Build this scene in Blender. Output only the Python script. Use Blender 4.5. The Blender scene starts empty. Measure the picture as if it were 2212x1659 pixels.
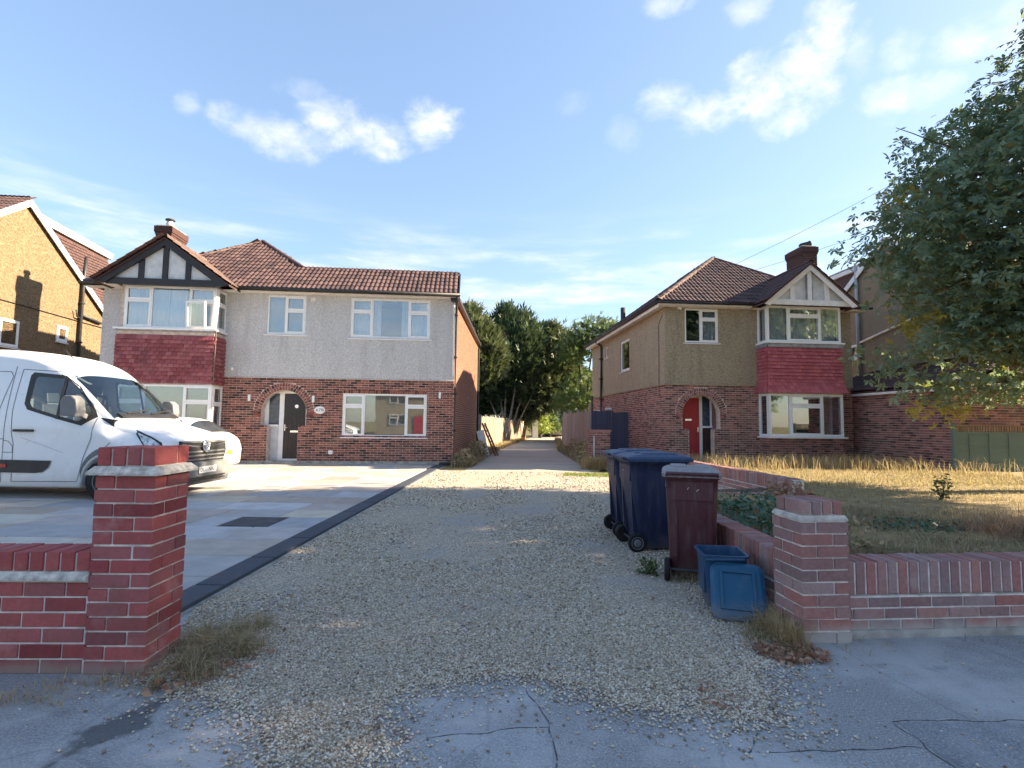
import bpy, math, random
import numpy as np
from mathutils import Matrix, Vector, noise as mnoise

random.seed(7)
RNG = np.random.default_rng(7)
R = math.radians
SC = bpy.context.scene
COL = SC.collection

# ------------------------------------------------------------------ camera
CAM_H = 1.38
PITCH, ROLL = math.atan(85 / 1150.0), 0.012
_f = Vector((0, math.cos(PITCH), math.sin(PITCH)))
_u0 = Vector((0, -math.sin(PITCH), math.cos(PITCH)))
_r0 = Vector((1, 0, 0))
_rt = _r0 * math.cos(ROLL) + _u0 * math.sin(ROLL)
_up = _u0 * math.cos(ROLL) - _r0 * math.sin(ROLL)
cam_data = bpy.data.cameras.new("camera")
cam_data.sensor_width = 36.0
cam_data.lens = 36.0 * 1150.0 / 2212.0
cam_data.clip_start = 0.05
cam_data.clip_end = 3000.0
cam = bpy.data.objects.new("camera", cam_data)
COL.objects.link(cam)
cam.matrix_world = Matrix(((_rt.x, _up.x, -_f.x, 0), (_rt.y, _up.y, -_f.y, 0), (_rt.z, _up.z, -_f.z, CAM_H), (0, 0, 0, 1)))
SC.camera = cam
CAMP = Vector((0, 0, CAM_H))

# ------------------------------------------------------------------ light
SUN_EL, SUN_AZ = R(26.0), R(8.5)          # azimuth measured from +X towards +Y
SUN_DIR = Vector((math.cos(SUN_EL) * math.cos(SUN_AZ), math.cos(SUN_EL) * math.sin(SUN_AZ), math.sin(SUN_EL)))
sun_d = bpy.data.lights.new("sun", 'SUN')
sun_d.energy = 3.4
sun_d.angle = R(0.5)
sun_d.color = (1.0, 0.81, 0.58)
sun = bpy.data.objects.new("sun", sun_d)
COL.objects.link(sun)
sun.rotation_euler = SUN_DIR.to_track_quat('Z', 'Y').to_euler()
sun.location = SUN_DIR * 60

SC.view_settings.view_transform = 'Standard'
SC.view_settings.look = 'None'
SC.view_settings.exposure = 2.72
SC.view_settings.gamma = 1.0
SC.view_settings.use_curve_mapping = False
SC.cycles.max_bounces = 7
SC.cycles.use_adaptive_sampling = True
SC.cycles.adaptive_threshold = 0.02
SC.cycles.diffuse_bounces = 4
SC.cycles.transparent_max_bounces = 16
SC.cycles.use_denoising = True


# ------------------------------------------------------------------ node helpers
class NT:
    """small helper round a node tree"""
    def __init__(s, tree):
        s.t = tree
        tree.nodes.clear()

    def n(s, kind, **kw):
        nd = s.t.nodes.new(kind)
        for k, v in kw.items():
            setattr(nd, k, v)
        return nd

    def set(s, sock, v):
        if isinstance(v, bpy.types.NodeSocket):
            s.t.links.new(v, sock)
        elif v is not None:
            if hasattr(sock, 'default_value'):
                dv = sock.default_value
                if hasattr(dv, '__len__') and not hasattr(v, '__len__'):
                    v = [v] * len(dv)
                elif hasattr(dv, '__len__') and len(dv) == 4 and len(v) == 3:
                    v = (*v, 1.0)
                sock.default_value = v

    def math(s, op, a, b=0.0, c=None, clamp=False):
        nd = s.n('ShaderNodeMath', operation=op, use_clamp=clamp)
        s.set(nd.inputs[0], a); s.set(nd.inputs[1], b)
        if c is not None:
            s.set(nd.inputs[2], c)
        return nd.outputs[0]

    def vmath(s, op, a, b=None, scale=None):
        nd = s.n('ShaderNodeVectorMath', operation=op)
        s.set(nd.inputs[0], a)
        if b is not None:
            s.set(nd.inputs[1], b)
        if scale is not None:
            s.set(nd.inputs[3], scale)
        return nd.outputs['Value'] if op in ('DOT_PRODUCT', 'LENGTH') else nd.outputs[0]

    def mix(s, f, a, b, blend='MIX'):
        nd = s.n('ShaderNodeMix', data_type='RGBA', blend_type=blend)
        s.set(nd.inputs[0], f); s.set(nd.inputs[6], a); s.set(nd.inputs[7], b)
        return nd.outputs[2]

    def noise(s, vec, scale=5, detail=3, rough=0.55, dist=0.0):
        nd = s.n('ShaderNodeTexNoise')
        s.set(nd.inputs['Vector'], vec); s.set(nd.inputs['Scale'], scale); s.set(nd.inputs['Detail'], detail)
        s.set(nd.inputs['Roughness'], rough); s.set(nd.inputs['Distortion'], dist)
        return nd.outputs['Fac']

    def voro(s, vec, scale=5, feature='F1', out='Distance', rand=1.0):
        nd = s.n('ShaderNodeTexVoronoi', feature=feature)
        s.set(nd.inputs['Vector'], vec); s.set(nd.inputs['Scale'], scale); s.set(nd.inputs['Randomness'], rand)
        return nd.outputs[out]

    def ramp(s, f, stops, interp='LINEAR'):
        nd = s.n('ShaderNodeValToRGB')
        cr = nd.color_ramp
        cr.interpolation = interp
        while len(cr.elements) > 1:
            cr.elements.remove(cr.elements[-1])
        for i, (p, c) in enumerate(stops):
            e = cr.elements[0] if i == 0 else cr.elements.new(p)
            e.position = p
            e.color = (*c, 1.0) if len(c) == 3 else c
        s.set(nd.inputs[0], f)
        return nd.outputs[0]

    def smooth(s, v, a, b, lo=0.0, hi=1.0):
        nd = s.n('ShaderNodeMapRange', interpolation_type='SMOOTHSTEP')
        s.set(nd.inputs[0], v)
        for i, q in enumerate((a, b, lo, hi)):
            s.set(nd.inputs[i + 1], q)
        return nd.outputs[0]

    def bump(s, h, strength=0.4, dist=0.01):
        nd = s.n('ShaderNodeBump')
        s.set(nd.inputs['Strength'], strength); s.set(nd.inputs['Distance'], dist); s.set(nd.inputs['Height'], h)
        return nd.outputs[0]

    def pos(s):
        return s.n('ShaderNodeNewGeometry').outputs['Position']

    def sep(s, v):
        nd = s.n('ShaderNodeSeparateXYZ'); s.set(nd.inputs[0], v)
        return nd.outputs[0], nd.outputs[1], nd.outputs[2]

    def comb(s, x, y, z):
        nd = s.n('ShaderNodeCombineXYZ')
        s.set(nd.inputs[0], x); s.set(nd.inputs[1], y); s.set(nd.inputs[2], z)
        return nd.outputs[0]

    def rnd(s):
        """one random number for each object and each loose piece of a joined mesh"""
        a = s.n('ShaderNodeObjectInfo').outputs['Random']
        b = s.n('ShaderNodeNewGeometry').outputs['Random Per Island']
        return s.math('FRACT', s.math('ADD', a, b))

    def principled(s, color, rough=0.7, spec=0.4, metal=0.0, normal=None, **kw):
        nd = s.n('ShaderNodeBsdfPrincipled')
        s.set(nd.inputs['Base Color'], color); s.set(nd.inputs['Roughness'], rough)
        s.set(nd.inputs['Specular IOR Level'], spec); s.set(nd.inputs['Metallic'], metal)
        if normal is not None:
            s.set(nd.inputs['Normal'], normal)
        for k, v in kw.items():
            s.set(nd.inputs[k.replace('_', ' ')], v)
        return nd.outputs[0]

    def out(s, sh):
        o = s.n('ShaderNodeOutputMaterial')
        s.t.links.new(sh, o.inputs['Surface'])


M = {}


def new_mat(name):
    m = bpy.data.materials.new(name)
    m.use_nodes = True
    M[name] = m
    return NT(m.node_tree)


# ------------------------------------------------------------------ sky
W = bpy.data.worlds.new("World")
SC.world = W
W.use_nodes = True
t = NT(W.node_tree)
sky = t.n('ShaderNodeTexSky', sky_type='NISHITA')
sky.sun_disc = False
sky.sun_elevation = SUN_EL
sky.sun_rotation = R(90) - SUN_AZ
sky.altitude = 50.0
sky.air_density = 1.0
sky.dust_density = 0.8
sky.ozone_density = 2.4
dvec = t.n('ShaderNodeTexCoord').outputs['Generated']
dx, dy, dz = t.sep(dvec)
az = t.math('ARCTAN2', dx, dy)                                   # 0 straight ahead, + to the right
el = t.math('ARCSINE', dz)
# a cloud layer seen from below: the ray cut with a plane overhead
inv = t.math('DIVIDE', 1.0, t.math('ADD', t.math('MAXIMUM', dz, 0.0), 0.10))
lay = t.comb(t.math('MULTIPLY', dx, inv), t.math('MULTIPLY', dy, inv), 0.0)
n_big = t.noise(lay, 2.6, 7, 0.58, 0.35)
n_fine = t.noise(lay, 7.0, 6, 0.62, 0.2)
n_wisp = t.noise(t.vmath('MULTIPLY', dvec, (1, 1, 1.3)), 30.0, 7, 0.62, 0.4)
n_ang = t.noise(t.vmath('MULTIPLY', dvec, (1, 1, 1.5)), 11.0, 7, 0.6, 0.25)


def puff(a0, e0, wa, we, amp):
    """one cumulus: an ellipse of sky, broken up by the noise"""
    a = t.math('DIVIDE', t.math('SUBTRACT', az, R(a0)), R(wa))
    e = t.math('DIVIDE', t.math('SUBTRACT', el, R(e0)), R(we))
    q = t.math('SUBTRACT', 1.0, t.math('ADD', t.math('MULTIPLY', a, a), t.math('MULTIPLY', e, e)))
    q = t.math('ADD', q, t.math('MULTIPLY', t.math('SUBTRACT', n_ang, 0.42), 3.4))
    q = t.math('ADD', q, t.math('MULTIPLY', t.math('SUBTRACT', n_wisp, 0.5), 2.4))
    return t.math('MULTIPLY', t.smooth(q, -0.35, 2.0), amp)


PUFFS = [(-27.8, 27.0, 3.4, 1.3, .55), (-24.0, 26.6, 3.9, 1.7, .75), (-19.6, 29.3, 3.5, 1.9, .80), (-15.8, 28.3, 4.6, 2.0, .90), (-9.4, 29.8, 3.0, 2.2, 1.0), (-22.4, 30.9, 2.7, 1.0, .40), (-32.7, 27.4, 1.2, 1.0, .35),
         (16.5, 31.2, 2.8, 1.6, .55), (21.2, 29.8, 3.9, 1.9, .85), (25.6, 30.5, 4.0, 2.8, 1.0), (29.7, 31.0, 3.3, 3.1, 1.0), (31.8, 33.6, 2.1, 2.6, 1.0), (28.0, 27.8, 2.6, 1.5, .8), (33.9, 31.6, 1.5, 1.8, .45),
         (36.2, 27.4, 2.2, 1.5, .75), (38.9, 27.1, 2.4, 1.2, .6), (37.1, 30.7, 1.6, 1.5, .45), (42.1, 29.9, 2.6, 1.4, .6), (44.3, 29.6, 2.0, 1.6, .6), (17.1, 38.6, 2.8, 1.0, .6), (24.9, 37.0, 2.1, 1.2, .5), (12.1, 28.9, 1.8, 1.5, .25), (6.6, 32.0, 2.0, 1.0, .18),
         (-60.0, 30.0, 9.0, 4.0, .7), (75.0, 24.0, 10.0, 5.0, .7), (-105.0, 36.0, 12.0, 6.0, .7), (130.0, 30.0, 12.0, 5.0, .7), (170.0, 25.0, 14.0, 5.0, .7)]
cl = None
for p_ in PUFFS:
    v = puff(*p_)
    cl = v if cl is None else t.math('MAXIMUM', cl, v)
# thin veils low down
st = t.noise(t.comb(t.math('MULTIPLY', az, 2.2), t.math('MULTIPLY', el, 17.0), 3.7), 1.6, 5, 0.55, 0.3)
veil = t.math('MULTIPLY', t.smooth(st, 0.40, 0.72), t.math('MULTIPLY', t.smooth(el, R(4), R(13)), t.smooth(el, R(23), R(14))))
cl = t.math('MAXIMUM', cl, t.math('MULTIPLY', veil, 0.7))
# scattered small cloud over the rest of the sky
cl = t.math('MAXIMUM', cl, t.math('MULTIPLY', t.math('MULTIPLY', t.smooth(n_big, 0.60, 0.80), t.smooth(el, R(38), R(55))), 0.7))
cl = t.math('MULTIPLY', cl, t.smooth(n_fine, 0.15, 0.62, 0.72, 1.0))
lum = t.vmath('DOT_PRODUCT', sky.outputs[0], (0.25, 0.45, 0.30))
sky_c = t.vmath('SCALE', sky.outputs[0], scale=t.math('MULTIPLY', t.math('POWER', t.math('MAXIMUM', lum, 0.05), -0.38), 0.78))
hs_ = t.n('ShaderNodeHueSaturation'); hs_.inputs['Saturation'].default_value = 0.90
hs_.inputs['Hue'].default_value = 0.497
t.set(hs_.inputs['Color'], sky_c)
sky_c = hs_.outputs[0]
cloud_c = t.mix(t.smooth(n_fine, 0.3, 0.7), (1.85, 1.95, 2.12), (2.55, 2.52, 2.52))
mixc = t.mix(t.math('MINIMUM', cl, 1.0), sky_c, cloud_c)
bg = t.n('ShaderNodeBackground')
t.set(bg.inputs[0], mixc)
bg.inputs[1].default_value = 0.085
wo = t.n('ShaderNodeOutputWorld')
W.node_tree.links.new(bg.outputs[0], wo.inputs[0])

# ------------------------------------------------------------------ materials
def plain(name, c, rough=0.6, spec=0.4, metal=0.0, var=0.08, vscale=6.0, bump=0.0, bscale=60.0, coat=0.0):
    t = new_mat(name)
    p = t.pos()
    f = t.noise(p, vscale, 4)
    lo = tuple(max(0, x * (1 - var * 1.6)) for x in c); hi = tuple(min(1, x * (1 + var * 1.6)) for x in c)
    col = t.ramp(f, [(0.3, lo), (0.7, hi)])
    nrm = t.bump(t.noise(p, bscale, 3), bump, 0.01) if bump else None
    rr = t.math('ADD', t.math('MULTIPLY', t.noise(p, vscale * 3, 3), 0.2), max(0.0, rough - 0.1))
    kw = {'Coat_Weight': coat, 'Coat_Roughness': 0.06} if coat else {}
    t.out(t.principled(col, rr, spec, metal, nrm, **kw))
    return M[name]


def pieces(name, stops, rough=0.85, grain=0.35, bump=0.5, dirt=None, gscale=35.0, spec=0.25, low_stain=None, patch=0.0, patch_col=(0.5, 0.42, 0.4)):
    """many alike pieces (bricks, tiles, boards): each piece takes its own tone, with grain and wear on top"""
    t = new_mat(name)
    p = t.pos()
    c = t.ramp(t.rnd(), stops)
    g = t.noise(p, gscale, 5, 0.65)
    c = t.mix(grain, c, t.ramp(g, [(0.3, (0.25, 0.25, 0.25)), (0.7, (1, 1, 1))]), 'MULTIPLY')
    if patch:
        pf = t.smooth(t.noise(p, 3.1, 5, 0.65), 0.56, 0.72, 0.0, patch)
        c = t.mix(pf, c, patch_col)
    if dirt:
        c = t.mix(t.smooth(t.noise(p, 1.3, 5, 0.6), 0.48, 0.75, 0.0, 0.6), c, dirt)
    if low_stain:
        col, h0, amt = low_stain
        z = t.sep(p)[2]
        zz = t.math('ADD', z, t.math('MULTIPLY', t.noise(p, 9, 4), h0 * 0.8))
        c = t.mix(t.smooth(zz, h0 * 1.5, h0 * 0.55, 0.0, amt), c, col)
    nrm = t.bump(t.noise(p, gscale * 2.2, 4, 0.7), bump, 0.006)
    t.out(t.principled(c, rough, spec, 0.0, nrm))
    return M[name]


def render_wall(name, c_lo, c_hi, speck=None, scale=70.0, bump=0.7, stain=0.25):
    """pebbledash / roughcast"""
    t = new_mat(name)
    p = t.pos()
    v = t.voro(p, scale)
    n1 = t.noise(p, scale * 0.55, 4, 0.7)
    c = t.mix(t.smooth(n1, 0.3, 0.7), c_lo, c_hi)
    if speck:
        c = t.mix(t.math('MULTIPLY', t.smooth(t.noise(p, scale * 0.9, 2), 0.55, 0.68), 0.8), c, speck)
    x, y, z = t.sep(p)
    streak = t.noise(t.comb(t.math('MULTIPLY', x, 2.2), t.math('MULTIPLY', y, 2.2), t.math('MULTIPLY', z, 0.35)), 1.6, 5, 0.6)
    c = t.mix(t.smooth(streak, 0.45, 0.8, 0.0, stain), c, tuple(q * 0.55 for q in c_lo))
    t.out(t.principled(c, 0.92, 0.2, 0.0, t.bump(t.math('ADD', v, n1), bump, 0.012)))
    return M[name]


BR_RED = [(0.0, (0.25, 0.055, 0.058)), (0.25, (0.40, 0.092, 0.092)), (0.5, (0.47, 0.125, 0.12)), (0.7, (0.36, 0.13, 0.13)), (0.85, (0.43, 0.10, 0.095)), (1.0, (0.24, 0.09, 0.095))]
pieces('brick_red', BR_RED, 0.85, 0.35, 0.55, patch=0.45, patch_col=(0.50, 0.32, 0.31), dirt=(0.20, 0.085, 0.08), low_stain=((0.30, 0.23, 0.20), 0.09, 0.8))
pieces('brick_mauve', [(0.0, (0.44, 0.175, 0.145)), (0.2, (0.29, 0.205, 0.205)), (0.4, (0.48, 0.235, 0.20)), (0.6, (0.37, 0.285, 0.28)), (0.8, (0.42, 0.185, 0.16)), (1.0, (0.27, 0.175, 0.17))],
       0.9, 0.40, 0.55, patch=0.5, patch_col=(0.46, 0.37, 0.34), dirt=(0.22, 0.12, 0.115), low_stain=((0.46, 0.43, 0.40), 0.13, 0.8))
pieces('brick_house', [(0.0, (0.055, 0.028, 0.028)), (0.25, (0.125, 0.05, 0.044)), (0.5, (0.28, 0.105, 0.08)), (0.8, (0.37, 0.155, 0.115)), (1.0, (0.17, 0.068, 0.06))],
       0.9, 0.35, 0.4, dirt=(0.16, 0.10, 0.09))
pieces('brick_right', [(0.0, (0.09, 0.052, 0.055)), (0.25, (0.20, 0.10, 0.096)), (0.55, (0.34, 0.155, 0.135)), (0.85, (0.42, 0.215, 0.19)), (1.0, (0.23, 0.125, 0.12))],
       0.9, 0.35, 0.4, dirt=(0.20, 0.14, 0.12))
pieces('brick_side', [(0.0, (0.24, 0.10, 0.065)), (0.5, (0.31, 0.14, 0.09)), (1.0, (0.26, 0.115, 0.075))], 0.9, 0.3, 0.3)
pieces('brick_chimney', [(0.0, (0.05, 0.03, 0.03)), (0.5, (0.105, 0.052, 0.046)), (1.0, (0.075, 0.042, 0.04))], 0.9, 0.35, 0.4, dirt=(0.07, 0.05, 0.045))
plain('mortar', (0.50, 0.45, 0.40), 0.95, 0.2, var=0.2, vscale=14, bump=0.5, bscale=90)
plain('mortar_pale', (0.68, 0.62, 0.57), 0.95, 0.2, var=0.15, vscale=14, bump=0.5, bscale=90)
plain('mortar_house', (0.60, 0.50, 0.44), 0.95, 0.2, var=0.15, vscale=8, bump=0.3)
plain('crease_tile', (0.52, 0.49, 0.44), 0.9, 0.2, var=0.25, vscale=22, bump=0.5, bscale=50)
render_wall('roughcast_grey', (0.44, 0.44, 0.45), (0.66, 0.66, 0.66), (0.33, 0.33, 0.33), 42, 0.9, 0.35)
render_wall('pebbledash_tan', (0.27, 0.225, 0.155), (0.44, 0.38, 0.28), (0.14, 0.11, 0.07), 36, 1.0, 0.45)
render_wall('pebbledash_gold', (0.135, 0.093, 0.053), (0.25, 0.182, 0.112), (0.065, 0.044, 0.026), 25, 1.0, 0.15)
render_wall('pebbledash_brown', (0.25, 0.20, 0.14), (0.38, 0.31, 0.23), (0.15, 0.12, 0.08), 60, 0.9, 0.30)
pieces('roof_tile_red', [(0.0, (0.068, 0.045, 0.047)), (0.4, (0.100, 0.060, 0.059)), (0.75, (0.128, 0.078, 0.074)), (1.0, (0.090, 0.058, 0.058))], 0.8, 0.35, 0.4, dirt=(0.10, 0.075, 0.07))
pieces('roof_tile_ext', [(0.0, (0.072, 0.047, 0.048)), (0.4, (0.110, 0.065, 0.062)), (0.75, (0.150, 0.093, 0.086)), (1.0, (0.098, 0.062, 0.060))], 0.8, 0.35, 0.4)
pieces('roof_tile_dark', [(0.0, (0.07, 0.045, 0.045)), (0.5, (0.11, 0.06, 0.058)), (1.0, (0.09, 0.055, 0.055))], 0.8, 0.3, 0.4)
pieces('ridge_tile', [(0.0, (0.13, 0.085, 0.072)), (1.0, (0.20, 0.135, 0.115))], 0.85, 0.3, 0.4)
pieces('hanging_tile_left', [(0.0, (0.26, 0.072, 0.082)), (0.4, (0.35, 0.10, 0.11)), (0.8, (0.44, 0.155, 0.16)), (1.0, (0.31, 0.10, 0.11))], 0.75, 0.35, 0.4, dirt=(0.16, 0.07, 0.075))
pieces('hanging_tile_right', [(0.0, (0.38, 0.095, 0.12)), (0.5, (0.46, 0.12, 0.145)), (1.0, (0.52, 0.16, 0.18))], 0.7, 0.25, 0.3)
plain('lead', (0.30, 0.31, 0.34), 0.6, 0.4, 0.3, var=0.2)
plain('upvc', (0.80, 0.81, 0.82), 0.35, 0.5, var=0.03)
plain('white_paint', (0.74, 0.74, 0.75), 0.5, 0.4, var=0.06)
plain('panel_grey', (0.56, 0.58, 0.60), 0.6, 0.3, var=0.08)
plain('black_paint', (0.018, 0.017, 0.020), 0.45, 0.45, var=0.2)
plain('black_plastic', (0.022, 0.022, 0.024), 0.5, 0.45, var=0.2)
plain('grey_pipe', (0.42, 0.43, 0.45), 0.6, 0.4, var=0.1)
plain('door_black', (0.016, 0.013, 0.018), 0.35, 0.5, var=0.1)
plain('door_red', (0.42, 0.012, 0.035), 0.35, 0.5, var=0.1)
plain('soffit', (0.70, 0.67, 0.62), 0.7, 0.3, var=0.08)
plain('chrome', (0.75, 0.76, 0.78), 0.18, 0.5, 1.0, var=0.02)
plain('concrete', (0.36, 0.34, 0.31), 0.9, 0.2, var=0.25, vscale=5, bump=0.4)
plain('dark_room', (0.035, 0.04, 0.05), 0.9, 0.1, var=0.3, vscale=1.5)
plain('curtain', (0.70, 0.74, 0.80), 0.9, 0.1, var=0.05)
plain('blind', (0.30, 0.31, 0.30), 0.9, 0.1, var=0.06)
plain('clay_pot', (0.25, 0.10, 0.06), 0.85, 0.2, var=0.2)
plain('soil', (0.11, 0.085, 0.06), 0.95, 0.1, var=0.35, vscale=9, bump=0.8, bscale=40)
plain('bark', (0.10, 0.075, 0.055), 0.95, 0.1, var=0.35, vscale=12, bump=0.9, bscale=30)
plain('bark_pale', (0.30, 0.25, 0.21), 0.95, 0.1, var=0.3, vscale=12, bump=0.7, bscale=30)
plain('rubber', (0.015, 0.015, 0.016), 0.75, 0.3, var=0.3)
plain('wire_black', (0.02, 0.02, 0.022), 0.6, 0.3)
pieces('fence_board', [(0.0, (0.24, 0.18, 0.13)), (0.5, (0.36, 0.29, 0.22)), (1.0, (0.30, 0.25, 0.20))], 0.9, 0.4, 0.4)
pieces('fence_grey', [(0.0, (0.30, 0.24, 0.22)), (0.5, (0.38, 0.31, 0.28)), (1.0, (0.34, 0.29, 0.27))], 0.9, 0.4, 0.4)
pieces('gate_blue', [(0.0, (0.055, 0.062, 0.105)), (0.5, (0.075, 0.088, 0.14)), (1.0, (0.06, 0.07, 0.115))], 0.6, 0.3, 0.3)
pieces('fence_green', [(0.0, (0.12, 0.185, 0.185)), (0.5, (0.145, 0.215, 0.21)), (1.0, (0.13, 0.20, 0.20))], 0.8, 0.25, 0.3)
pieces('trellis_wood', [(0.0, (0.22, 0.16, 0.11)), (1.0, (0.32, 0.24, 0.17))], 0.9, 0.3, 0.3)
pieces('slab', [(0.0, (0.36, 0.31, 0.27)), (0.12, (0.50, 0.42, 0.34)), (0.25, (0.38, 0.39, 0.42)), (0.38, (0.60, 0.52, 0.43)), (0.5, (0.48, 0.49, 0.52)), (0.62, (0.42, 0.36, 0.32)), (0.75, (0.62, 0.54, 0.42)), (0.88, (0.54, 0.55, 0.58)), (1.0, (0.46, 0.35, 0.29))],
       0.75, 0.30, 0.25, dirt=(0.36, 0.31, 0.27), gscale=4.0, spec=0.3)
pieces('edging', [(0.0, (0.055, 0.065, 0.085)), (0.5, (0.075, 0.085, 0.105)), (1.0, (0.065, 0.075, 0.095))], 0.7, 0.25, 0.3, gscale=20)


def leafy(name, stops, trans=0.45, rough=0.5):
    t = new_mat(name)
    c = t.ramp(t.rnd(), stops)
    d = t.principled(c, rough, 0.35)
    tr = t.n('ShaderNodeBsdfTranslucent')
    t.set(tr.inputs[0], t.mix(0.4, c, (0.26, 0.33, 0.08)))
    mx = t.n('ShaderNodeMixShader')
    mx.inputs[0].default_value = trans
    t.t.links.new(d, mx.inputs[1]); t.t.links.new(tr.outputs[0], mx.inputs[2])
    t.out(mx.outputs[0])
    return M[name]


leafy('leaf_chestnut', [(0.0, (0.120, 0.190, 0.140)), (0.45, (0.170, 0.250, 0.175)), (0.80, (0.215, 0.295, 0.185)), (0.90, (0.12, 0.13, 0.04)), (0.97, (0.20, 0.15, 0.035)), (1.0, (0.14, 0.075, 0.03))])
leafy('leaf_yellow', [(0.0, (0.34, 0.26, 0.035)), (0.6, (0.46, 0.34, 0.05)), (1.0, (0.24, 0.22, 0.04))])
leafy('leaf_conifer', [(0.0, (0.028, 0.058, 0.040)), (0.5, (0.050, 0.088, 0.052)), (1.0, (0.085, 0.125, 0.065))], 0.12)
leafy('leaf_conifer_olive', [(0.0, (0.055, 0.085, 0.04)), (0.5, (0.095, 0.12, 0.06)), (1.0, (0.14, 0.15, 0.08))], 0.15)
leafy('leaf_bush', [(0.0, (0.04, 0.08, 0.03)), (0.5, (0.07, 0.12, 0.04)), (1.0, (0.12, 0.16, 0.05))], 0.3)
leafy('leaf_lime', [(0.0, (0.16, 0.22, 0.03)), (0.5, (0.24, 0.30, 0.05)), (1.0, (0.30, 0.32, 0.06))], 0.35)
leafy('leaf_ivy', [(0.0, (0.025, 0.085, 0.055)), (0.5, (0.05, 0.13, 0.085)), (1.0, (0.08, 0.16, 0.10))], 0.15, 0.4)
leafy('dry_grass', [(0.0, (0.30, 0.21, 0.11)), (0.35, (0.46, 0.35, 0.19)), (0.7, (0.56, 0.44, 0.25)), (0.92, (0.36, 0.30, 0.15)), (1.0, (0.28, 0.15, 0.08))], 0.3, 0.8)
leafy('straw', [(0.0, (0.42, 0.30, 0.15)), (0.5, (0.55, 0.42, 0.24)), (1.0, (0.44, 0.27, 0.15))], 0.3, 0.8)
leafy('weed', [(0.0, (0.26, 0.20, 0.12)), (0.3, (0.36, 0.28, 0.16)), (0.6, (0.50, 0.38, 0.23)), (0.85, (0.25, 0.23, 0.12)), (1.0, (0.44, 0.27, 0.17))], 0.25, 0.8)
leafy('dead_leaf', [(0.0, (0.24, 0.10, 0.07)), (0.5, (0.38, 0.20, 0.13)), (1.0, (0.48, 0.31, 0.21))], 0.2, 0.8)

def facing_fac(t, f0, gain=1.0):
    """Schlick reflectance, the same on both sides of a pane"""
    g = t.n('ShaderNodeNewGeometry')
    c = t.math('ABSOLUTE', t.vmath('DOT_PRODUCT', g.outputs['Incoming'], g.outputs['Normal']))
    k = t.math('POWER', t.math('SUBTRACT', 1.0, c), 5.0)
    return t.math('MULTIPLY', t.math('ADD', f0, t.math('MULTIPLY', k, 1.0 - f0)), gain, clamp=True)


# glass: reflects the sky, lets the room behind it through
t = new_mat('glass')
gl = t.n('ShaderNodeBsdfGlossy'); gl.inputs['Roughness'].default_value = 0.02
t.set(gl.inputs['Normal'], t.bump(t.noise(t.pos(), 1.3, 2), 0.05, 0.02))
tp = t.n('ShaderNodeBsdfTransparent'); tp.inputs[0].default_value = (0.86, 0.90, 0.92, 1)
mx = t.n('ShaderNodeMixShader')
t.set(mx.inputs[0], facing_fac(t, 0.26))
t.t.links.new(tp.outputs[0], mx.inputs[1]); t.t.links.new(gl.outputs[0], mx.inputs[2])
t.out(mx.outputs[0])
t = new_mat('glass_tint')
gl = t.n('ShaderNodeBsdfGlossy'); gl.inputs['Roughness'].default_value = 0.02
tp = t.n('ShaderNodeBsdfTransparent'); tp.inputs[0].default_value = (0.62, 0.72, 0.74, 1)
mx = t.n('ShaderNodeMixShader')
t.set(mx.inputs[0], facing_fac(t, 0.16))
t.t.links.new(tp.outputs[0], mx.inputs[1]); t.t.links.new(gl.outputs[0], mx.inputs[2])
t.out(mx.outputs[0])
# obscured glass of the porch sidelights
plain('glass_obscure', (0.045, 0.07, 0.10), 0.12, 0.6, var=0.25, vscale=8)
t = new_mat('glass_car')
gl = t.n('ShaderNodeBsdfGlossy'); gl.inputs['Roughness'].default_value = 0.03
mx = t.n('ShaderNodeMixShader')
t.set(mx.inputs[0], facing_fac(t, 0.10))
t.t.links.new(t.principled(t.ramp(t.noise(t.pos(), 2.5, 3), [(0.35, (0.010, 0.013, 0.017)), (0.7, (0.05, 0.06, 0.07))]), 0.5), mx.inputs[1]); t.t.links.new(gl.outputs[0], mx.inputs[2])
t.out(mx.outputs[0])

# loose gravel drive
t = new_mat('gravel')
p = t.pos()
v1 = t.voro(p, 85, 'F1', 'Color'); d1 = t.voro(p, 85, 'F1', 'Distance')
c = t.ramp(t.sep(v1)[0], [(0.0, (0.28, 0.225, 0.165)), (0.3, (0.46, 0.385, 0.29)), (0.6, (0.59, 0.505, 0.39)), (0.85, (0.68, 0.59, 0.465)), (1.0, (0.74, 0.68, 0.59))])
c = t.mix(t.smooth(d1, 0.35, 0.75, 0.0, 0.55), c, (0.10, 0.085, 0.07))
c = t.mix(t.smooth(t.noise(p, 0.9, 5, 0.6), 0.46, 0.66, 0.0, 0.55), c, (0.34, 0.335, 0.33))
t.out(t.principled(c, 0.9, 0.2, 0.0, t.bump(t.math('SUBTRACT', 1.0, d1), 0.8, 0.012)))
pieces('pebble', [(0.0, (0.16, 0.125, 0.095)), (0.2, (0.45, 0.345, 0.24)), (0.45, (0.60, 0.495, 0.365)), (0.7, (0.71, 0.62, 0.49)), (0.9, (0.80, 0.745, 0.66)), (1.0, (0.22, 0.21, 0.20))], 0.8, 0.2, 0.2)
# worn lane
t = new_mat('lane_surface')
p = t.pos()
c = t.ramp(t.noise(p, 26, 6, 0.7), [(0.3, (0.30, 0.265, 0.22)), (0.7, (0.52, 0.465, 0.39))])
x, y, z = t.sep(p)
band = t.noise(t.comb(t.math('MULTIPLY', x, 0.25), y, 0.0), 1.1, 4, 0.6)
c = t.mix(t.smooth(band, 0.5, 0.72, 0, 0.45), c, (0.19, 0.18, 0.165))
t.out(t.principled(c, 0.93, 0.15, 0.0, t.bump(t.noise(p, 45, 4), 0.5, 0.01)))


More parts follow.
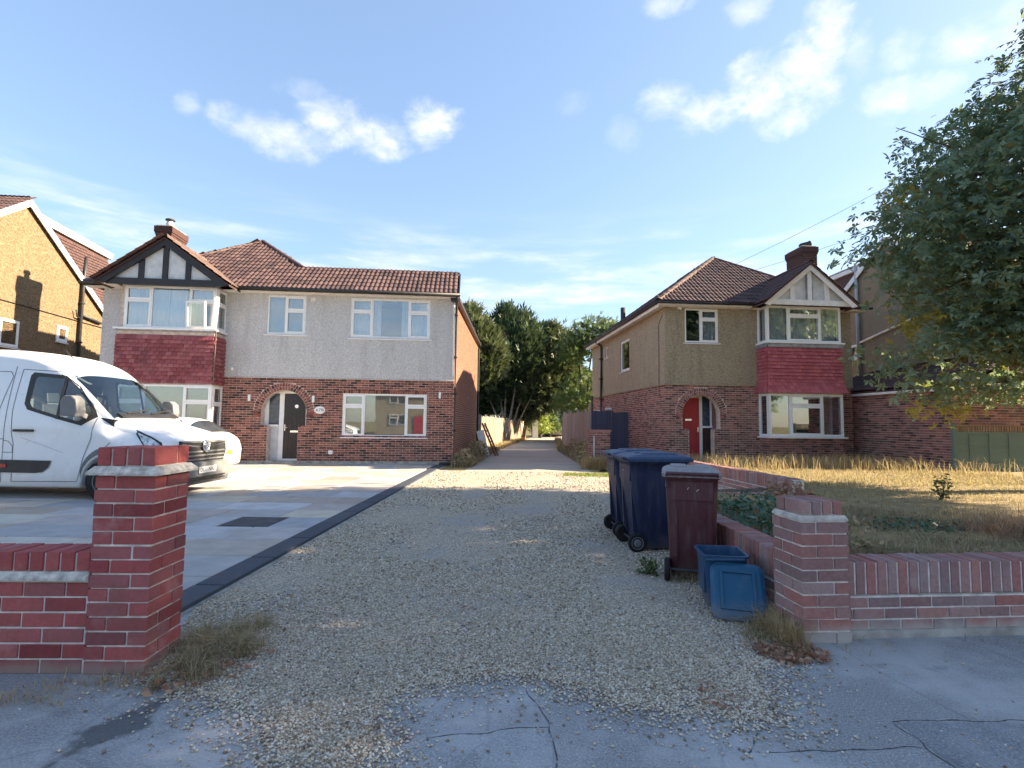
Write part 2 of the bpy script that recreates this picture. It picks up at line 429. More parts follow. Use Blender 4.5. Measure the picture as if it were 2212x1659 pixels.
def asphalt(name, lo, hi, crack=0.6, stain=False):
    t = new_mat(name)
    p = t.pos()
    f = t.noise(p, 95, 5, 0.8)
    c = t.ramp(f, [(0.30, tuple(q * 0.55 for q in lo)), (0.42, lo), (0.60, hi), (0.74, tuple(min(1, q * 2.0) for q in hi))])
    c = t.mix(t.smooth(t.noise(p, 1.4, 6, 0.65), 0.40, 0.66, 0.0, 0.6), c, tuple(q * 1.35 for q in hi))
    c = t.mix(t.smooth(t.noise(p, 3.0, 5, 0.65, 0.6), 0.58, 0.75, 0.0, 0.5), c, tuple(q * 0.5 for q in lo))
    wob = t.vmath('ADD', p, t.vmath('SCALE', t.n('ShaderNodeTexNoise').outputs['Color'], scale=0.22))
    e = t.voro(wob, 0.75, 'DISTANCE_TO_EDGE')
    c = t.mix(t.smooth(e, 0.010, 0.002, 0.0, crack), c, (0.02, 0.02, 0.022))
    if stain:                                                     # an old damp spill by the left pillar
        px_, py_, pz_ = t.sep(p)
        f_ = t.math('DIVIDE', t.math('SUBTRACT', 2.74, py_), 0.55)
        cx_ = t.math('SUBTRACT', -1.70, t.math('MULTIPLY', f_, 0.13))
        w_ = t.math('ABSOLUTE', t.math('SUBTRACT', px_, cx_))
        w_ = t.math('ADD', t.math('MULTIPLY', w_, 9.0), t.math('MULTIPLY', t.math('ABSOLUTE', t.math('SUBTRACT', f_, 0.45)), 1.9))
        w_ = t.math('ADD', w_, t.math('MULTIPLY', t.math('SUBTRACT', t.noise(p, 7, 4), 0.5), 2.2))
        c = t.mix(t.smooth(w_, 1.3, 0.8, 0.0, 0.72), c, (0.05, 0.052, 0.056))
    sp = t.voro(p, 24)
    c = t.mix(t.smooth(sp, 0.13, 0.06, 0.0, 0.75), c, (0.55, 0.53, 0.50))
    h = t.math('ADD', t.math('MULTIPLY', t.noise(p, 190, 3), 0.6), t.smooth(e, 0.0, 0.012))
    t.out(t.principled(c, 0.85, 0.3, 0.0, t.bump(h, 0.6, 0.006)))


asphalt('asphalt', (0.21, 0.21, 0.215), (0.38, 0.38, 0.385), 0.12, True)
asphalt('asphalt_patch', (0.175, 0.185, 0.20), (0.31, 0.32, 0.335), 0.0)
asphalt('asphalt_pale', (0.23, 0.24, 0.25), (0.39, 0.395, 0.40), 0.1)
plain('damp_stain', (0.075, 0.078, 0.085), 0.6, 0.4, var=0.3)
t = new_mat('lawn_base')
p = t.pos()
c = t.ramp(t.noise(p, 7, 6, 0.65), [(0.3, (0.20, 0.15, 0.085)), (0.55, (0.36, 0.28, 0.155)), (0.75, (0.48, 0.38, 0.22))])
t.out(t.principled(c, 0.95, 0.1, 0.0, t.bump(t.noise(p, 60, 4), 0.9, 0.03)))
t = new_mat('ground_far')
p = t.pos()
c = t.ramp(t.noise(p, 0.4, 6, 0.65), [(0.3, (0.10, 0.10, 0.05)), (0.7, (0.20, 0.17, 0.09))])
t.out(t.principled(c, 0.95, 0.1))
# vehicle paint, lamps
t = new_mat('van_white')
p = t.pos()
zz = t.math('ADD', t.sep(p)[2], t.math('MULTIPLY', t.noise(p, 5, 5, 0.65), 0.45))
c = t.mix(t.smooth(zz, 0.95, 0.45, 0.0, 0.45), (0.77, 0.78, 0.80), (0.50, 0.46, 0.40))
c = t.mix(t.smooth(t.noise(p, 2.0, 6, 0.7), 0.5, 0.8, 0.0, 0.15), c, (0.60, 0.58, 0.54))
t.out(t.principled(c, t.ramp(t.noise(p, 3.0, 4), [(0.3, (0.22,) * 3), (0.7, (0.42,) * 3)]), 0.5, 0.0, None, Coat_Weight=0.5, Coat_Roughness=0.08))
plain('car_white', (0.76, 0.75, 0.71), 0.30, 0.5, var=0.02, coat=0.5)
plain('lamp_clear', (0.55, 0.60, 0.66), 0.10, 0.6, 0.35, var=0.45, vscale=16)
plain('grille_grey', (0.16, 0.165, 0.17), 0.5, 0.4, var=0.1)
plain('bumper_grey', (0.17, 0.18, 0.18), 0.6, 0.4, var=0.1)
plain('plate_white', (0.80, 0.80, 0.77), 0.4, 0.4, var=0.02)
plain('plate_yellow', (0.80, 0.52, 0.03), 0.4, 0.4, var=0.02)
plain('marker_red', (0.45, 0.03, 0.02), 0.3, 0.5)
plain('tail_red', (0.30, 0.015, 0.02), 0.2, 0.5)
def scuffed(name, c, dust=(0.30, 0.28, 0.26), amt=0.35):
    t = new_mat(name)
    p = t.pos()
    x, y, z = t.sep(p)
    st_ = t.noise(t.comb(t.math('MULTIPLY', x, 9), t.math('MULTIPLY', y, 9), t.math('MULTIPLY', z, 1.6)), 1.8, 6, 0.7)
    col = t.mix(t.smooth(st_, 0.48, 0.78, 0.0, amt), c, dust)
    col = t.mix(t.smooth(t.noise(p, 40, 5, 0.75), 0.60, 0.72, 0.0, amt * 0.8), col, dust)
    col = t.mix(t.smooth(t.math('ADD', z, t.math('MULTIPLY', t.noise(p, 8, 4), 0.25)), 0.32, 0.10, 0.0, 0.45), col, (0.20, 0.17, 0.14))
    t.out(t.principled(col, t.ramp(st_, [(0.3, (0.36,) * 3), (0.7, (0.62,) * 3)]), 0.4, 0.0, t.bump(t.noise(p, 120, 2), 0.12, 0.004)))


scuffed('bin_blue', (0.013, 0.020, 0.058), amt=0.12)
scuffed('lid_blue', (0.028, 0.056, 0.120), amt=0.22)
scuffed('bin_brown', (0.080, 0.024, 0.030), amt=0.22)
scuffed('lid_grey', (0.22, 0.20, 0.21), (0.50, 0.48, 0.47), 0.7)
scuffed('caddy_blue', (0.012, 0.060, 0.135), amt=0.2)
scuffed('caddy_lid_blue', (0.008, 0.078, 0.155), amt=0.15)
plain('iron', (0.07, 0.075, 0.085), 0.7, 0.4, 0.4, var=0.2)
plain('shed_blue', (0.35, 0.48, 0.58), 0.7, 0.3, var=0.1)
plain('rust_brown', (0.20, 0.10, 0.06), 0.8, 0.3, var=0.3)


# ------------------------------------------------------------------ mesh helpers
def tag(o, label=None, cat=None, group=None, kind=None):
    if label: o["label"] = label
    if cat: o["category"] = cat
    if group: o["group"] = group
    if kind: o["kind"] = kind
    return o


WM = {}                                                           # world matrices of the things, kept by name


def empty(name, loc=(0, 0, 0), rz=0.0, label=None, cat=None, group=None, kind=None):
    o = bpy.data.objects.new(name, None)
    COL.objects.link(o)
    o.empty_display_size = 0.2
    m = Matrix.Translation(loc) @ Matrix.Rotation(rz, 4, 'Z')
    o.matrix_basis = m
    WM[o.name] = m
    return tag(o, label, cat, group, kind)


def link(name, me, mat=None, parent=None, mtx=None, smooth=False):
    o = bpy.data.objects.new(name, me)
    COL.objects.link(o)
    if mat is not None and not me.materials:
        me.materials.append(M[mat] if isinstance(mat, str) else mat)
    if parent is not None:
        o.parent = parent
    if mtx is not None:
        o.matrix_basis = mtx
    WM[o.name] = (WM[parent.name] if parent is not None else Matrix()) @ (mtx if mtx is not None else Matrix())
    if smooth and len(me.polygons):
        me.polygons.foreach_set('use_smooth', [True] * len(me.polygons))
    return o


def fast_mesh(name, V, F, smooth=False):
    """V (n,3), F (m,k) with one k"""
    V = np.asarray(V, np.float32).reshape(-1, 3); F = np.asarray(F, np.int32)
    me = bpy.data.meshes.new(name)
    m, k = F.shape
    me.vertices.add(len(V)); me.vertices.foreach_set('co', V.ravel())
    me.loops.add(m * k); me.loops.foreach_set('vertex_index', F.ravel())
    me.polygons.add(m); me.polygons.foreach_set('loop_start', np.arange(0, m * k, k, dtype=np.int32))
    me.polygons.foreach_set('loop_total', np.full(m, k, np.int32))
    if smooth:
        me.polygons.foreach_set('use_smooth', np.ones(m, bool))
    me.update(calc_edges=True)
    return me


class MB:
    """collects boxes, prisms, tubes into one mesh"""
    def __init__(s, mtx=None):
        s.v = []; s.f = []; s.m = mtx

    def add(s, V, F):
        b = len(s.v)
        if s.m is not None:
            V = [tuple(s.m @ Vector(p)) for p in V]
        s.v += [tuple(p) for p in V]
        s.f += [tuple(i + b for i in f) for f in F]
        return s

    def box(s, x0, x1, y0, y1, z0, z1):
        x0, x1 = sorted((x0, x1)); y0, y1 = sorted((y0, y1)); z0, z1 = sorted((z0, z1))
        V = [(x0, y0, z0), (x1, y0, z0), (x1, y1, z0), (x0, y1, z0), (x0, y0, z1), (x1, y0, z1), (x1, y1, z1), (x0, y1, z1)]
        return s.add(V, [(0, 3, 2, 1), (4, 5, 6, 7), (0, 1, 5, 4), (1, 2, 6, 5), (2, 3, 7, 6), (3, 0, 4, 7)])

    def prism(s, poly, a, b, axis='y'):
        """polygon in the plane across `axis`, pushed from a to b"""
        def P(q, h):
            return {'y': (q[0], h, q[1]), 'z': (q[0], q[1], h), 'x': (h, q[0], q[1])}[axis]
        n = len(poly)
        V = [P(q, a) for q in poly] + [P(q, b) for q in poly]
        F = [tuple(range(n - 1, -1, -1)), tuple(range(n, 2 * n))] + [(i, (i + 1) % n, n + (i + 1) % n, n + i) for i in range(n)]
        return s.add(V, F)

    def bar(s, p, q, w, h=None, up=(0, 0, 1)):
        """square bar from p to q"""
        h = w if h is None else h
        p, q = Vector(p), Vector(q)
        d = (q - p).normalized()
        u = Vector(up)
        if abs(d.dot(u)) > 0.98:
            u = Vector((0, 1, 0))
        a = d.cross(u).normalized() * (w / 2); b = a.cross(d).normalized() * (h / 2)
        V = [p - a - b, p + a - b, p + a + b, p - a + b, q - a - b, q + a - b, q + a + b, q - a + b]
        return s.add(V, [(0, 3, 2, 1), (4, 5, 6, 7), (0, 1, 5, 4), (1, 2, 6, 5), (2, 3, 7, 6), (3, 0, 4, 7)])

    def tube(s, pts, r, seg=8, cap=True):
        pts = [Vector(p) for p in pts]
        n = len(pts)
        rs = r if hasattr(r, '__len__') else [r] * n
        V = []; F = []
        ref = None
        for i, p in enumerate(pts):
            d = (pts[min(i + 1, n - 1)] - pts[max(i - 1, 0)]).normalized()
            if ref is None:
                ref = Vector((0, 0, 1)) if abs(d.z) < 0.9 else Vector((1, 0, 0))
            a = d.cross(ref).normalized(); b = d.cross(a).normalized()
            for k in range(seg):
                th = 2 * math.pi * k / seg
                V.append(p + (a * math.cos(th) + b * math.sin(th)) * rs[i])
        for i in range(n - 1):
            for k in range(seg):
                F.append((i * seg + k, i * seg + (k + 1) % seg, (i + 1) * seg + (k + 1) % seg, (i + 1) * seg + k))
        if cap:
            F.append(tuple(range(seg - 1, -1, -1))); F.append(tuple(range((n - 1) * seg, n * seg)))
        return s.add(V, F)

    def lathe(s, prof, c=(0, 0, 0), axis='z', seg=20):
        """profile [(r, h)] turned round an axis"""
        V = []; F = []
        n = len(prof)
        for k in range(seg):
            th = 2 * math.pi * k / seg
            for r, h in prof:
                a, b = r * math.cos(th), r * math.sin(th)
                q = {'z': (a, b, h), 'y': (a, h, b), 'x': (h, a, b)}[axis]
                V.append((c[0] + q[0], c[1] + q[1], c[2] + q[2]))
        for k in range(seg):
            for i in range(n - 1):
                k2 = (k + 1) % seg
                F.append((k * n + i, k2 * n + i, k2 * n + i + 1, k * n + i + 1))
        F.append(tuple(k * n for k in range(seg - 1, -1, -1))); F.append(tuple(k * n + n - 1 for k in range(seg)))
        return s.add(V, F)

    def grid(s, P):
        """P[i][j] points -> quads"""
        ni, nj = len(P), len(P[0])
        V = [q for row in P for q in row]
        F = [(i * nj + j, (i + 1) * nj + j, (i + 1) * nj + j + 1, i * nj + j + 1) for i in range(ni - 1) for j in range(nj - 1)]
        return s.add(V, F)

    def build(s, name, mat, parent=None, mtx=None, smooth=False, bevel=0.0):
        me = bpy.data.meshes.new(name)
        me.from_pydata([tuple(p) for p in s.v], [], s.f)
        me.update()
        o = link(name, me, mat, parent, mtx, smooth)
        if bevel:
            md = o.modifiers.new('bevel', 'BEVEL'); md.width = bevel; md.segments = 2; md.limit_method = 'ANGLE'
        return o


def text_part(name, body, size, mat, parent, mtx, depth=0.002):
    cu = bpy.data.curves.new(name, 'FONT')
    cu.body = body; cu.size = size; cu.align_x = 'CENTER'; cu.align_y = 'CENTER'; cu.extrude = depth
    tmp = bpy.data.objects.new(name, cu)
    COL.objects.link(tmp)
    dg = bpy.context.evaluated_depsgraph_get()
    me = bpy.data.meshes.new_from_object(tmp.evaluated_get(dg))
    bpy.data.objects.remove(tmp)
    me.materials.clear()
    return link(name, me, mat, parent, mtx)


# templates for alike pieces: vertices and faces of one unit piece
def tpl_brick(c=0.03):
    """unit brick: x 0..1, z 0..1, face at y=-1, back at y=0, arrises worn"""
    cx, cz, cy = 0.018, 0.06, 0.25
    V = [(0, 0, 0), (1, 0, 0), (1, 0, 1), (0, 0, 1),
         (0, -1 + cy, 0), (1, -1 + cy, 0), (1, -1 + cy, 1), (0, -1 + cy, 1),
         (cx, -1, cz), (1 - cx, -1, cz), (1 - cx, -1, 1 - cz), (cx, -1, 1 - cz)]
    F = [(8, 9, 10, 11), (4, 5, 9, 8), (5, 6, 10, 9), (6, 7, 11, 10), (7, 4, 8, 11), (0, 1, 5, 4), (1, 2, 6, 5), (2, 3, 7, 6), (3, 0, 4, 7), (3, 2, 1, 0)]
    return V, F


def tpl_box():
    V = [(0, 0, 0), (1, 0, 0), (1, 1, 0), (0, 1, 0), (0, 0, 1), (1, 0, 1), (1, 1, 1), (0, 1, 1)]
    return V, [(0, 3, 2, 1), (4, 5, 6, 7), (0, 1, 5, 4), (1, 2, 6, 5), (2, 3, 7, 6), (3, 0, 4, 7)]


def tpl_slab():
    """unit slab with softened top edge: x,y 0..1, z 0..1"""
    e = 0.012
    V = [(0, 0, 0), (1, 0, 0), (1, 1, 0), (0, 1, 0), (0, 0, .7), (1, 0, .7), (1, 1, .7), (0, 1, .7), (e, e, 1), (1 - e, e, 1), (1 - e, 1 - e, 1), (e, 1 - e, 1)]
    F = [(8, 9, 10, 11), (4, 5, 9, 8), (5, 6, 10, 9), (6, 7, 11, 10), (7, 4, 8, 11), (0, 1, 5, 4), (1, 2, 6, 5), (2, 3, 7, 6), (3, 0, 4, 7)]
    return V, F


def tpl_roman():
    """double-roll roof tile, x 0..1 across, y 0 (lower edge) .. 1 up the slope, z outwards, real metres for z"""
    xs = [0, .10, .20, .30, .45, .55, .65, .75, .88, 1.0]
    zs = [0.012, .034, .040, .030, .010, .014, .036, .040, .026, .010]
    V = []
    for y, dz in ((0.0, 0.020), (1.08, 0.0)):
        V += [(x, y, z + dz) for x, z in zip(xs, zs)]
    V += [(x, 0.0, z - 0.004) for x, z in zip(xs, zs)]
    n = len(xs)
    F = [(i, i + 1, n + i + 1, n + i) for i in range(n - 1)] + [(2 * n + i, 2 * n + i + 1, i + 1, i) for i in range(n - 1)]
    return V, F


def tpl_plain_tile():
    """hanging tile: x 0..1, z 0..1 up, hangs out at the foot (y=-1), tucked at the head"""
    V = [(.015, -1, 0), (.5, -1.04, -.02), (.985, -1, 0), (.985, -.15, 1.15), (.015, -.15, 1.15), (.015, -.35, 0), (.5, -.35, -.02), (.985, -.35, 0)]
    F = [(0, 1, 2, 3, 4), (5, 6, 1, 0), (6, 7, 2, 1), (0, 4, 5), (2, 7, 3)]
    return V, F


TPL = {'brick': tpl_brick(), 'box': tpl_box(), 'slab': tpl_slab(), 'roman': tpl_roman(), 'plain': tpl_plain_tile()}
_tm = {}


def lay(parent, name, items, mat, limit=300, rest=None):
    """items: (template, local matrix). The ones nearest the camera and in frame become objects, what is past the limit one part of kind stuff."""
    pm = WM[parent.name]
    rank = []
    for i, (k, m) in enumerate(items):
        w = (pm @ m).translation
        d = w - CAMP
        z = max(0.1, d.dot(_f)); u = d.dot(_rt) / z; v = d.dot(_up) / z
        out = max(0, abs(u) - 0.98) + max(0, abs(v) - 0.74)
        rank.append((d.length * (1 + 8 * out), i))
    rank.sort()
    solo = [i for _, i in rank[:limit]]; more = [i for _, i in rank[limit:]]
    mname = mat
    for i in solo:
        k, m = items[i]
        key = (k, mname)
        if key not in _tm:
            me = bpy.data.meshes.new(name)
            me.from_pydata(TPL[k][0], [], TPL[k][1]); me.update()
            me.materials.append(M[mname])
            _tm[key] = me
        o = bpy.data.objects.new(name, _tm[key])
        COL.objects.link(o)
        o.parent = parent
        o.matrix_basis = m
    if more:
        V = []; F = []
        for i in more:
            k, m = items[i]
            tv, tf = TPL[k]
            b = len(V)
            V += [tuple(m @ Vector(p)) for p in tv]
            F += [tuple(q + b for q in f) for f in tf]
        me = bpy.data.meshes.new(rest or name + '_field')
        me.from_pydata(V, [], F); me.update()
        o = link(rest or name + '_field', me, mat, parent)
        o["kind"] = "stuff"


def TS(loc, scale, rot=None):
    m = Matrix.Translation(loc)
    if rot is not None:
        m = m @ rot
    return m @ Matrix.Diagonal((*scale, 1.0))


def courses(x0, x1, z0, z1, cuts=None, bl=0.215, bh=0.065, j=0.010, y=-0.010, bond=0.5, mtx=None, jitter=0.0015, key='brick', shift=0.0):
    """stretcher courses between x0..x1; cuts(za, zb) gives the intervals left open"""
    out = []
    mtx = mtx or Matrix()
    n = int(round((z1 - z0) / (bh + j)))
    hh = (z1 - z0) / n - j
    for c in range(n):
        za = z0 + c * (hh + j)
        xs = x0 - ((bl + j) * (bond if (c % 2) else 0.0)) - shift
        op = sorted(cuts(za, za + hh)) if cuts else []
        while xs < x1:
            segs = [(max(xs, x0), min(xs + bl, x1))]
            for a, b in op:
                ns = []
                for p, q in segs:
                    if b <= p or a >= q: ns.append((p, q)); continue
                    if a > p: ns.append((p, a - j * 0.6))
                    if b < q: ns.append((b + j * 0.6, q))
                segs = ns
            for p, q in segs:
                if q - p > 0.035:
                    yy = y + random.uniform(-jitter, jitter)
                    out.append((key, mtx @ TS((p, 0, za), (q - p, -yy, hh))))
            xs += bl + j
    return out


def cells(x0, x1, z0, z1, holes):
    """rectangles left when the holes (x0,x1,z0,z1) are taken out"""
    xs = sorted({x0, x1, *[min(max(h[i], x0), x1) for h in holes for i in (0, 1)]})
    zs = sorted({z0, z1, *[min(max(h[i], z0), z1) for h in holes for i in (2, 3)]})
    res = []
    for i in range(len(xs) - 1):
        run = None
        for k in range(len(zs) - 1):
            cx, cz = (xs[i] + xs[i + 1]) / 2, (zs[k] + zs[k + 1]) / 2
            solid = not any(h[0] < cx < h[1] and h[2] < cz < h[3] for h in holes)
            if solid:
                run = (run[0], zs[k + 1]) if run else (zs[k], zs[k + 1])
            if (not solid or k == len(zs) - 2) and run:
                res.append((xs[i], xs[i + 1], *run)); run = None
    return res


def wall_boxes(mb, x0, x1, z0, z1, holes, ya, yb):
    for a, b, c, d in cells(x0, x1, z0, z1, holes):
        mb.box(a, b, ya, yb, c, d)


def facing(px, py, ang):
    """matrix for a wall that starts at (px,py) and runs along angle `ang` (0 = along +x, looking towards -y)"""
    return Matrix.Translation((px, py, 0)) @ Matrix.Rotation(ang, 4, 'Z')


def curtain_mesh(x0, x1, z0, z1, y, waves, amp=0.03):
    n = max(8, int(waves * 8))
    ph = random.random() * 6
    P = []
    for i in range(n + 1):
        f = i / n
        yy = y + amp * math.sin(ph + f * waves * 2 * math.pi) + amp * 0.4 * math.sin(ph * 2 + f * waves * 5.1)
        P.append([(x0 + (x1 - x0) * f, yy, z0), (x0 + (x1 - x0) * f, yy, z1)])
    return P


def window(parent, x0, x1, z0, z1, cols, y=0.06, mtx=None, sill=(0.06, 0.06), curtains=None, blind=False, fw=0.055, glass='glass', depth=0.07, room=True, label=None):
    """uPVC window: frame with mullions, one pane object for each light. cols: [(share of width, [share of height from the top...], opens)]"""
    mtx = mtx or Matrix()
    fr = MB(mtx)
    fr.box(x0, x1, y, y + depth, z1 - fw, z1); fr.box(x0, x1, y, y + depth, z0, z0 + fw)
    fr.box(x0, x0 + fw, y, y + depth, z0 + fw, z1 - fw); fr.box(x1 - fw, x1, y, y + depth, z0 + fw, z1 - fw)
    lights = []
    tot = sum(c[0] for c in cols)
    xi0, xi1 = x0 + fw * 0.5, x1 - fw * 0.5
    x = xi0
    for ci, c in enumerate(cols):
        xb = x + (xi1 - xi0) * c[0] / tot
        if ci:
            fr.box(x - fw * .5, x + fw * .5, y + 0.003, y + depth - 0.003, z0 + fw, z1 - fw)
        zt = z1 - fw * 0.5; hs = sum(c[1])
        for k, h in enumerate(c[1]):
            zb = zt - (z1 - z0 - fw) * h / hs
            if k:
                fr.box(x + fw * .5, xb - fw * .5, y + 0.005, y + depth - 0.005, zt - fw * .5, zt + fw * .5)
            lights.append((x + fw * .5, xb - fw * .5, zb + fw * .5, zt - fw * .5, c[2]))
            zt = zb
        x = xb
    for a, b, c_, d, op in lights:
        if op:                                                    # the sash of an opening light stands a little proud
            s = 0.038
            yy = y - 0.012
            fr.box(a - .012, b + .012, yy, y + 0.02, d - s, d + .012); fr.box(a - .012, b + .012, yy, y + 0.02, c_ - .012, c_ + s)
            fr.box(a - .012, a + s, yy, y + 0.02, c_ + s, d - s); fr.box(b - s, b + .012, yy, y + 0.02, c_ + s, d - s)
    w = fr.build('window', 'upvc', parent)
    if label: w["label"] = label
    for a, b, c_, d, op in lights:
        MB(mtx).box(a, b, y + 0.030, y + 0.036, c_, d).build('pane', glass, w)
    if sill:
        ov, pr = sill
        MB(mtx).prism([(y + depth, z0 - 0.001), (-pr, z0 - 0.028), (-pr, z0 - 0.055), (y + depth, z0 - 0.055)], x0 - ov, x1 + ov, 'x').build('sill', 'upvc', w)
    for cu in curtains or []:
        a, b, waves = cu[:3]
        cm = MB(mtx).grid(curtain_mesh(a, b, z0 + .02, z1 - .02, y + 0.16 + random.uniform(0, .03), waves)).build('curtain', cu[3] if len(cu) > 3 else 'curtain', w, smooth=True)
    if blind:
        MB(mtx).box(x0 + .02, x1 - .02, y + .13, y + .135, z0 + .02, z1 - .02).build('blind', 'blind', w)
    if room:
        MB(mtx).box(x0 - .3, x1 + .3, y + 1.6, y + 1.62, z0 - .5, z1 + .3).build('dark_room_panel', 'dark_room', w)  # near-black panel, its colour stands in for the unlit room
    return w


def slope_tiles(parent, name, quad_o, quad_u, quad_v, ulen, vlen, inside, mat, tw=0.30, tg=0.33, key='roman', limit=300, rest=None, extra=None):
    """tiles on a roof plane: origin, unit vector along the eave, unit vector up the slope"""
    u, v = Vector(quad_u).normalized(), Vector(quad_v).normalized()
    n = u.cross(v).normalized()
    rot = Matrix((u, v, n)).transposed().to_4x4()
    its = []
    nr = int(math.ceil(vlen / tg)); nc = int(math.ceil(ulen / tw))
    for r in range(nr):
        for c in range(nc):
            cu, cv = (c + .5) * tw, (r + .5) * tg
            if not inside(cu, cv): continue
            loc = Vector(quad_o) + u * (c * tw) + v * (r * tg) + n * 0.012
            jr = Matrix.Rotation(random.uniform(-.006, .006), 4, 'Z')
            its.append((key, Matrix.Translation(loc) @ rot @ jr @ Matrix.Diagonal((tw * 1.0, tg, 1.0, 1.0))))
    if extra is not None:
        extra.extend(its)
        return
    lay(parent, name, its, mat, limit, rest)


def ridge_run(parent, p, q, mat='ridge_tile', r=0.10, L=0.42, name='ridge_tile'):
    """half-round ridge / hip tiles from p to q, one object each"""
    p, q = Vector(p), Vector(q)
    d = q - p
    n = max(1, int(d.length / L))
    for i in range(n):
        a = p + d * (i / n); b = p + d * ((i + 1) / n)
        mb = MB()
        dd = (b - a).normalized(); s = dd.cross(Vector((0, 0, 1))).normalized(); w = s.cross(dd).normalized()
        ang = [R(-15 + 210 * k / 7) for k in range(8)]
        P = []
        for e, pt in ((1.06, a - dd * 0.012), (0.96, b)):
            P.append([pt + (s * math.cos(t_) + w * math.sin(t_) * 0.8) * r * e for t_ in ang])
        P2 = [[pt - w * 0.012 for pt in P[0]]] + P
        mb.grid(P2).build(name, mat, parent)

# ------------------------------------------------------------------ the setting: ground sheets
def tpl_block():
    """unit block 0..1 with all edges eased"""
    e = 0.03
    V = []; idx = {}
    for ax in range(3):
        for sgn in (0, 1):
            for a in (e, 1 - e):
                for b in (e, 1 - e):
                    p = [0, 0, 0]; p[ax] = sgn; o = [i for i in range(3) if i != ax]; p[o[0]] = a; p[o[1]] = b
                    idx[(ax, sgn, a > .5, b > .5)] = len(V); V.append(tuple(p))
    F = []
    for ax in range(3):
        for sgn in (0, 1):
            q = [idx[(ax, sgn, 0, 0)], idx[(ax, sgn, 1, 0)], idx[(ax, sgn, 1, 1)], idx[(ax, sgn, 0, 1)]]
            F.append(tuple(q))
    I = lambda ax, s, c: idx[(ax, s, c[0], c[1])]
    def vid(ax, corner):
        o = [i for i in range(3) if i != ax]
        return idx[(ax, corner[ax], bool(corner[o[0]]), bool(corner[o[1]]))]
    import itertools as it
    for c in it.product((0, 1), repeat=3):
        F.append((vid(0, c), vid(1, c), vid(2, c)))
    for ax in range(3):
        o = [i for i in range(3) if i != ax]
        for a in (0, 1):
            for b in (0, 1):
                c0 = [0, 0, 0]; c1 = [0, 0, 0]
                c0[o[0]] = c1[o[0]] = a; c0[o[1]] = c1[o[1]] = b; c1[ax] = 1
                F.append((vid(o[0], c0), vid(o[1], c0), vid(o[1], c1), vid(o[0], c1)))
    return V, F


TPL['block'] = tpl_block()


def sheet(name, poly, z, mat, kind='structure', parent=None):
    me = bpy.data.meshes.new(name)
    zz = z if callable(z) else (lambda x, y: z)
    me.from_pydata([(x, y, zz(x, y)) for x, y in poly], [], [tuple(range(len(poly)))])
    me.update()
    if len(me.polygons) and me.polygons[0].normal.z < 0:
        me.flip_normals()
    o = link(name, me, mat, parent)
    if kind: o["kind"] = kind
    return o


def ragged(pts, step=0.08, amp=0.03):
    out = []
    for (a, b), (c, d) in zip(pts[:-1], pts[1:]):
        n = max(1, int(math.hypot(c - a, d - b) / step))
        for i in range(n):
            f = i / n
            x, y = a + (c - a) * f, b + (d - b) * f
            out.append((x + amp * mnoise.noise(Vector((x * 9, y * 9, 1.3))), y + amp * mnoise.noise(Vector((x * 9, y * 9, 7.7)))))
    out.append(pts[-1])
    return out


sheet('ground', [(-1500, -1500), (1500, -1500), (1500, 1500), (-1500, 1500)], -0.05, 'ground_far')
sheet('pavement', [(-40, -2.0), (40, -2.0), (40, 6.0), (-40, 2.6)], 0.0, 'asphalt')
sheet('road', [(-60, -12.0), (60, -12.0), (60, -2.6), (-60, -2.6)], -0.03, 'asphalt_patch')
MB().box(-60, 60, -2.6, -2.0, -0.2, 0.003).build('kerb', 'concrete')["kind"] = "structure"
GRAVEL_EDGE = [(-2.03, 3.2), (-1.53, 2.79), (-1.24, 2.67), (-1.06, 2.55), (-0.89, 2.2), (-0.86, 1.9), (-0.6, 1.95), (-0.58, 2.2), (-0.6, 2.42), (-0.62, 2.77), (-0.41, 2.94), (-0.15, 3.01), (0.08, 3.04), (0.25, 2.99),
               (0.48, 2.84), (0.62, 2.72), (0.79, 2.69), (0.9, 2.76), (1.0, 2.67), (1.08, 2.59), (1.25, 2.62), (1.32, 2.86), (1.35, 3.05), (1.53, 3.24), (1.74, 3.44)]
EDGE_G = ragged(GRAVEL_EDGE, 0.06, 0.035)
GRAVEL = EDGE_G + [(1.92, 3.6), (2.0, 9.0), (3.4, 9.0), (4.75, 9.6), (4.5, 15.7), (3.4, 15.6), (1.5, 15.3), (-0.2, 15.5), (-1.4, 15.2), (-2.1, 15.6), (-2.22, 10.0), (-2.3, 4.0)]
sheet('gravel_drive', GRAVEL, 0.003, 'gravel')
LANE = [(-1.36, 14.6), (-0.2, 15.0), (1.4, 14.9), (2.3, 15.1), (2.75, 27.0), (4.2, 46.0), (6.2, 55.0), (7.5, 62.0), (2.4, 62.0), (1.55, 48.0), (0.15, 35.2), (-1.1, 22.5)]
sheet('lane', LANE, 0.0, 'lane_surface')
sheet('lane_verge', [(-2.4, 14.5), (2.3, 14.5), (4.0, 22.0), (5.5, 46.0), (9, 62.0), (1.5, 62.0), (-0.6, 48.0), (-1.7, 30.0)], -0.004, 'lawn_base')
sheet('yard', [(2.0, 62), (14, 62), (14, 52), (5.5, 52)], 0.008, 'lane_surface')
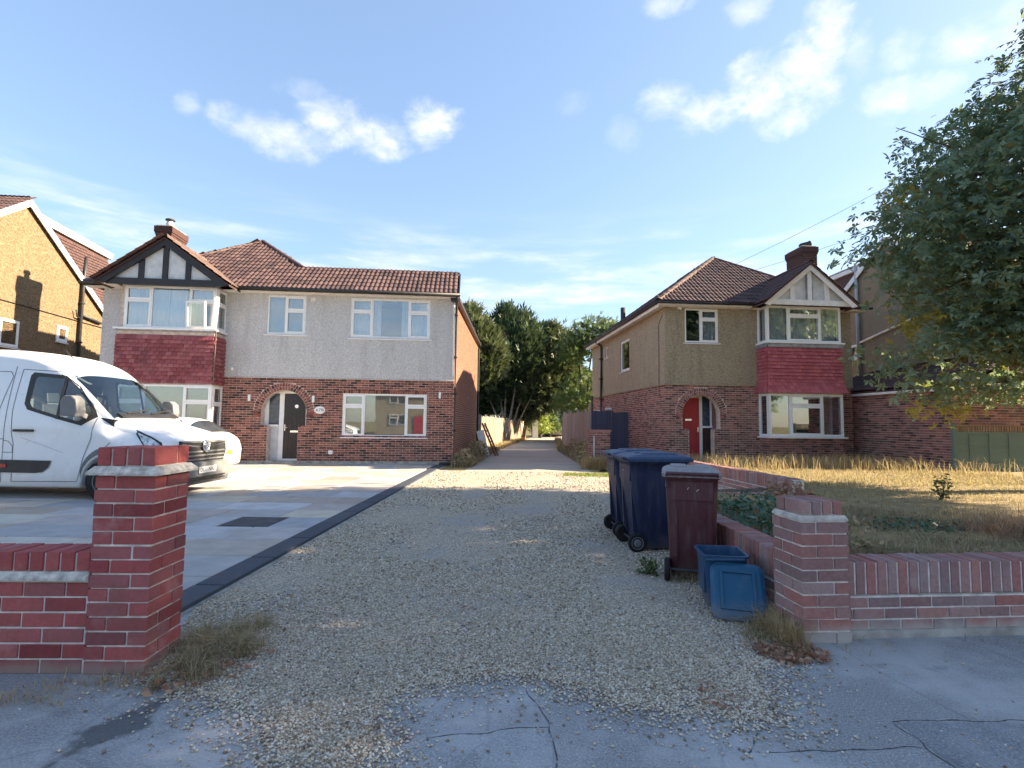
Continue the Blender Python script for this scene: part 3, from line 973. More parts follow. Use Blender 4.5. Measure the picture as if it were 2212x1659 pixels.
# repairs in the pavement, thin sheets of another mix
sheet('pavement_patch', ragged([(-0.57, 2.15), (-0.40, 2.46), (0.18, 2.53), (0.19, 2.1), (-0.57, 2.05)], .05, .008), 0.0015, 'asphalt_pale')
sheet('pavement_patch', ragged([(1.0, 2.1), (1.02, 2.36), (1.77, 2.40), (1.78, 2.1), (1.0, 2.0)], .05, .008), 0.0015, 'asphalt_pale')
MB().box(1.83, 2.60, 1.95, 2.61, -0.05, 0.002).build('pavement_patch', 'asphalt_patch')["kind"] = "structure"
fr = MB()
for a, b in (((1.81, 2.62), (2.62, 2.64)), ((1.81, 2.62), (1.83, 1.95)), ((0.09, 2.88), (0.19, 2.56)), ((0.19, 2.56), (0.20, 1.95)), ((-0.35, 2.45), (0.18, 2.535)), ((1.10, 2.37), (1.79, 2.41)), ((1.25, 2.7), (1.02, 2.36))):
    pts = ragged([a, b], .025, .022)
    for p, q in zip(pts[:-1], pts[1:]):
        fr.bar((*p, 0.0015), (*q, 0.0015), random.choice((.0, .002, .004, .006)) + .0005, 0.002)
fr.build('pavement_crack', 'damp_stain')["kind"] = "structure"

def poly_mask(px, py, poly):
    x, y = np.asarray(px), np.asarray(py)
    inside = np.zeros(len(x), bool)
    n = len(poly)
    for i in range(n):
        x1, y1 = poly[i]; x2, y2 = poly[(i + 1) % n]
        c = ((y1 > y) != (y2 > y)) & (x < (x2 - x1) * (y - y1) / (y2 - y1 + 1e-12) + x1)
        inside ^= c
    return inside


# loose pebbles: real stones near the camera, thinning out with distance
def pebbles():
    P = []
    for y0, y1, dens, s in ((1.9, 3.6, 7000, 0.0062), (3.6, 5.2, 3800, 0.0080), (5.2, 7.5, 1700, 0.0105), (7.5, 11.0, 560, 0.014), (11.0, 15.3, 200, 0.018)):
        n = int((y1 - y0) * 5.0 * dens)
        x = RNG.uniform(-2.3, 2.7, n); y = RNG.uniform(y0, y1, n)
        k = poly_mask(x, y, GRAVEL)
        bare = np.array([mnoise.noise(Vector((a * 1.1, b * 0.7, 4.2))) for a, b in zip(x, y)])
        trk = np.exp(-((np.abs(x - .05 - .05 * y * 0) - .78) / .34) ** 2) * np.clip((y - 2.8) / 1.2, 0, 1)
        k &= RNG.random(n) < np.clip(0.85 + bare * 2.1 - .55 * trk, 0.04, 1.0)
        P.append(np.c_[x[k], y[k], np.full(k.sum(), s)])
    # strays on the pavement, near the edge of the gravel
    n = 13000
    ex = np.array(EDGE_G); i = RNG.integers(0, len(ex), n)
    off = RNG.normal(0, 0.11, (n, 2)) * RNG.uniform(.3, 1.8, (n, 1))
    P.append(np.c_[ex[i] + off, np.full(n, 0.0065)])
    n = 420
    P.append(np.c_[RNG.uniform(-3, 3.6, n), RNG.uniform(1.9, 3.3, n), np.full(n, 0.006)])
    P = np.concatenate(P)
    n = len(P)
    base = np.array([(1, 0, 0), (0, 1, 0), (-1, 0, 0), (0, -1, 0), (0.1, 0.1, .75), (-.1, 0, -.5)], float)
    th = RNG.uniform(0, 2 * np.pi, n); s = P[:, 2] * RNG.uniform(0.55, 1.6, n)
    sx, sy, sz = s * RNG.uniform(.7, 1.35, n), s * RNG.uniform(.7, 1.2, n), s * RNG.uniform(.6, 1.1, n)
    V = base[None] + RNG.normal(0, .16, (n, 6, 3))
    V = V * np.stack([sx, sy, sz], 1)[:, None, :]
    c, q = np.cos(th)[:, None], np.sin(th)[:, None]
    X = V[..., 0] * c - V[..., 1] * q + P[:, 0, None]; Y = V[..., 0] * q + V[..., 1] * c + P[:, 1, None]
    Z = V[..., 2] + 0.004 + s[:, None] * 0.15
    V = np.stack([X, Y, Z], -1).reshape(-1, 3)
    f = np.array([(0, 1, 4), (1, 2, 4), (2, 3, 4), (3, 0, 4), (1, 0, 5), (2, 1, 5), (3, 2, 5), (0, 3, 5)])
    F = (f[None] + (np.arange(n) * 6)[:, None, None]).reshape(-1, 3)
    o = link('gravel', fast_mesh('gravel', V, F), 'pebble')
    tag(o, 'loose buff and grey gravel spread over the drive', 'gravel', kind='stuff')


pebbles()

# ------------------------------------------------------------------ patio of sandstone slabs with dark edging
patio = MB().box(-16.0, -2.46, 3.36, 17.25, -0.06, 0.006).build('patio', 'mortar')
patio["kind"] = "structure"
its = []
DRAIN = (-3.75, -3.10, 6.90, 7.592)
y = 3.40
row = 0
hs = [0.62, 0.70, 0.72, 0.74, 0.72, 0.70]
while y < 17.2:
    h = min(hs[row % len(hs)], 17.25 - y)
    xr = -2.47 + (0.0 if row % 2 else -0.0)
    x = xr
    first = True
    while x > -15.5:
        w = random.choice((0.62, 0.9, 0.9, 1.25, 1.5))
        if first: w = random.choice((0.5, 0.8, 1.1)); first = False
        a, b = x - w + 0.014, x
        z = 0.030 + random.uniform(-.0015, .0015)
        segs = [(a, b)]
        if y < DRAIN[3] and y + h > DRAIN[2]:
            ns = []
            for p, q in segs:
                if q <= DRAIN[0] or p >= DRAIN[1]: ns.append((p, q)); continue
                if p < DRAIN[0] - .1: ns.append((p, DRAIN[0] - .008))
                if q > DRAIN[1] + .1: ns.append((DRAIN[1] + .008, q))
            segs = ns
        for p, q in segs:
            its.append(('slab', TS((p, y, 0.0), (q - p, h - 0.014, z))))
        x -= w
    y += h
    row += 1
lay(patio, 'slab', its, 'slab', 300, 'slab_field')
# charcoal border setts running up to the house corner
e0, e1 = Vector((-2.34, 3.55, 0)), Vector((-2.13, 17.1, 0))
d = (e1 - e0); L = d.length; ang = math.atan2(d.y, d.x)
its = []
n = 15
for i in range(n):
    p = e0 + d * (i / n)
    its.append(('slab', TS((p.x, p.y, -0.02), (L / n - 0.008, 0.245, 0.058), Matrix.Rotation(ang, 4, 'Z'))))
its.append(('slab', TS((-2.52, 3.37, -0.02), (0.26, 0.17, 0.057))))
lay(patio, 'border_slab', its, 'edging')
MB().prism([(-2.345, 3.5), (-2.30, 3.5), (-2.08, 17.1), (-2.13, 17.1)], -0.02, 0.009, 'z').build('haunching', 'concrete', patio)
# drain cover set in the slabs
dc = MB().box(DRAIN[0], DRAIN[1], DRAIN[2], DRAIN[3], 0.0, 0.027).build('drain_cover', 'iron')
tag(dc, 'dark square metal inspection cover set in the patio slabs', 'drain cover')
MB().box(DRAIN[0] + .04, DRAIN[1] - .04, DRAIN[2] + .04, DRAIN[3] - .04, 0.027, 0.031).build('tray', 'iron', dc)

# ------------------------------------------------------------------ front garden of the right-hand house
def gz(x, y):
    z = 0.40 - 0.016 * (y - 4.0)
    z = max(0.19, z)
    return z + 0.03 * mnoise.noise(Vector((x * .9, y * .9, 2)))


GARDEN = [(2.02, 3.95), (30, 6.0), (30, 19.2), (4.5, 18.0), (4.55, 13.5), (4.72, 9.2), (4.7, 8.4), (2.02, 8.4)]
gx = np.arange(2.0, 30.3, 0.35); gy = np.arange(3.7, 19.4, 0.35)
V = []; F = []
for j, b in enumerate(gy):
    for i, a in enumerate(gx):
        V.append((a, b, gz(a, b)))
cx, cy = np.meshgrid((gx[:-1] + gx[1:]) / 2, (gy[:-1] + gy[1:]) / 2)
ok = poly_mask(cx.ravel(), cy.ravel(), GARDEN).reshape(cx.shape)
nx = len(gx)
for j in range(len(gy) - 1):
    for i in range(nx - 1):
        if ok[j, i]: F.append((j * nx + i, j * nx + i + 1, (j + 1) * nx + i + 1, (j + 1) * nx + i))
me = bpy.data.meshes.new('garden_ground'); me.from_pydata(V, [], F); me.update()
link('garden_ground', me, 'lawn_base', smooth=True)["kind"] = "structure"
sheet('house_path', [(4.3, 12.0), (6.6, 12.5), (7.2, 18.2), (4.6, 18.1)], 0.02, 'concrete')
MB().prism([(2.03, 8.42), (4.62, 8.42), (4.62, 9.6), (3.4, 9.2), (2.03, 9.0)], 0.0, 0.29, 'z').build('flower_bed', 'soil')["kind"] = "structure"

# ------------------------------------------------------------------ low brick walls and gate pillars by the pavement
def pillar_bricks(x, y, w, courses_n, ch, z0=0.0):
    """pinwheel-bonded square pier; (x,y) its front-left corner"""
    its = []
    L, B, g = w - 0.1025 - 0.01, 0.1025, 0.010
    for c in range(courses_n):
        z = z0 + c * ch
        h = ch - g
        if c % 2 == 0:
            rects = [(0, L, 0, B), (L + g, w, 0, L), (B + g, w, L + g, w), (0, B, B + g, w)]
        else:
            rects = [(B + g, w, 0, B), (L + g, w, B + g, w), (0, L, L + g, w), (0, B, 0, L)]
        for a, b, e, f in rects:
            jx, jy = random.uniform(-.003, .003), random.uniform(-.003, .003)
            its.append(('block', TS((x + a + jx, y + e + jy, z + random.uniform(-.0015, .0015)), (b - a, f - e, h), Matrix.Rotation(random.uniform(-.008, .008), 4, 'Z'))))
    return its


def gate_pillar(name, x, y, w, n, ch, topn, flare, brick, mortar, label, rz, cap_h=0.10, topw=None, crease='crease_tile'):
    p = empty(name, (x, y, 0), rz, label, 'pillar')
    H = n * ch
    MB().box(.009, w - .009, .009, w - .009, -0.05, H + 0.03).build('mortar_core', mortar, p)
    lay(p, 'brick', pillar_bricks(0, 0, w, n, ch), brick)
    # sloped creasing
    a, b = flare
    tw = topw or w
    i = (w - tw) / 2
    mb = MB()
    lo = [(-a, -a), (w + a, -a), (w + a, w + a), (-a, w + a)]
    hi = [(i - .004, i - .004), (w - i + .004, i - .004), (w - i + .004, w - i + .004), (i - .004, w - i + .004)]
    z1, z2, z3 = H - 0.002, H + 0.012, H + b
    Vv = [(*q, z1) for q in lo] + [(*q, z2) for q in lo] + [(*q, z3) for q in hi]
    Ff = [(3, 2, 1, 0), (8, 9, 10, 11)] + [(k, (k + 1) % 4, 4 + (k + 1) % 4, 4 + k) for k in range(4)] + [(4 + k, 4 + (k + 1) % 4, 8 + (k + 1) % 4, 8 + k) for k in range(4)]
    mb.add(Vv, Ff).build('creasing', crease, p)
    # brick-on-edge top course
    z = H + b + 0.004
    MB().box(i + .016, w - i - .016, i + .012, w - i - .012, H, z + cap_h - 0.008).build('mortar_bed', mortar, p)
    its = []
    bw = tw / topn
    for k in range(topn):
        for s, (ya, yb) in enumerate(((i, i + tw * .655), (i + tw * .655 + .01, i + tw))):
            its.append(('block', TS((i + k * bw + .004, ya, z + random.uniform(-.002, .002)), (bw - .014, yb - ya, cap_h))))
    lay(p, 'coping_brick', its, brick)
    return p


gate_pillar('gate_pillar', -2.30, 2.98, 0.327, 14, 0.0765, 4, (0.035, 0.045), 'brick_red', 'mortar_pale', 'tall red brick gate pillar with sloped grey creasing, beside the van', R(1.5))
gate_pillar('gate_pillar', 1.88, 3.50, 0.327, 10, 0.077, 4, (0.0, 0.035), 'brick_mauve', 'mortar_pale', 'shorter mauve brick gate pillar with chipped base, beside the blue caddy', R(5), 0.085, 0.29, 'mortar')


def garden_wall(name, x, y, rz, length, z_body, brick, mortar, label, top, z0=0.0, thick=0.215, ch=0.075, shift=0.0):
    """wall from (x,y) along rz, face on the -y side. top: ('edge', h) brick on edge with creasing, or ('soldier', h)"""
    p = empty(name, (x, y, 0), rz, label, 'wall')
    MB().box(0, length, 0.008, thick - .008, -0.1, z_body + 0.01).build('mortar_core', mortar, p)
    its = courses(0, length, z0, z_body - .008, None, y=-0.010, shift=shift, jitter=.0035, j=.012, bh=.064)
    its = [(k, m @ Matrix.Translation((0, 0, 0)) ) for k, m in its]
    its = [(k, Matrix.Translation((0, 0.010, 0)) @ m) for k, m in its]
    lay(p, 'brick', its, brick)
    kind, h = top
    its = []
    if kind == 'edge':
        zc = z_body
        MB().prism([(-.030, zc), (thick + .03, zc), (thick + .03, zc + .012), (thick + .0, zc + .04), (0, zc + .04), (-.030, zc + .014)], 0, length, 'x').build('creasing', 'crease_tile', p)
        zc += .043
        MB().box(0, length, .012, thick - .012, zc - .004, zc + h - .008).build('mortar_bed', mortar, p)
        w = .083
    else:
        zc = z_body + .002
        MB().box(0, length, .008, thick - .008, zc - .01, zc + h - .010).build('mortar_bed', mortar, p)
        w = .075
    nb = int(length / w)
    for k in range(nb):
        its.append(('block', TS((k * length / nb + .005, random.uniform(-.002, .003), zc), (length / nb - .014, thick - .002, h + random.uniform(-.004, .004)))))
    lay(p, 'coping_brick', its, brick, 300)
    return p


garden_wall('garden_wall', -7.30, 2.86, R(1.5), 5.0, 0.50, 'brick_red', 'mortar_pale', 'red brick front wall capped with bricks on edge, beside the red pillar', ('edge', 0.102))
garden_wall('garden_wall', 2.216, 3.60, R(5), 6.5, 0.275, 'brick_mauve', 'mortar_pale', 'mauve brick front wall capped with upright bricks, along the pavement', ('soldier', 0.215), z0=0.05, shift=0.06)
MB().box(0, 6.5, -.012, .20, -.05, .052).build('plinth', 'concrete', bpy.data.objects['garden_wall.001'])
# wall up the side of the drive (faces the drive)
garden_wall('garden_wall', 1.93, 8.40, R(-90) + R(0.4), 4.5, 0.245, 'brick_mauve', 'mortar_pale', 'low wall of upright bricks running beside the bins', ('soldier', 0.225), z0=0.02)
garden_wall('garden_wall', 1.96, 8.38, R(1), 2.7, 0.10, 'brick_mauve', 'mortar_pale', 'low pale brick wall crossing behind the brown bin', ('soldier', 0.225), z0=0.02)
garden_wall('garden_wall', 4.40, 14.2, R(-90) + R(3.4), 5.2, 0.28, 'brick_mauve', 'mortar_pale', 'further low wall of upright bricks edging the dry lawn', ('soldier', 0.215), z0=0.02)

# ------------------------------------------------------------------ arches, doors
def arch_cut(cx, half, z_spring, z_sh, n0, n1, ring=0.0):
    """open interval of a round-headed porch opening with shoulders"""
    def f(za, zb):
        zm = (za + zb) / 2
        if zm < z_sh: return [(n0, n1)]
        if zm < z_spring:
            return [(cx - half - (0), cx + half)]
        r = half + ring
        if zm - z_spring < r:
            w = math.sqrt(r * r - (zm - z_spring) ** 2)
            return [(cx - w, cx + w)]
        return []
    return f


def arch_wall(mb, cx, half, z_spring, z_top, ya, yb, seg=24):
    """fills the corners above a round arch up to z_top, between cx-half and cx+half"""
    for k in range(seg):
        a0, a1 = math.pi * k / seg, math.pi * (k + 1) / seg
        x0, x1 = cx + half * math.cos(a0), cx + half * math.cos(a1)
        z0, z1 = z_spring + half * math.sin(a0), z_spring + half * math.sin(a1)
        mb.prism([(x1, z1), (x0, z0), (x0, z_top), (x1, z_top)], ya, yb, 'y')


def arch_ring(cx, z_spring, r0, n, depth, a0=R(-12), h=0.105):
    its = []
    a1 = math.pi - a0
    for k in range(n):
        a = a0 + (a1 - a0) * (k + .5) / n
        w = r0 * (a1 - a0) / n - .010
        # unit brick: x 0..1 radial, z 0..1 tangential
        ra = Matrix.Rotation(-a, 4, 'Y')
        m = Matrix.Translation((cx, 0, z_spring)) @ ra @ TS((r0, 0, -w / 2), (h, depth + random.uniform(-.002, .002), w))
        its.append(('brick', m))
    return its


# ------------------------------------------------------------------ left-hand house
LH = empty('semi_detached_house', (-1.908, 17.44, 0), R(5), 'grey rendered house with black half-timbered bay gable and arched porch, behind the van', 'house')
T = 0.28
AC, AH, AS, ASH, AN0, AN1 = -5.362, 0.692, 1.655, 1.21, -5.85, -4.905       # porch arch
LW = {'gf': (-3.54, -0.87, 0.90, 2.28), 'u1': (-3.38, -0.82, 4.10, 5.40), 'u2': (-6.0, -4.80, 4.15, 5.41)}
BAY = (-10.1, -7.27)
holes = [LW['gf'], LW['u1'], LW['u2'], (AC - AH, AC + AH, ASH, AS + AH), (AN0, AN1, 0.08, ASH), (BAY[0] + .1, BAY[1] - .1, 0.9, 2.4), (BAY[0] + .2, BAY[1] - .1, 4.15, 5.38)]
mb = MB()
wall_boxes(mb, -10.95, 0.0, -0.1, 2.77, holes, 0.0, T)
arch_wall(mb, AC, AH, AS, AS + AH, 0.0, T)
# the arch rectangle is a hole up to its crown; side walls, rear wall
mb.prism([(-0.30, 0.28), (0.0, 0.0), (0.98, 9.9), (0.68, 9.9)], -0.1, 5.35, 'z')
mb.box(-10.95, -10.65, T, 8.6, -0.1, 5.45)
mb.box(-10.65, 0.68, 9.6, 9.9, -0.1, 5.3)
mb.build('wall', 'mortar_house', LH)
up = MB()
wall_boxes(up, -10.97, 0.0, 2.77, 5.48, [h for h in holes], -0.022, T - 0.002)
up.prism([(-0.022, 2.77), (-0.045, 2.752), (-0.045, 2.74), (0.0, 2.745), (0.0, 2.77)], -10.97, 0.0, 'x')
up.build('rendered_wall', 'roughcast_grey', LH)


def lh_cuts(za, zb):
    zm = (za + zb) / 2
    out = []
    for h in holes[:1]:
        if h[2] < zm < h[3] + 0.11: out.append((h[0], h[1]))
    out += arch_cut(AC, AH, AS, ASH, AN0, AN1, ring=0.245)(za, zb)
    if zm < 2.75: out.append((BAY[0] - .0, BAY[1] - .0))
    return out


its = courses(-10.95, 0.0, 0.12, 2.735, lh_cuts, y=-0.010, j=.013, bh=.062)
its += arch_ring(AC, AS, AH + .008, 30, 0.012)
its += arch_ring(AC, AS, AH + .124, 36, 0.013)
for k in range(34):                                                # soldier lintel over the big window
    w = (LW['gf'][1] - LW['gf'][0]) / 34
    its.append(('brick', TS((LW['gf'][0] + k * w + .004, 0, LW['gf'][3] + .004), (w - .008, .011, .105))))
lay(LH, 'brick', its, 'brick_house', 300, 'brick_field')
# tall brick flank of the extension, sunlit
fm = facing(0.0, 0.0, math.atan2(9.9, 0.98))
its = courses(0.0, 9.95, 0.0, 5.33, None, mtx=fm, y=-0.008)
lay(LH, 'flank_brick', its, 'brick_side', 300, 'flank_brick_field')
MB().box(-10.95, 0.02, -0.05, 0.0, -0.05, 0.115).build('plinth', 'concrete', LH)
# porch
mb = MB()
mb.box(AC - AH - .02, AC - AH, T, 0.75, 0.0, 2.45); mb.box(AC + AH, AC + AH + .02, T, 0.75, 0.0, 2.45)
mb.box(AC - AH, AC + AH, T, 0.75, 2.44, 2.46)
mb.build('porch_lining', 'soffit', LH)
MB().box(AN0, AN1, -0.10, 0.6, -0.05, 0.10).build('door_step', 'concrete', LH)
y0 = 0.30
fr = MB()
fr.box(AC - AH, AC + AH, y0, y0 + .07, 2.26, 2.335)
fr.box(-5.60, -5.455, y0 - .003, y0 + .08, 0.10, 2.26)
fr.box(AC + AH - .10, AC + AH, y0, y0 + .07, 0.10, 2.26)
fr.box(-6.06, -5.98, y0, y0 + .07, 1.24, 2.26)
fr.box(-6.08, -5.60, y0 - .05, y0 + .07, 1.19, 1.25)
fr.box(-5.98, -5.93, y0 + .01, y0 + .06, 1.25, 2.26)
fr.box(-5.455, AC + AH - .1, y0 - .01, y0 + .07, 0.10, 0.16)
fr.box(AC - AH, AC + AH, y0 + .02, y0 + .05, 2.335, 2.44)
dfrm = fr.build('door_frame', 'upvc', LH)
MB().box(-5.93, -5.61, y0 + .02, y0 + .03, 1.25, 2.26).build('sidelight', 'glass_obscure', dfrm)
MB().box(-6.05, -5.60, y0 + .01, y0 + .03, 0.10, 1.19).build('sidelight_panel', 'panel_grey', dfrm)
dm = MB()
dm.box(-5.455, AC + AH - .1, y0 + .01, y0 + .06, 0.16, 2.26)
for a, b in ((-5.40, -5.30), (-5.28, -5.18), (-5.16, -5.06), (-5.04, -4.94), (-4.92, -4.80)):
    dm.box(a, b, y0 + .004, y0 + .012, 0.28, 2.12)
door = dm.build('door', 'door_black', LH)
MB().lathe([(.045, 0), (.062, .006), (.062, .014), (.040, .018)], (-5.06, y0 - .016, 1.85), 'y', 16).build('knocker', 'chrome', door)
MB().box(-5.24, -4.92, y0 - .012, y0 + .008, 1.005, 1.065).build('letter_plate', 'chrome', door)
h_ = MB(); h_.box(-5.43, -5.395, y0 - .01, y0 + .01, 1.06, 1.26); h_.tube([(-5.41, y0 - .01, 1.17), (-5.41, y0 - .05, 1.17), (-5.31, y0 - .05, 1.165)], .010, 8)
h_.build('handle', 'chrome', door)
# windows
window(LH, *LW['gf'], [(0.72, [.28, .72], True), (1.5, [1], False), (0.72, [.28, .72], True)], y=0.02, blind=True, sill=(0.05, 0.05))
a, b = LW['u1'][:2]
window(LH, *LW['u1'], [(0.75, [.33, .67], True), (1.35, [1], False), (0.75, [.33, .67], True)], y=0.0, sill=(0.07, 0.07), curtains=[(a, a + .62, 4), (a + .62, a + .95, 3), (b - .95, b - .62, 3), (b - .62, b, 4)])
window(LH, *LW['u2'], [(0.5, [1], False), (0.55, [.38, .62], True)], y=0.0, sill=(0.09, 0.07), glass='glass', blind=True)
# small wall fittings
for px_, pz in ((-6.42, 2.086), (-4.45, 2.08), (-0.45, 2.26)):
    lf = MB().box(px_ - .035, px_ + .035, -.09, -.01, pz - .10, pz + .10).build('wall_lamp', 'upvc', LH)
MB().box(-4.65, -4.50, -.07, -.02, 5.24, 5.36).build('alarm_box', 'soffit', LH)
cv = MB().tube([(-6.99, -.02, 3.03), (-6.99, -.09, 3.03)], .03, 10); cv.tube([(-6.99, -.06, 3.0), (-6.94, -.16, 2.97)], .035, 10)
cv.build('security_camera', 'upvc', LH)
pl = MB().lathe([(.16, 0), (.17, .008), (.15, .014)], (0, 0, 0), 'y', 24).build('number_plaque', 'upvc', LH, Matrix.Translation((-4.25, -.025, 1.73)) @ Matrix.Diagonal((1, 1, .72, 1)))
text_part('number', '678', .17, 'black_paint', pl, Matrix.Translation((0, -.001, 0)) @ Matrix.Rotation(R(90), 4, 'X'))
MB().box(-3.93, -3.80, -.05, -.005, .33, .45).build('vent_cover', 'upvc', LH)
MB().box(-0.42, -0.06, -.30, -.02, .02, .10).build('gully_cover', 'black_plastic', LH)
# gutter, fascia, soffit, downpipe
ft = MB()
ft.box(-6.9, 0.14, -.36, -.33, 5.47, 5.60); ft.box(-11.4, -10.3, -.36, -.33, 5.47, 5.60)
ft.build('fascia', 'black_paint', LH)
MB().box(-11.4, 0.14, -.33, -.02, 5.455, 5.475).build('soffit', 'soffit', LH)
for ga_, gb_ in (((-6.85, -.42, 5.53), (0.16, -.42, 5.52)), ((-11.45, -.42, 5.53), (-10.35, -.42, 5.53))):
    MB().tube([ga_, gb_], .055, 8).build('gutter', 'black_plastic', LH, smooth=True)
dp = MB().tube([(0.06, -.42, 5.50), (0.06, -.30, 5.36), (0.045, -.10, 5.20), (0.045, -.09, 4.6), (0.045, -.09, 0.10)], .042, 8)
for z in (4.9, 3.5, 2.3, 1.1): dp.box(-.012, .10, -.14, -.02, z, z + .05)
dp.build('downpipe', 'black_plastic', LH, smooth=True)
MB().tube([(-0.04, -.06, 5.3), (-0.04, -.06, 2.9)], .022, 6).build('waste_pipe', 'upvc', LH)
MB().tube([(1.03, 9.86, 5.2), (1.03, 9.86, .1)], .05, 8).build('downpipe', 'black_plastic', LH)
# rear eave along the flank
MB().prism([(-.15, -.3), (.14, -.3), (1.16, 10.1), (.85, 10.1)], 5.36, 5.47, 'z').build('side_fascia', 'black_paint', LH)
MB().prism([(-4.0, -.05), (.05, -.05), (1.02, 10.0), (-4.0, 10.0)], 5.47, 5.50, 'z').build('flat_roof', 'lead', LH)

# roof: front slope of main hip and of the extension share one plane
TG = 0.72
sl = math.sqrt(1 + TG * TG)
E0, EY, EZ = -11.35, -0.34, 5.52
APX, APY, APZ = -7.53, 3.40, 5.52 + (3.40 + 0.34) * TG
RX = -3.80                                                          # eave corner the right hip falls to
REX = 1.18                                                          # depth of the extension ridge
EXZ = EZ + (REX - EY) * TG
rb = MB()
hipx = RX - (REX - EY)
# boarding under the tiles (solid wedge shapes)
V = [(E0, EY, EZ), (0.10, EY, EZ), (0.10, REX, EXZ), (hipx, REX, EXZ), (APX, APY, APZ), (APX, 5.2, APZ), (E0, 8.9, EZ), (RX, 8.9, EZ)]
rb.add(V, [(0, 1, 2, 3, 4), (0, 4, 5, 6), (3, 7, 5, 4), (5, 7, 6), (2, 1, 7, 3)])
rb.build('roof_deck', 'roof_tile_dark', LH)


def in_lh(u, v):
    x, d = E0 + u, EY + v / sl
    if d < REX: return x - E0 > (d - EY) * 1.0 * (APX - E0) / (APY - EY) and x < 0.1
    return (d - EY) * (APX - E0) / (APY - EY) < x - E0 and (RX - x) > (d - EY) * (RX - APX) / (APY - EY) and d < APY


GA = (-8.70, 6.82, -1.02)                                          # bay gable apex x, z, y
GW, GE = 1.83, 5.49


def in_lh_clip(u, v):
    if not in_lh(u, v): return False
    x, d = E0 + u, EY + v / sl
    z = EZ + (d - EY) * TG
    gz_ = GA[1] - abs(x - GA[0]) * (GA[1] - GE) / GW               # hidden under the bay gable roof
    return not (gz_ > z + .05)


slope_tiles(LH, 'roof_tile', (E0, EY - .05, EZ + .02), (1, 0, 0), (0, 1, TG), 11.5, 4.8, in_lh_clip, 'roof_tile_ext', rest='roof_tile_field')
lt = []
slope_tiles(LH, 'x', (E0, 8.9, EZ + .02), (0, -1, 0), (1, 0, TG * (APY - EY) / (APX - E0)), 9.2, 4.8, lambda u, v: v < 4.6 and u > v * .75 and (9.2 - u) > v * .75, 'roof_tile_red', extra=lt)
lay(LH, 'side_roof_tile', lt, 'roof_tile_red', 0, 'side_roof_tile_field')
ridge_run(LH, (E0, EY, EZ + .06), (APX, APY, APZ + .06))
ridge_run(LH, (APX, APY, APZ + .06), (hipx, REX, EXZ + .06), 'roof_tile_dark')
ridge_run(LH, (hipx, REX, EXZ + .05), (0.10, REX, EXZ + .05), 'roof_tile_dark', r=.07)
ridge_run(LH, (APX, APY, APZ + .06), (APX, 5.2, APZ + .06))
MB().prism([(EY - .02, EZ - .02), (REX + .02, EXZ - .02), (REX + .02, EXZ + .06), (EY - .02, EZ + .06)], 0.10, 0.14, 'x').build('verge_board', 'black_paint', LH)
MB().prism([(EY, EZ - .05), (REX, EZ - .05), (REX, EXZ - .01)], 0.06, 0.10, 'x').build('verge_cheek', 'black_paint', LH)

# two-storey square bay
BD = -0.70
bw = MB()
bw.box(BAY[0], BAY[1], BD, 0.0, -0.1, 0.86)
bw.box(BAY[0] + .02, BAY[1] - .02, BD + .02, 0.0, 2.42, 4.10)
bw.box(BAY[0] + .05, BAY[1] - .05, BD + .04, 0.0, 5.40, 5.50)
bw.box(BAY[0] + .0, BAY[0] + .16, BD + .14, 0.0, 4.10, 5.42); bw.box(BAY[0] + .0, BAY[0] + .16, BD + .10, 0.0, 0.86, 2.44)
bw.build('bay_wall', 'mortar_house', LH)
its = courses(BAY[0], BAY[1], 0.12, 0.855, None, mtx=Matrix.Translation((0, BD, 0))) + courses(0, .7, 0.12, .855, None, mtx=facing(BAY[1], BD, R(90)))
lay(LH, 'bay_brick', its, 'brick_house', 300)
window(LH, BAY[0] + .17, BAY[1] - .01, 4.13, 5.42, [(0.70, [.33, .67], True), (1.05, [1], False), (0.70, [.33, .67], True)], mtx=Matrix.Translation((0, BD, 0)), y=0.0, sill=None,
       curtains=[(BAY[0] + .2, -9.25, 4), (-9.22, -8.72, 3), (-8.70, -8.2, 3), (-8.15, BAY[1] - .05, 4)], room=False)
window(LH, 0.07, .70, 4.13, 5.42, [(1, [.36, .64], True)], mtx=facing(BAY[1], BD, R(90)), y=0.0, sill=None, curtains=[(0.12, .66, 3)], room=False)
window(LH, BAY[0] + .10, BAY[1] - .01, 0.90, 2.42, [(0.70, [.33, .67], True), (1.05, [1], False), (0.70, [.33, .67], True)], mtx=Matrix.Translation((0, BD, 0)), y=0.0, sill=(.05, .06), blind=True, room=False)
window(LH, 0.07, .70, 0.90, 2.42, [(1, [.36, .64], True)], mtx=facing(BAY[1], BD, R(90)), y=0.0, sill=None, blind=True, room=False)
sb = MB()
sb.box(BAY[0] - .07, BAY[1] + .07, BD - .09, BD + .08, 4.075, 4.125); sb.box(BAY[1] - .08, BAY[1] + .07, BD + .08, -.023, 4.075, 4.125); sb.box(BAY[0] - .07, BAY[0] + .1, BD + .08, -.023, 4.075, 4.125)
sb.build('bay_sill', 'upvc', LH)
MB().box(BAY[0] - .03, BAY[1] + .03, BD - .05, -.03, 4.035, 4.073).build('lead_apron', 'lead', LH)
# the open casement, swung out
oc = MB()
for a in ((0, .05, 0, .80), (.55, .60, 0, .80), (.05, .55, 0, .05), (.05, .55, .75, .80)):
    oc.box(a[0], a[1], -.03, .03, a[2], a[3])
ocw = oc.build('open_casement', 'upvc', LH, Matrix.Translation((-8.08, BD - .07, 4.16)) @ Matrix.Rotation(R(-7), 4, 'Z') @ Matrix.Rotation(R(5), 4, 'X'))
MB().box(.05, .55, -.004, .004, .05, .75).build('pane', 'glass', ocw)


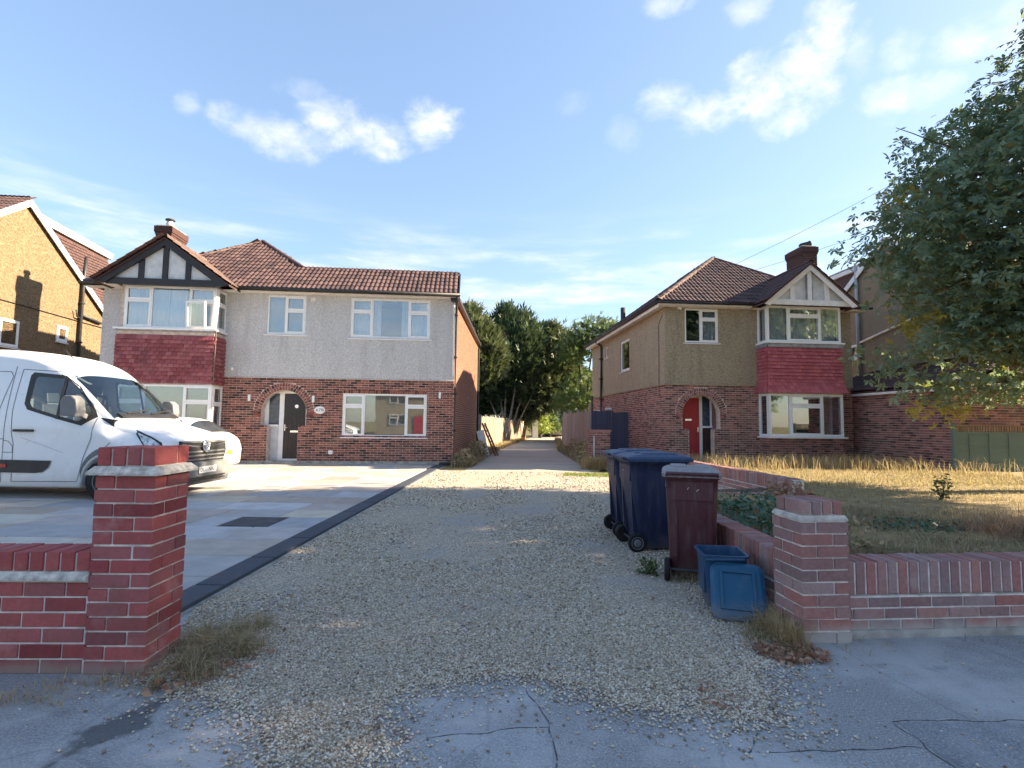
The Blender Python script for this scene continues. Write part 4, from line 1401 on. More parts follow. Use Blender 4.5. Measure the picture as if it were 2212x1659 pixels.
def hung_tiles(parent, segs, z0, z1, mat, gauge=0.102, tw=0.165, proud=0.045, flare=0.0, name='hanging_tile', scallop_top=None):
    """rows of hanging tiles; segs = [(matrix, length)], flare widens the foot"""
    its = []
    n = int((z1 - z0) / gauge)
    for r in range(n):
        z = z0 + r * gauge
        fl = flare * max(0.0, 1 - r / (n * .35)) ** 2 if flare else 0
        for mtx, L in segs:
            x = -fl - (tw * .5 if r % 2 else 0)
            while x < L + fl - .03:
                a, b = max(x, -fl), min(x + tw - .003, L + fl)
                if b - a > .03:
                    its.append(('plain', mtx @ TS((a, -fl, z), (b - a, proud + random.uniform(-.004, .006), gauge))))
                x += tw
    lay(parent, name, its, mat, 300, name + '_field')


F1 = Matrix.Translation((BAY[0] - .02, BD + .01, 0))
F2 = facing(BAY[1] + .01, BD - .01, R(90))
hung_tiles(LH, [(F1, BAY[1] - BAY[0] + .03), (F2, .70)], 2.46, 4.03, 'hanging_tile_left', gauge=.121, tw=.172, proud=.055)
MB().box(BAY[1] + .035, BAY[1] + .062, BD - .062, BD - .035, 2.44, 4.05).build('corner_strip', 'ridge_tile', LH)

# half-timbered gable over the bay
gy = GA[2]
gm = MB().prism([(GA[0] - GW + .25, GE), (GA[0] + GW - .25, GE), (GA[0], GA[1] - .20)], gy + .10, gy + .13, 'y').build('gable_panel', 'panel_grey', LH)
gb = MB()
for s in (-1, 1):
    p0 = (GA[0] + s * (GW + .05), GE - .06); p1 = (GA[0], GA[1] + .00)
    gb.prism([p0, p1, (p1[0], p1[1] - .23), (p0[0] - s * .22, p0[1] - .04)][::s], gy - .02, gy + .02, 'y')
gb.build('barge_board', 'black_paint', LH)
tb = MB().box(GA[0] - GW + .20, GA[0] + GW - .20, gy + .03, gy + .095, GE - .10, GE + .09); tb.build('tie_beam', 'black_paint', LH)
for sx, zt in ((-.66, GA[1] - .62), (0.02, GA[1] - .2), (.68, GA[1] - .62)):
    MB().box(GA[0] + sx - .075, GA[0] + sx + .075, gy + .04, gy + .099, GE + .09, zt).build('stud', 'black_paint', LH)
YB = EY + (GA[1] - EZ) / TG                                         # where the bay ridge dies into the main slope
gd = MB()
for s in (-1, 1):
    x1 = GA[0] + s * (GW + .10); z1 = GE - .04
    V = [(GA[0], gy - .05, GA[1] + .02), (x1, gy - .05, z1), (x1, EY + .1, z1), (GA[0], YB + .1, GA[1] + .02)]
    V += [(a, b, c - .05) for a, b, c in V]
    gd.add(V, [(0, 1, 2, 3), (7, 6, 5, 4), (0, 4, 5, 1), (1, 5, 6, 2)])
gd.build('bay_roof_deck', 'roof_tile_dark', LH)
for s, nm in ((1, 'bay_roof_tile'), (-1, 'bay_roof_tile')):
    hyp = math.hypot(GW + .10, GA[1] - GE + .06)
    uu = (0, 1, 0) if s > 0 else (0, -1, 0)
    o = (GA[0] + s * (GW + .10), gy - .05 if s > 0 else YB + .3, GE - .02)
    vv = (-s * (GW + .10), 0, GA[1] - GE + .06)
    Lu = YB - gy + .35

    def ins(u, v, s=s, o=o, hyp=hyp):
        yy = o[1] + (u if s > 0 else -u)
        zz = GE - .04 + v / hyp * (GA[1] - GE)
        return v < hyp and yy < EY + (zz - EZ) / TG + .12
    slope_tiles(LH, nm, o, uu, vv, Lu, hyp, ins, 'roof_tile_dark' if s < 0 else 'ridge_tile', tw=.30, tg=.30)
ridge_run(LH, (GA[0], gy - .06, GA[1] + .06), (GA[0], YB, GA[1] + .06), r=.09)
MB().box(-10.55, -10.2, gy + .1, -.36, 5.44, 5.47).build('bay_soffit', 'soffit', LH)
# chimney with pot
cx0, cx1, cy0, cy1 = -10.98, -10.43, 2.50, 3.55


def chimney(parent, x0, x1, y0, y1, z0, z1, mat):
    ch = MB().box(x0 + .01, x1 - .01, y0 + .01, y1 - .01, z0, z1 + .05).build('chimney', 'mortar_house', parent)
    its = []
    for (mx_, L) in ((Matrix.Translation((x0, y0 + .01, 0)), x1 - x0), (facing(x1 - .01, y0, R(90)), y1 - y0), (facing(x0 + .01, y1, R(-90)), y1 - y0)):
        its += courses(0, L, z0, z1 - .30, None, mtx=mx_, y=-.012)
    lay(ch, 'brick', its, mat, 60, 'brick_field')
    co = MB().box(x0 - .022, x1 + .022, y0 - .022, y1 + .022, z1 - .30, z1 - .225); co.box(x0 - .045, x1 + .045, y0 - .045, y1 + .045, z1 - .222, z1)
    co.build('corbel', mat, ch)
    MB().add([(x0 - .04, y0 - .04, z1), (x1 + .04, y0 - .04, z1), (x1 + .04, y1 + .04, z1), (x0 - .04, y1 + .04, z1), ((x0 + x1) / 2 - .1, (y0 + y1) / 2 - .2, z1 + .10), ((x0 + x1) / 2 + .1, (y0 + y1) / 2 - .2, z1 + .10), ((x0 + x1) / 2 + .1, (y0 + y1) / 2 + .2, z1 + .10), ((x0 + x1) / 2 - .1, (y0 + y1) / 2 + .2, z1 + .10)],
             [(4, 5, 6, 7), (0, 1, 5, 4), (1, 2, 6, 5), (2, 3, 7, 6), (3, 0, 4, 7)]).build('flaunching', 'mortar', ch)
    return ch


ch = chimney(LH, cx0, cx1, cy0, cy1, 5.6, 8.42, 'brick_chimney')
pt = MB().lathe([(.12, 0), (.13, .18), (.10, .20), (.10, .26)], ((cx0 + cx1) / 2, cy0 + .38, 8.47), 'z', 14); pt.build('chimney_pot', 'grey_pipe', ch, smooth=True)
MB().lathe([(.06, 0), (.06, .05), (.17, .07), (.15, .11), (.02, .14)], ((cx0 + cx1) / 2, cy0 + .38, 8.70), 'z', 14).build('pot_cowl', 'black_plastic', ch)

# ------------------------------------------------------------------ right-hand house
RH = empty('detached_house', (5.262, 18.20, 0), R(5), 'pebbledashed house with red door, red tile-hung bay and white gable', 'house')
WR, DR = 6.80, 10.45                                                # width and depth
AC, AH, AS, ASH, AN0, AN1 = 1.254, 0.670, 1.77, 1.265, 0.813, 1.708
RW = (0.70, 1.905, 4.25, 5.44)
RB = (3.32, 5.96)
BDR = -0.65
holes = [RW, (AC - AH, AC + AH, ASH, AS + AH), (AN0, AN1, 0.16, ASH), (RB[0] + .1, RB[1] - .1, 1.05, 2.45), (RB[0] + .1, RB[1] - .1, 4.27, 5.45)]
SIDE_W = [(3.95, 5.25, 3.68, 5.02), (7.28, 7.72, 4.60, 5.15)]       # along the flank
mb = MB()
wall_boxes(mb, 0, WR, -.1, 2.81, holes, 0.0, T)
arch_wall(mb, AC, AH, AS, AS + AH, 0.0, T)
mb.box(0, T, T, DR, -.1, 2.81); mb.box(WR - T, WR, T, DR, -.1, 2.81); mb.box(T, WR - T, DR - T, DR, -.1, 5.5)
mb.build('wall', 'mortar_house', RH)
up = MB()
wall_boxes(up, -.022, WR + .02, 2.81, 5.50, holes, -.022, T)
up.prism([(-.022, 2.81), (-.05, 2.79), (-.05, 2.775), (0, 2.78), (0, 2.81)], -.022, WR + .02, 'x')
fl = facing(0, DR, R(-90))                                          # flank wall facing the lane; runs from the back to the front
hs = [(DR - b, DR - a, c, d) for a, b, c, d in SIDE_W]
u2 = MB(fl)
wall_boxes(u2, 0, DR - T, 2.81, 5.50, hs, -.022, T)
u2.prism([(-.022, 2.81), (-.05, 2.79), (-.05, 2.775), (0, 2.78), (0, 2.81)], 0, DR, 'x')
u3 = MB(facing(WR, 0, R(90)))
wall_boxes(u3, T, DR, 2.81, 5.50, [], -.02, T)
up.v += u2.v; n0 = len(up.v) - len(u2.v); up.f += [tuple(i + n0 for i in f) for f in u2.f]
n0 = len(up.v); up.v += u3.v; up.f += [tuple(i + n0 for i in f) for f in u3.f]
up.build('pebbledash_wall', 'pebbledash_tan', RH)


def rh_cuts(za, zb):
    out = arch_cut(AC, AH, AS, ASH, AN0, AN1, ring=0.245)(za, zb)
    out.append((RB[0], RB[1] + .0))
    return out


its = courses(0, WR, 0.0, 2.775, rh_cuts, y=-.010, j=.013, bh=.062) + arch_ring(AC, AS, AH + .008, 30, .012) + arch_ring(AC, AS, AH + .124, 36, .013)
lay(RH, 'brick', its, 'brick_right', 300, 'brick_field')
its = courses(0, DR, 0.0, 2.775, None, mtx=fl, y=-.010, j=.013, bh=.062) + courses(0, 3.0, 0.0, 2.775, None, mtx=facing(WR, 0, R(90)), y=-.01)
lay(RH, 'flank_brick', its, 'brick_right', 300, 'flank_brick_field')
# porch and door
pm = MB()
pm.box(AC - AH - .02, AC - AH, T, 1.0, 0.0, 2.50); pm.box(AC + AH, AC + AH + .02, T, 1.0, 0.0, 2.50)
pm.box(AC - AH, AC + AH, T, 1.0, 2.48, 2.50)
pm.build('porch_lining', 'brick_right', RH)
MB().box(AN0 - .05, AN1 + .05, -.15, 1.0, -.05, .18).build('door_step', 'concrete', RH)
y0 = 0.62
fr = MB()
fr.box(1.46, 1.565, y0 - .02, y0 + .08, .18, 2.50)
fr.box(1.565, AC + AH + .02, y0, y0 + .07, 2.42, 2.50)
fr.box(1.86, 1.94, y0, y0 + .07, 1.36, 2.42)
fr.box(1.565, AC + AH + .02, y0 - .06, y0 + .07, 1.30, 1.365)
fr.box(AC - AH, 1.46, y0, y0 + .07, 2.36, 2.50)
df = fr.build('door_frame', 'upvc', RH)
MB().box(1.565, 1.86, y0 + .02, y0 + .03, 1.365, 2.42).build('sidelight', 'glass_obscure', df)
MB().box(1.565, AC + AH + .02, y0 + .02, y0 + .06, .18, 1.30).build('dwarf_wall', 'brick_chimney', RH)
d_ = MB().box(AC - AH + .01, 1.46, y0 + .01, y0 + .06, .19, 2.36)
d_.box(.76, 1.36, y0 + .002, y0 + .012, .30, 1.25); d_.box(.76, 1.36, y0 + .002, y0 + .012, 1.70, 2.24)
dr = d_.build('door', 'door_red', RH)
MB().box(.94, 1.18, y0 - .012, y0 + .008, 1.55, 1.61).build('letter_plate', 'chrome', dr)
MB().box(1.39, 1.425, y0 - .02, y0 + .008, 1.15, 1.32).build('handle', 'chrome', dr)
# upper window, flank windows
window(RH, *RW, [(0.5, [1], False), (0.55, [.30, .70], True)], y=0.0, sill=(.06, .07), curtains=[(1.35, 1.86, 4)])
window(RH, *hs[0], [(1, [1], True)], mtx=fl, y=0.02, sill=(.05, .07))
window(RH, *hs[1], [(1, [1], True)], mtx=fl, y=0.02, sill=(.05, .07), fw=.05)
# bay
bw = MB()
bw.box(RB[0] + .02, RB[1] - .02, BDR + .02, 0, -.1, 1.0)
bw.box(RB[0] + .02, RB[1] - .02, BDR + .02, 0, 2.50, 4.18)
bw.box(RB[0] + .02, RB[1] - .02, BDR + .03, 0, 5.46, 5.50)
bw.build('bay_wall', 'mortar_house', RH)
its = courses(RB[0], RB[1], 0.0, .99, None, mtx=Matrix.Translation((0, BDR + .01, 0))) + courses(0, .65, 0.0, .99, None, mtx=facing(RB[0] + .01, 0, R(-90))) + courses(0, .65, 0.0, .99, None, mtx=facing(RB[1] - .01, BDR, R(90)))
lay(RH, 'bay_brick', its, 'brick_right', 300)
lay_t = [(0.62, [1], False), (1.0, [.25, .75], True), (0.62, [1], False)]
FB = Matrix.Translation((0, BDR, 0)); SB = facing(RB[0], 0, R(-90)); SB2 = facing(RB[1], BDR, R(90))
window(RH, RB[0], RB[1], 4.25, 5.48, lay_t, mtx=FB, y=0.0, sill=None, curtains=[(RB[0] + .06, RB[0] + .75, 5), (RB[0] + .8, RB[1] - .8, 7), (RB[1] - .75, RB[1] - .06, 5)], fw=.065)
window(RH, .03, .58, 4.25, 5.48, [(1, [1], False)], mtx=SB, y=0.0, sill=None, curtains=[(.05, .5, 3)], room=False, fw=.065)
window(RH, .07, .62, 4.25, 5.48, [(1, [1], False)], mtx=SB2, y=0.0, sill=None, room=False, fw=.065)
window(RH, RB[0], RB[1], 1.05, 2.49, [(0.62, [1], False), (1.0, [.27, .73], True), (0.62, [1], False)], mtx=FB, y=0.0, sill=None, fw=.075)
window(RH, .03, .57, 1.05, 2.49, [(1, [1], False)], mtx=SB, y=0.0, sill=None, room=False, fw=.075)
window(RH, .08, .62, 1.05, 2.49, [(1, [1], False)], mtx=SB2, y=0.0, sill=None, room=False, fw=.075)
for z in (4.195, .995):
    sb = MB()
    sb.box(RB[0] - .08, RB[1] + .08, BDR - .09, BDR + .08, z, z + .05); sb.box(RB[0] - .08, RB[0] + .08, BDR + .08, -.024, z, z + .05); sb.box(RB[1] - .08, RB[1] + .08, BDR + .08, -.024, z, z + .05)
    sb.build('bay_sill', 'upvc', RH)
# scalloped lead apron under the upper sill
ap = MB()
for mtx, L in ((Matrix.Translation((RB[0] - .03, BDR - .055, 0)), RB[1] - RB[0] + .06), (facing(RB[0] - .055, 0, R(-90)), .68)):
    k = int(L / .165)
    for i in range(k):
        a = i * L / k; w = L / k
        ap.m = mtx
        ap.prism([(a, 4.19), (a, 4.09), (a + w * .25, 4.06), (a + w * .5, 4.05), (a + w * .75, 4.06), (a + w, 4.09), (a + w, 4.19)], -.006, 0, 'y')
ap.m = None
ap.build('lead_apron', 'lead', RH)
hung_tiles(RH, [(Matrix.Translation((RB[0] - .02, BDR + .01, 0)), RB[1] - RB[0] + .04), (facing(RB[0] - .01, 0, R(-90)), .65), (facing(RB[1] + .01, BDR, R(90)), .65)], 2.52, 4.17, 'hanging_tile_right', gauge=.118, tw=.172, flare=.09, proud=.055)
# roof: hip with the ridge running back
EX0, EX1, EYF, EYB, EZ = -.36, 7.20, -.36, DR + .3, 5.56
APX, APY = 3.42, 3.42
TG = .73; TS_ = TG
APZ = EZ + (APY - EYF) * TG
rd = MB()
RBK = EYB - 3.7
V = [(EX0, EYF, EZ), (EX1, EYF, EZ), (EX1, EYB, EZ), (EX0, EYB, EZ), (APX, APY, APZ), (APX, RBK, APZ)]
rd.add(V, [(0, 1, 4), (1, 2, 5, 4), (2, 3, 5), (3, 0, 4, 5), (3, 2, 1, 0)])
rd.build('roof_deck', 'roof_tile_dark', RH)
GA = (4.70, 6.88, -.98); GW, GE = 1.62, 5.53
sl = math.sqrt(1 + TG * TG)


def in_rh(u, v):
    x, d = EX0 + u, EYF + v / sl
    if not ((x - EX0) > (d - EYF) and (EX1 - x) > (d - EYF)): return False
    z = EZ + (d - EYF) * TG
    return not (GA[1] - abs(x - GA[0]) * (GA[1] - GE) / GW > z + .05)


slope_tiles(RH, 'roof_tile', (EX0, EYF - .05, EZ + .02), (1, 0, 0), (0, 1, TG), 7.6, 4.7, in_rh, 'roof_tile_red', rest='roof_tile_field')
lt = []
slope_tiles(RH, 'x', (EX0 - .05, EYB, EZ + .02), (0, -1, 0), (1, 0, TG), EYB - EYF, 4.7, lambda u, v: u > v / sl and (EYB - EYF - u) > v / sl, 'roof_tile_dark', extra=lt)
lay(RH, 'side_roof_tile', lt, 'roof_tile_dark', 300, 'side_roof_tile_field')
ridge_run(RH, (EX0, EYF, EZ + .06), (APX, APY, APZ + .06))
ridge_run(RH, (EX1, EYF, EZ + .06), (APX, APY, APZ + .06), 'roof_tile_dark')
ridge_run(RH, (APX, APY, APZ + .06), (APX, RBK, APZ + .06), 'roof_tile_dark')
# eaves
MB().box(EX0, 3.05, -.33, -.30, 5.47, 5.555).build('fascia', 'white_paint', RH)
MB().box(6.35, EX1, -.33, -.30, 5.47, 5.555).build('fascia', 'white_paint', RH)
MB().box(EX0 + .02, EX0 + .05, -.30, DR + .2, 5.40, 5.54).build('fascia', 'soffit', RH)
sf = MB().box(EX0 + .05, EX1, -.30, -.023, 5.46, 5.475); sf.box(EX0 + .05, -.023, -.023, DR, 5.46, 5.475)
sf.build('soffit', 'soffit', RH)
for ga_, gb_ in (((EX0 - .03, -.40, 5.555), (3.02, -.40, 5.56)), ((EX0 - .03, -.40, 5.555), (EX0 - .03, DR + .3, 5.55)), ((6.36, -.40, 5.56), (7.35, -.40, 5.56))):
    MB().tube([ga_, gb_], .052, 8).build('gutter', 'black_plastic', RH, smooth=True)
dp = MB().tube([(EX0 - .02, 8.3, 5.5), (-.10, 8.3, 5.3), (-.09, 8.3, 5.2), (-.09, 8.3, 3.4), (-.12, 8.25, 3.1), (-.12, 8.25, .2)], .06, 8)
for z in (4.6, 3.6, 2.6): dp.box(-.19, -.02, 8.2, 8.4, z, z + .07)
dp.build('downpipe', 'black_plastic', RH, smooth=True)
MB().tube([(-.10, 10.2, 2.9), (-.10, 10.2, .2)], .05, 8).build('waste_pipe', 'black_plastic', RH)
MB().tube([(.06, -.03, 5.4), (-.04, .22, 5.15), (-.035, .5, 4.95), (-.035, .52, 2.4)], .010, 5).build('cable', 'wire_black', RH)
lm = MB().box(.44, .54, -.10, -.02, 5.40, 5.50); lm.tube([(.49, -.10, 5.45), (.49, -.18, 5.38)], .045, 8); lm.build('security_lamp', 'upvc', RH)
for z, y in ((2.05, 8.9), (2.1, 6.7)): MB().tube([(-.02, y, z), (-.30, y, z)], .06, 10).build('boiler_flue', 'upvc', RH)
# white gable over the bay
gy = GA[2]
MB().prism([(GA[0] - GW + .2, GE), (GA[0] + GW - .2, GE), (GA[0], GA[1] - .16)], gy + .12, gy + .15, 'y').build('gable_panel', 'panel_grey', RH)
gb = MB()
for s in (-1, 1):
    p0 = (GA[0] + s * (GW + .04), GE - .07); p1 = (GA[0], GA[1] + .0)
    gb.prism([p0, p1, (p1[0], p1[1] - .22), (p0[0] - s * .20, p0[1] - .05)][::s], gy - .02, gy + .02, 'y')
gb.build('barge_board', 'white_paint', RH)
MB().box(GA[0] - GW + .18, GA[0] + GW - .18, gy + .05, gy + .115, GE - .06, GE + .12).build('tie_beam', 'white_paint', RH)
for sx, zt, w in ((-.62, GA[1] - .62, .075), (0, GA[1] - .18, .075), (.62, GA[1] - .62, .075), (-.1, GA[1] - .18, .012), (.1, GA[1] - .18, .012)):
    MB().box(GA[0] + sx - w, GA[0] + sx + w, gy + .06, gy + .119, GE + .12, zt).build('stud', 'white_paint' if w > .05 else 'lead', RH)
YB = EYF + (GA[1] - EZ) / TG
gd = MB()
for s in (-1, 1):
    x1 = GA[0] + s * (GW + .10); z1 = GE - .04
    V = [(GA[0], gy - .05, GA[1] + .02), (x1, gy - .05, z1), (x1, EYF + .1, z1), (GA[0], YB + .1, GA[1] + .02)]
    V += [(a, b, c - .05) for a, b, c in V]
    gd.add(V, [(0, 1, 2, 3), (7, 6, 5, 4), (0, 4, 5, 1), (1, 5, 6, 2)])
gd.build('bay_roof_deck', 'roof_tile_dark', RH)
for s in (1, -1):
    hyp = math.hypot(GW + .10, GA[1] - GE + .06)
    uu = (0, 1, 0) if s > 0 else (0, -1, 0)
    o = (GA[0] + s * (GW + .10), gy - .05 if s > 0 else YB + .3, GE - .02)
    vv = (-s * (GW + .10), 0, GA[1] - GE + .06)

    def ins(u, v, s=s, o=o, hyp=hyp):
        yy = o[1] + (u if s > 0 else -u)
        zz = GE - .04 + v / hyp * (GA[1] - GE)
        return v < hyp and yy < EYF + (zz - EZ) / TG + .12
    slope_tiles(RH, 'bay_roof_tile', o, uu, vv, YB - gy + .35, hyp, ins, 'roof_tile_dark', tw=.30, tg=.30)
ridge_run(RH, (GA[0], gy - .06, GA[1] + .06), (GA[0], YB, GA[1] + .06), 'roof_tile_dark', r=.09)
ch = chimney(RH, 6.72, 7.34, 2.4, 3.5, 5.3, 8.70, 'brick_chimney')
MB().lathe([(.10, 0), (.12, .06), (.11, .40), (.13, .44)], (0, 0, 0), 'z', 12).build('chimney_pot', 'black_plastic', ch, Matrix.Translation((6.86, 2.75, 8.82)) @ Matrix.Rotation(R(72), 4, 'Y'), smooth=True)
# small stack on the rear roof
MB().tube([(1.0, 8.2, 6.6), (1.0, 8.2, 7.25)], .12, 10).build('vent_stack', 'black_plastic', RH)

# ------------------------------------------------------------------ neighbour at far left, gable wall in the sun
NL = empty('gabled_house', (-1.908, 17.44, 0), R(5), 'golden pebbledashed house at far left with gable wall in the sun and tiled dormer', 'house')
GX = -15.3
Fy, By, Ay, Ez, Az = -2.3, 7.0, 2.36, 5.70, 9.05
gl = MB().prism([(Fy, -.1), (By, -.1), (By, Ez), (Ay, Az), (Fy, Ez)], GX - .25, GX, 'x')
gl.box(GX - 8, GX - .25, Fy, Fy + .25, -.1, Ez); gl.box(GX - 8, GX - .25, By - .25, By, -.1, Ez)
gl.prism([(Fy, -.1), (By, -.1), (By, Ez), (Ay, Az), (Fy, Ez)], GX - 8.25, GX - 8, 'x')
gl.build('pebbledash_wall', 'pebbledash_gold', NL)
sp = (Az - Ez) / (By - Ay)
rf = MB()
for y1 in (Fy, By):
    s = 1 if y1 > Ay else -1
    V = [(GX - 8.5, Ay, Az + .10), (GX + .14, Ay, Az + .10), (GX + .14, y1 + s * .42, Ez + .10 - .42 * sp), (GX - 8.5, y1 + s * .42, Ez + .10 - .42 * sp)]
    V += [(a, b, c - .07) for a, b, c in V]
    rf.add(V, [(0, 1, 2, 3), (7, 6, 5, 4), (0, 4, 5, 1), (1, 5, 6, 2), (2, 6, 7, 3)])
rf.build('roof', 'roof_tile_dark', NL)
lt = []
hyp = math.hypot(By - Ay, Az - Ez)
slope_tiles(NL, 'x', (GX - 8.4, Fy - .4, Ez - .17), (1, 0, 0), (0, Ay - Fy, Az - Ez), 8.5, hyp + .45, lambda u, v: True, 'roof_tile_red', extra=lt)
slope_tiles(NL, 'x', (GX + .12, By + .4, Ez - .17), (-1, 0, 0), (0, Ay - By, Az - Ez), 8.5, hyp + .45, lambda u, v: True, 'roof_tile_red', extra=lt)
lay(NL, 'roof_tile', lt, 'roof_tile_red', 0, 'roof_tile_field')
bg_ = MB()
for y1 in (Fy, By):
    s = 1 if y1 > Ay else -1
    bg_.prism([(Ay, Az + .12), (Ay, Az - .16), (y1 + s * .38, Ez - .16 - .38 * sp), (y1 + s * .42, Ez + .08 - .42 * sp)][::s], GX + .10, GX + .145, 'x')
bg_.build('barge_board', 'white_paint', NL)
MB().prism([(Ay, Az + .10), (By + .42, Ez + .10 - .42 * sp), (By + .42, Ez + .02 - .42 * sp), (Ay, Az + .02)], GX + .12, GX + .16, 'x').build('verge_strip', 'lead', NL)
# rear dormer
D = GX - .35
dm_ = MB().prism([(3.0, 8.68), (7.28, 8.46), (7.28, 6.0), (6.6, 5.9)], D - 5, D, 'x')
dm_.build('dormer', 'roof_tile_dark', NL)
dm_t = []
dmx = facing(D, 2.8, R(90))
for r in range(22):
    z = 6.0 + r * .115
    x = (.08 if r % 2 else 0)
    while x < 4.45:
        yy = 2.8 + x
        if z + .12 < 8.68 - (yy - 3.0) * .05 and z > Az - (yy - Ay) * sp - .05:
            dm_t.append(('plain', dmx @ TS((x, 0, z), (.17, .04, .115))))
        x += .173
lay(NL, 'hanging_tile', dm_t, 'roof_tile_dark', 300, 'hanging_tile_field')
MB().prism([(2.75, 8.72), (7.42, 8.50), (7.42, 8.70), (2.75, 8.93)], D - 5, D + .12, 'x').build('dormer_fascia', 'white_paint', NL)
MB().prism([(2.7, 8.93), (7.45, 8.70), (7.45, 8.76), (2.7, 9.0)], D - 5, D + .15, 'x').build('dormer_roof', 'lead', NL)
gm_ = facing(GX, 0, R(90))
window(NL, 1.62, 2.42, 3.80, 4.74, [(1, [1], True)], mtx=gm_, y=-.03, sill=(.04, .09), room=False)
window(NL, 4.15, 4.70, 4.33, 4.94, [(1, [1], True)], mtx=gm_, y=-.03, sill=(.03, .08), fw=.07, room=False)
pp = MB().tube([(GX + .10, 5.25, 0.2), (GX + .10, 5.25, 6.9), (GX + .16, 5.22, 7.95)], .065, 10)
pp.tube([(GX + .10, 5.25, 5.55), (GX + .10, 6.3, 5.45), (GX + .05, 6.5, 5.44)], .055, 8); pp.tube([(GX + .10, 5.25, 5.4), (GX + .12, 5.0, 5.45), (GX + .12, 4.92, 5.7)], .03, 6)
for z in (3.2, 4.4, 6.0): pp.box(GX, GX + .17, 5.17, 5.33, z, z + .07)
pp.build('soil_pipe', 'black_plastic', NL, smooth=True)
MB().tube([(GX + .03, -1.5, 5.36), (GX + .03, 2.6, 5.33), (GX + .03, 6.9, 5.27)], .015, 5).build('cable', 'wire_black', NL)
MB().box(GX, GX + .08, 6.72, 6.82, 5.05, 5.16).build('junction_box', 'black_plastic', NL)

# ------------------------------------------------------------------ neighbour at far right, flank in shade behind the chestnut
NR = empty('gabled_house', (5.262, 18.20, 0), R(5), 'brown pebbledashed house at far right behind the leafy tree, with white barge board', 'house')
GX = 10.3
Fy, By, Ay, Ez, Az = -2.6, 7.3, 2.3, 5.75, 9.12
gl = MB().prism([(Fy, -.1), (By, -.1), (By, Ez), (Ay, Az), (Fy, Ez)], GX, GX + .25, 'x')
gl.prism([(Fy, -.1), (By, -.1), (By, Ez), (Ay, Az), (Fy, Ez)], GX + 7.5, GX + 7.75, 'x')
gl.box(GX + .25, GX + 7.5, Fy, Fy + .25, -.1, Ez); gl.box(GX + .25, GX + 7.5, By - .25, By, -.1, Ez)
gl.build('pebbledash_wall', 'pebbledash_brown', NR)
sp = (Az - Ez) / (By - Ay)
rf = MB()
for y1 in (Fy, By):
    s = 1 if y1 > Ay else -1
    V = [(GX + 8, Ay, Az + .10), (GX - .14, Ay, Az + .10), (GX - .14, y1 + s * .42, Ez + .10 - .42 * sp), (GX + 8, y1 + s * .42, Ez + .10 - .42 * sp)]
    V += [(a, b, c - .07) for a, b, c in V]
    rf.add(V, [(3, 2, 1, 0), (4, 5, 6, 7), (1, 5, 4, 0), (2, 6, 5, 1), (3, 7, 6, 2)])
rf.build('roof', 'roof_tile_dark', NR)
bg_ = MB()
for y1 in (Fy, By):
    s = 1 if y1 > Ay else -1
    bg_.prism([(Ay, Az + .12), (Ay, Az - .16), (y1 + s * .38, Ez - .16 - .38 * sp), (y1 + s * .42, Ez + .08 - .42 * sp)][::s], GX - .145, GX - .10, 'x')
bg_.build('barge_board', 'white_paint', NR)
D = GX + .35
MB().prism([(3.0, 8.50), (7.3, 8.40), (7.3, 5.9), (6.6, 5.8)], D, D + 5, 'x').build('dormer', 'roof_tile_dark', NR)
MB().prism([(2.75, 8.42), (7.42, 8.38), (7.42, 8.56), (2.75, 8.62)], D - .12, D + 5, 'x').build('dormer_fascia', 'white_paint', NR)
MB().prism([(2.75, 8.62), (7.42, 8.56), (7.42, 8.62), (2.75, 8.68)], D - .15, D + 5, 'x').build('dormer_roof', 'lead', NR)
MB().tube([(GX - .09, 3.95, 3.4), (GX - .09, 3.95, 8.6)], .07, 10).build('soil_pipe', 'grey_pipe', NR, smooth=True)
MB().tube([(GX - .07, 3.95, 5.05), (GX - .07, 1.25, 5.55), (GX - .07, -1.5, 6.05)], .05, 8).build('waste_pipe', 'upvc', NR, smooth=True)
gm_ = facing(GX, By, R(-90))
window(NR, By - 4.55, By - 4.10, 4.40, 5.02, [(1, [1], True)], mtx=gm_, y=-.03, sill=(.03, .08), fw=.07, room=False)

# garage between the two right-hand houses
GR = empty('garage', (5.262, 18.20, 0), R(5), 'single-storey brick garage with dark tiled roof, right of the red-bay house', 'garage')
gx0, gx1, gy0, gy1 = 6.90, 10.15, -3.8, 3.0
MB().box(gx0, gx1, gy0, gy1, -.1, 2.55).build('wall', 'mortar_house', GR)
its = courses(0, gy1 - gy0, 0.0, 2.54, None, mtx=facing(gx0, gy1, R(-90)), y=-.01) + courses(gx0, gx1, 0.0, 2.54, None, mtx=Matrix.Translation((0, gy0, 0)), y=-.01)
lay(GR, 'brick', its, 'brick_right', 300, 'brick_field')
MB().prism([(gx0 - .15, 2.60), (gx1, 3.62), (gx1, 3.55), (gx0 - .15, 2.53)], gy0 - .1, gy1, 'y').build('roof_deck', 'roof_tile_dark', GR)
slope_tiles(GR, 'roof_tile', (gx0 - .18, gy1, 2.62), (0, -1, 0), (gx1 - gx0, 0, 1.02), gy1 - gy0 + .1, 3.5, lambda u, v: True, 'roof_tile_dark')
MB().box(gx0 - .17, gx0 - .02, gy0 - .1, gy1, 2.47, 2.545).build('fascia', 'white_paint', GR)

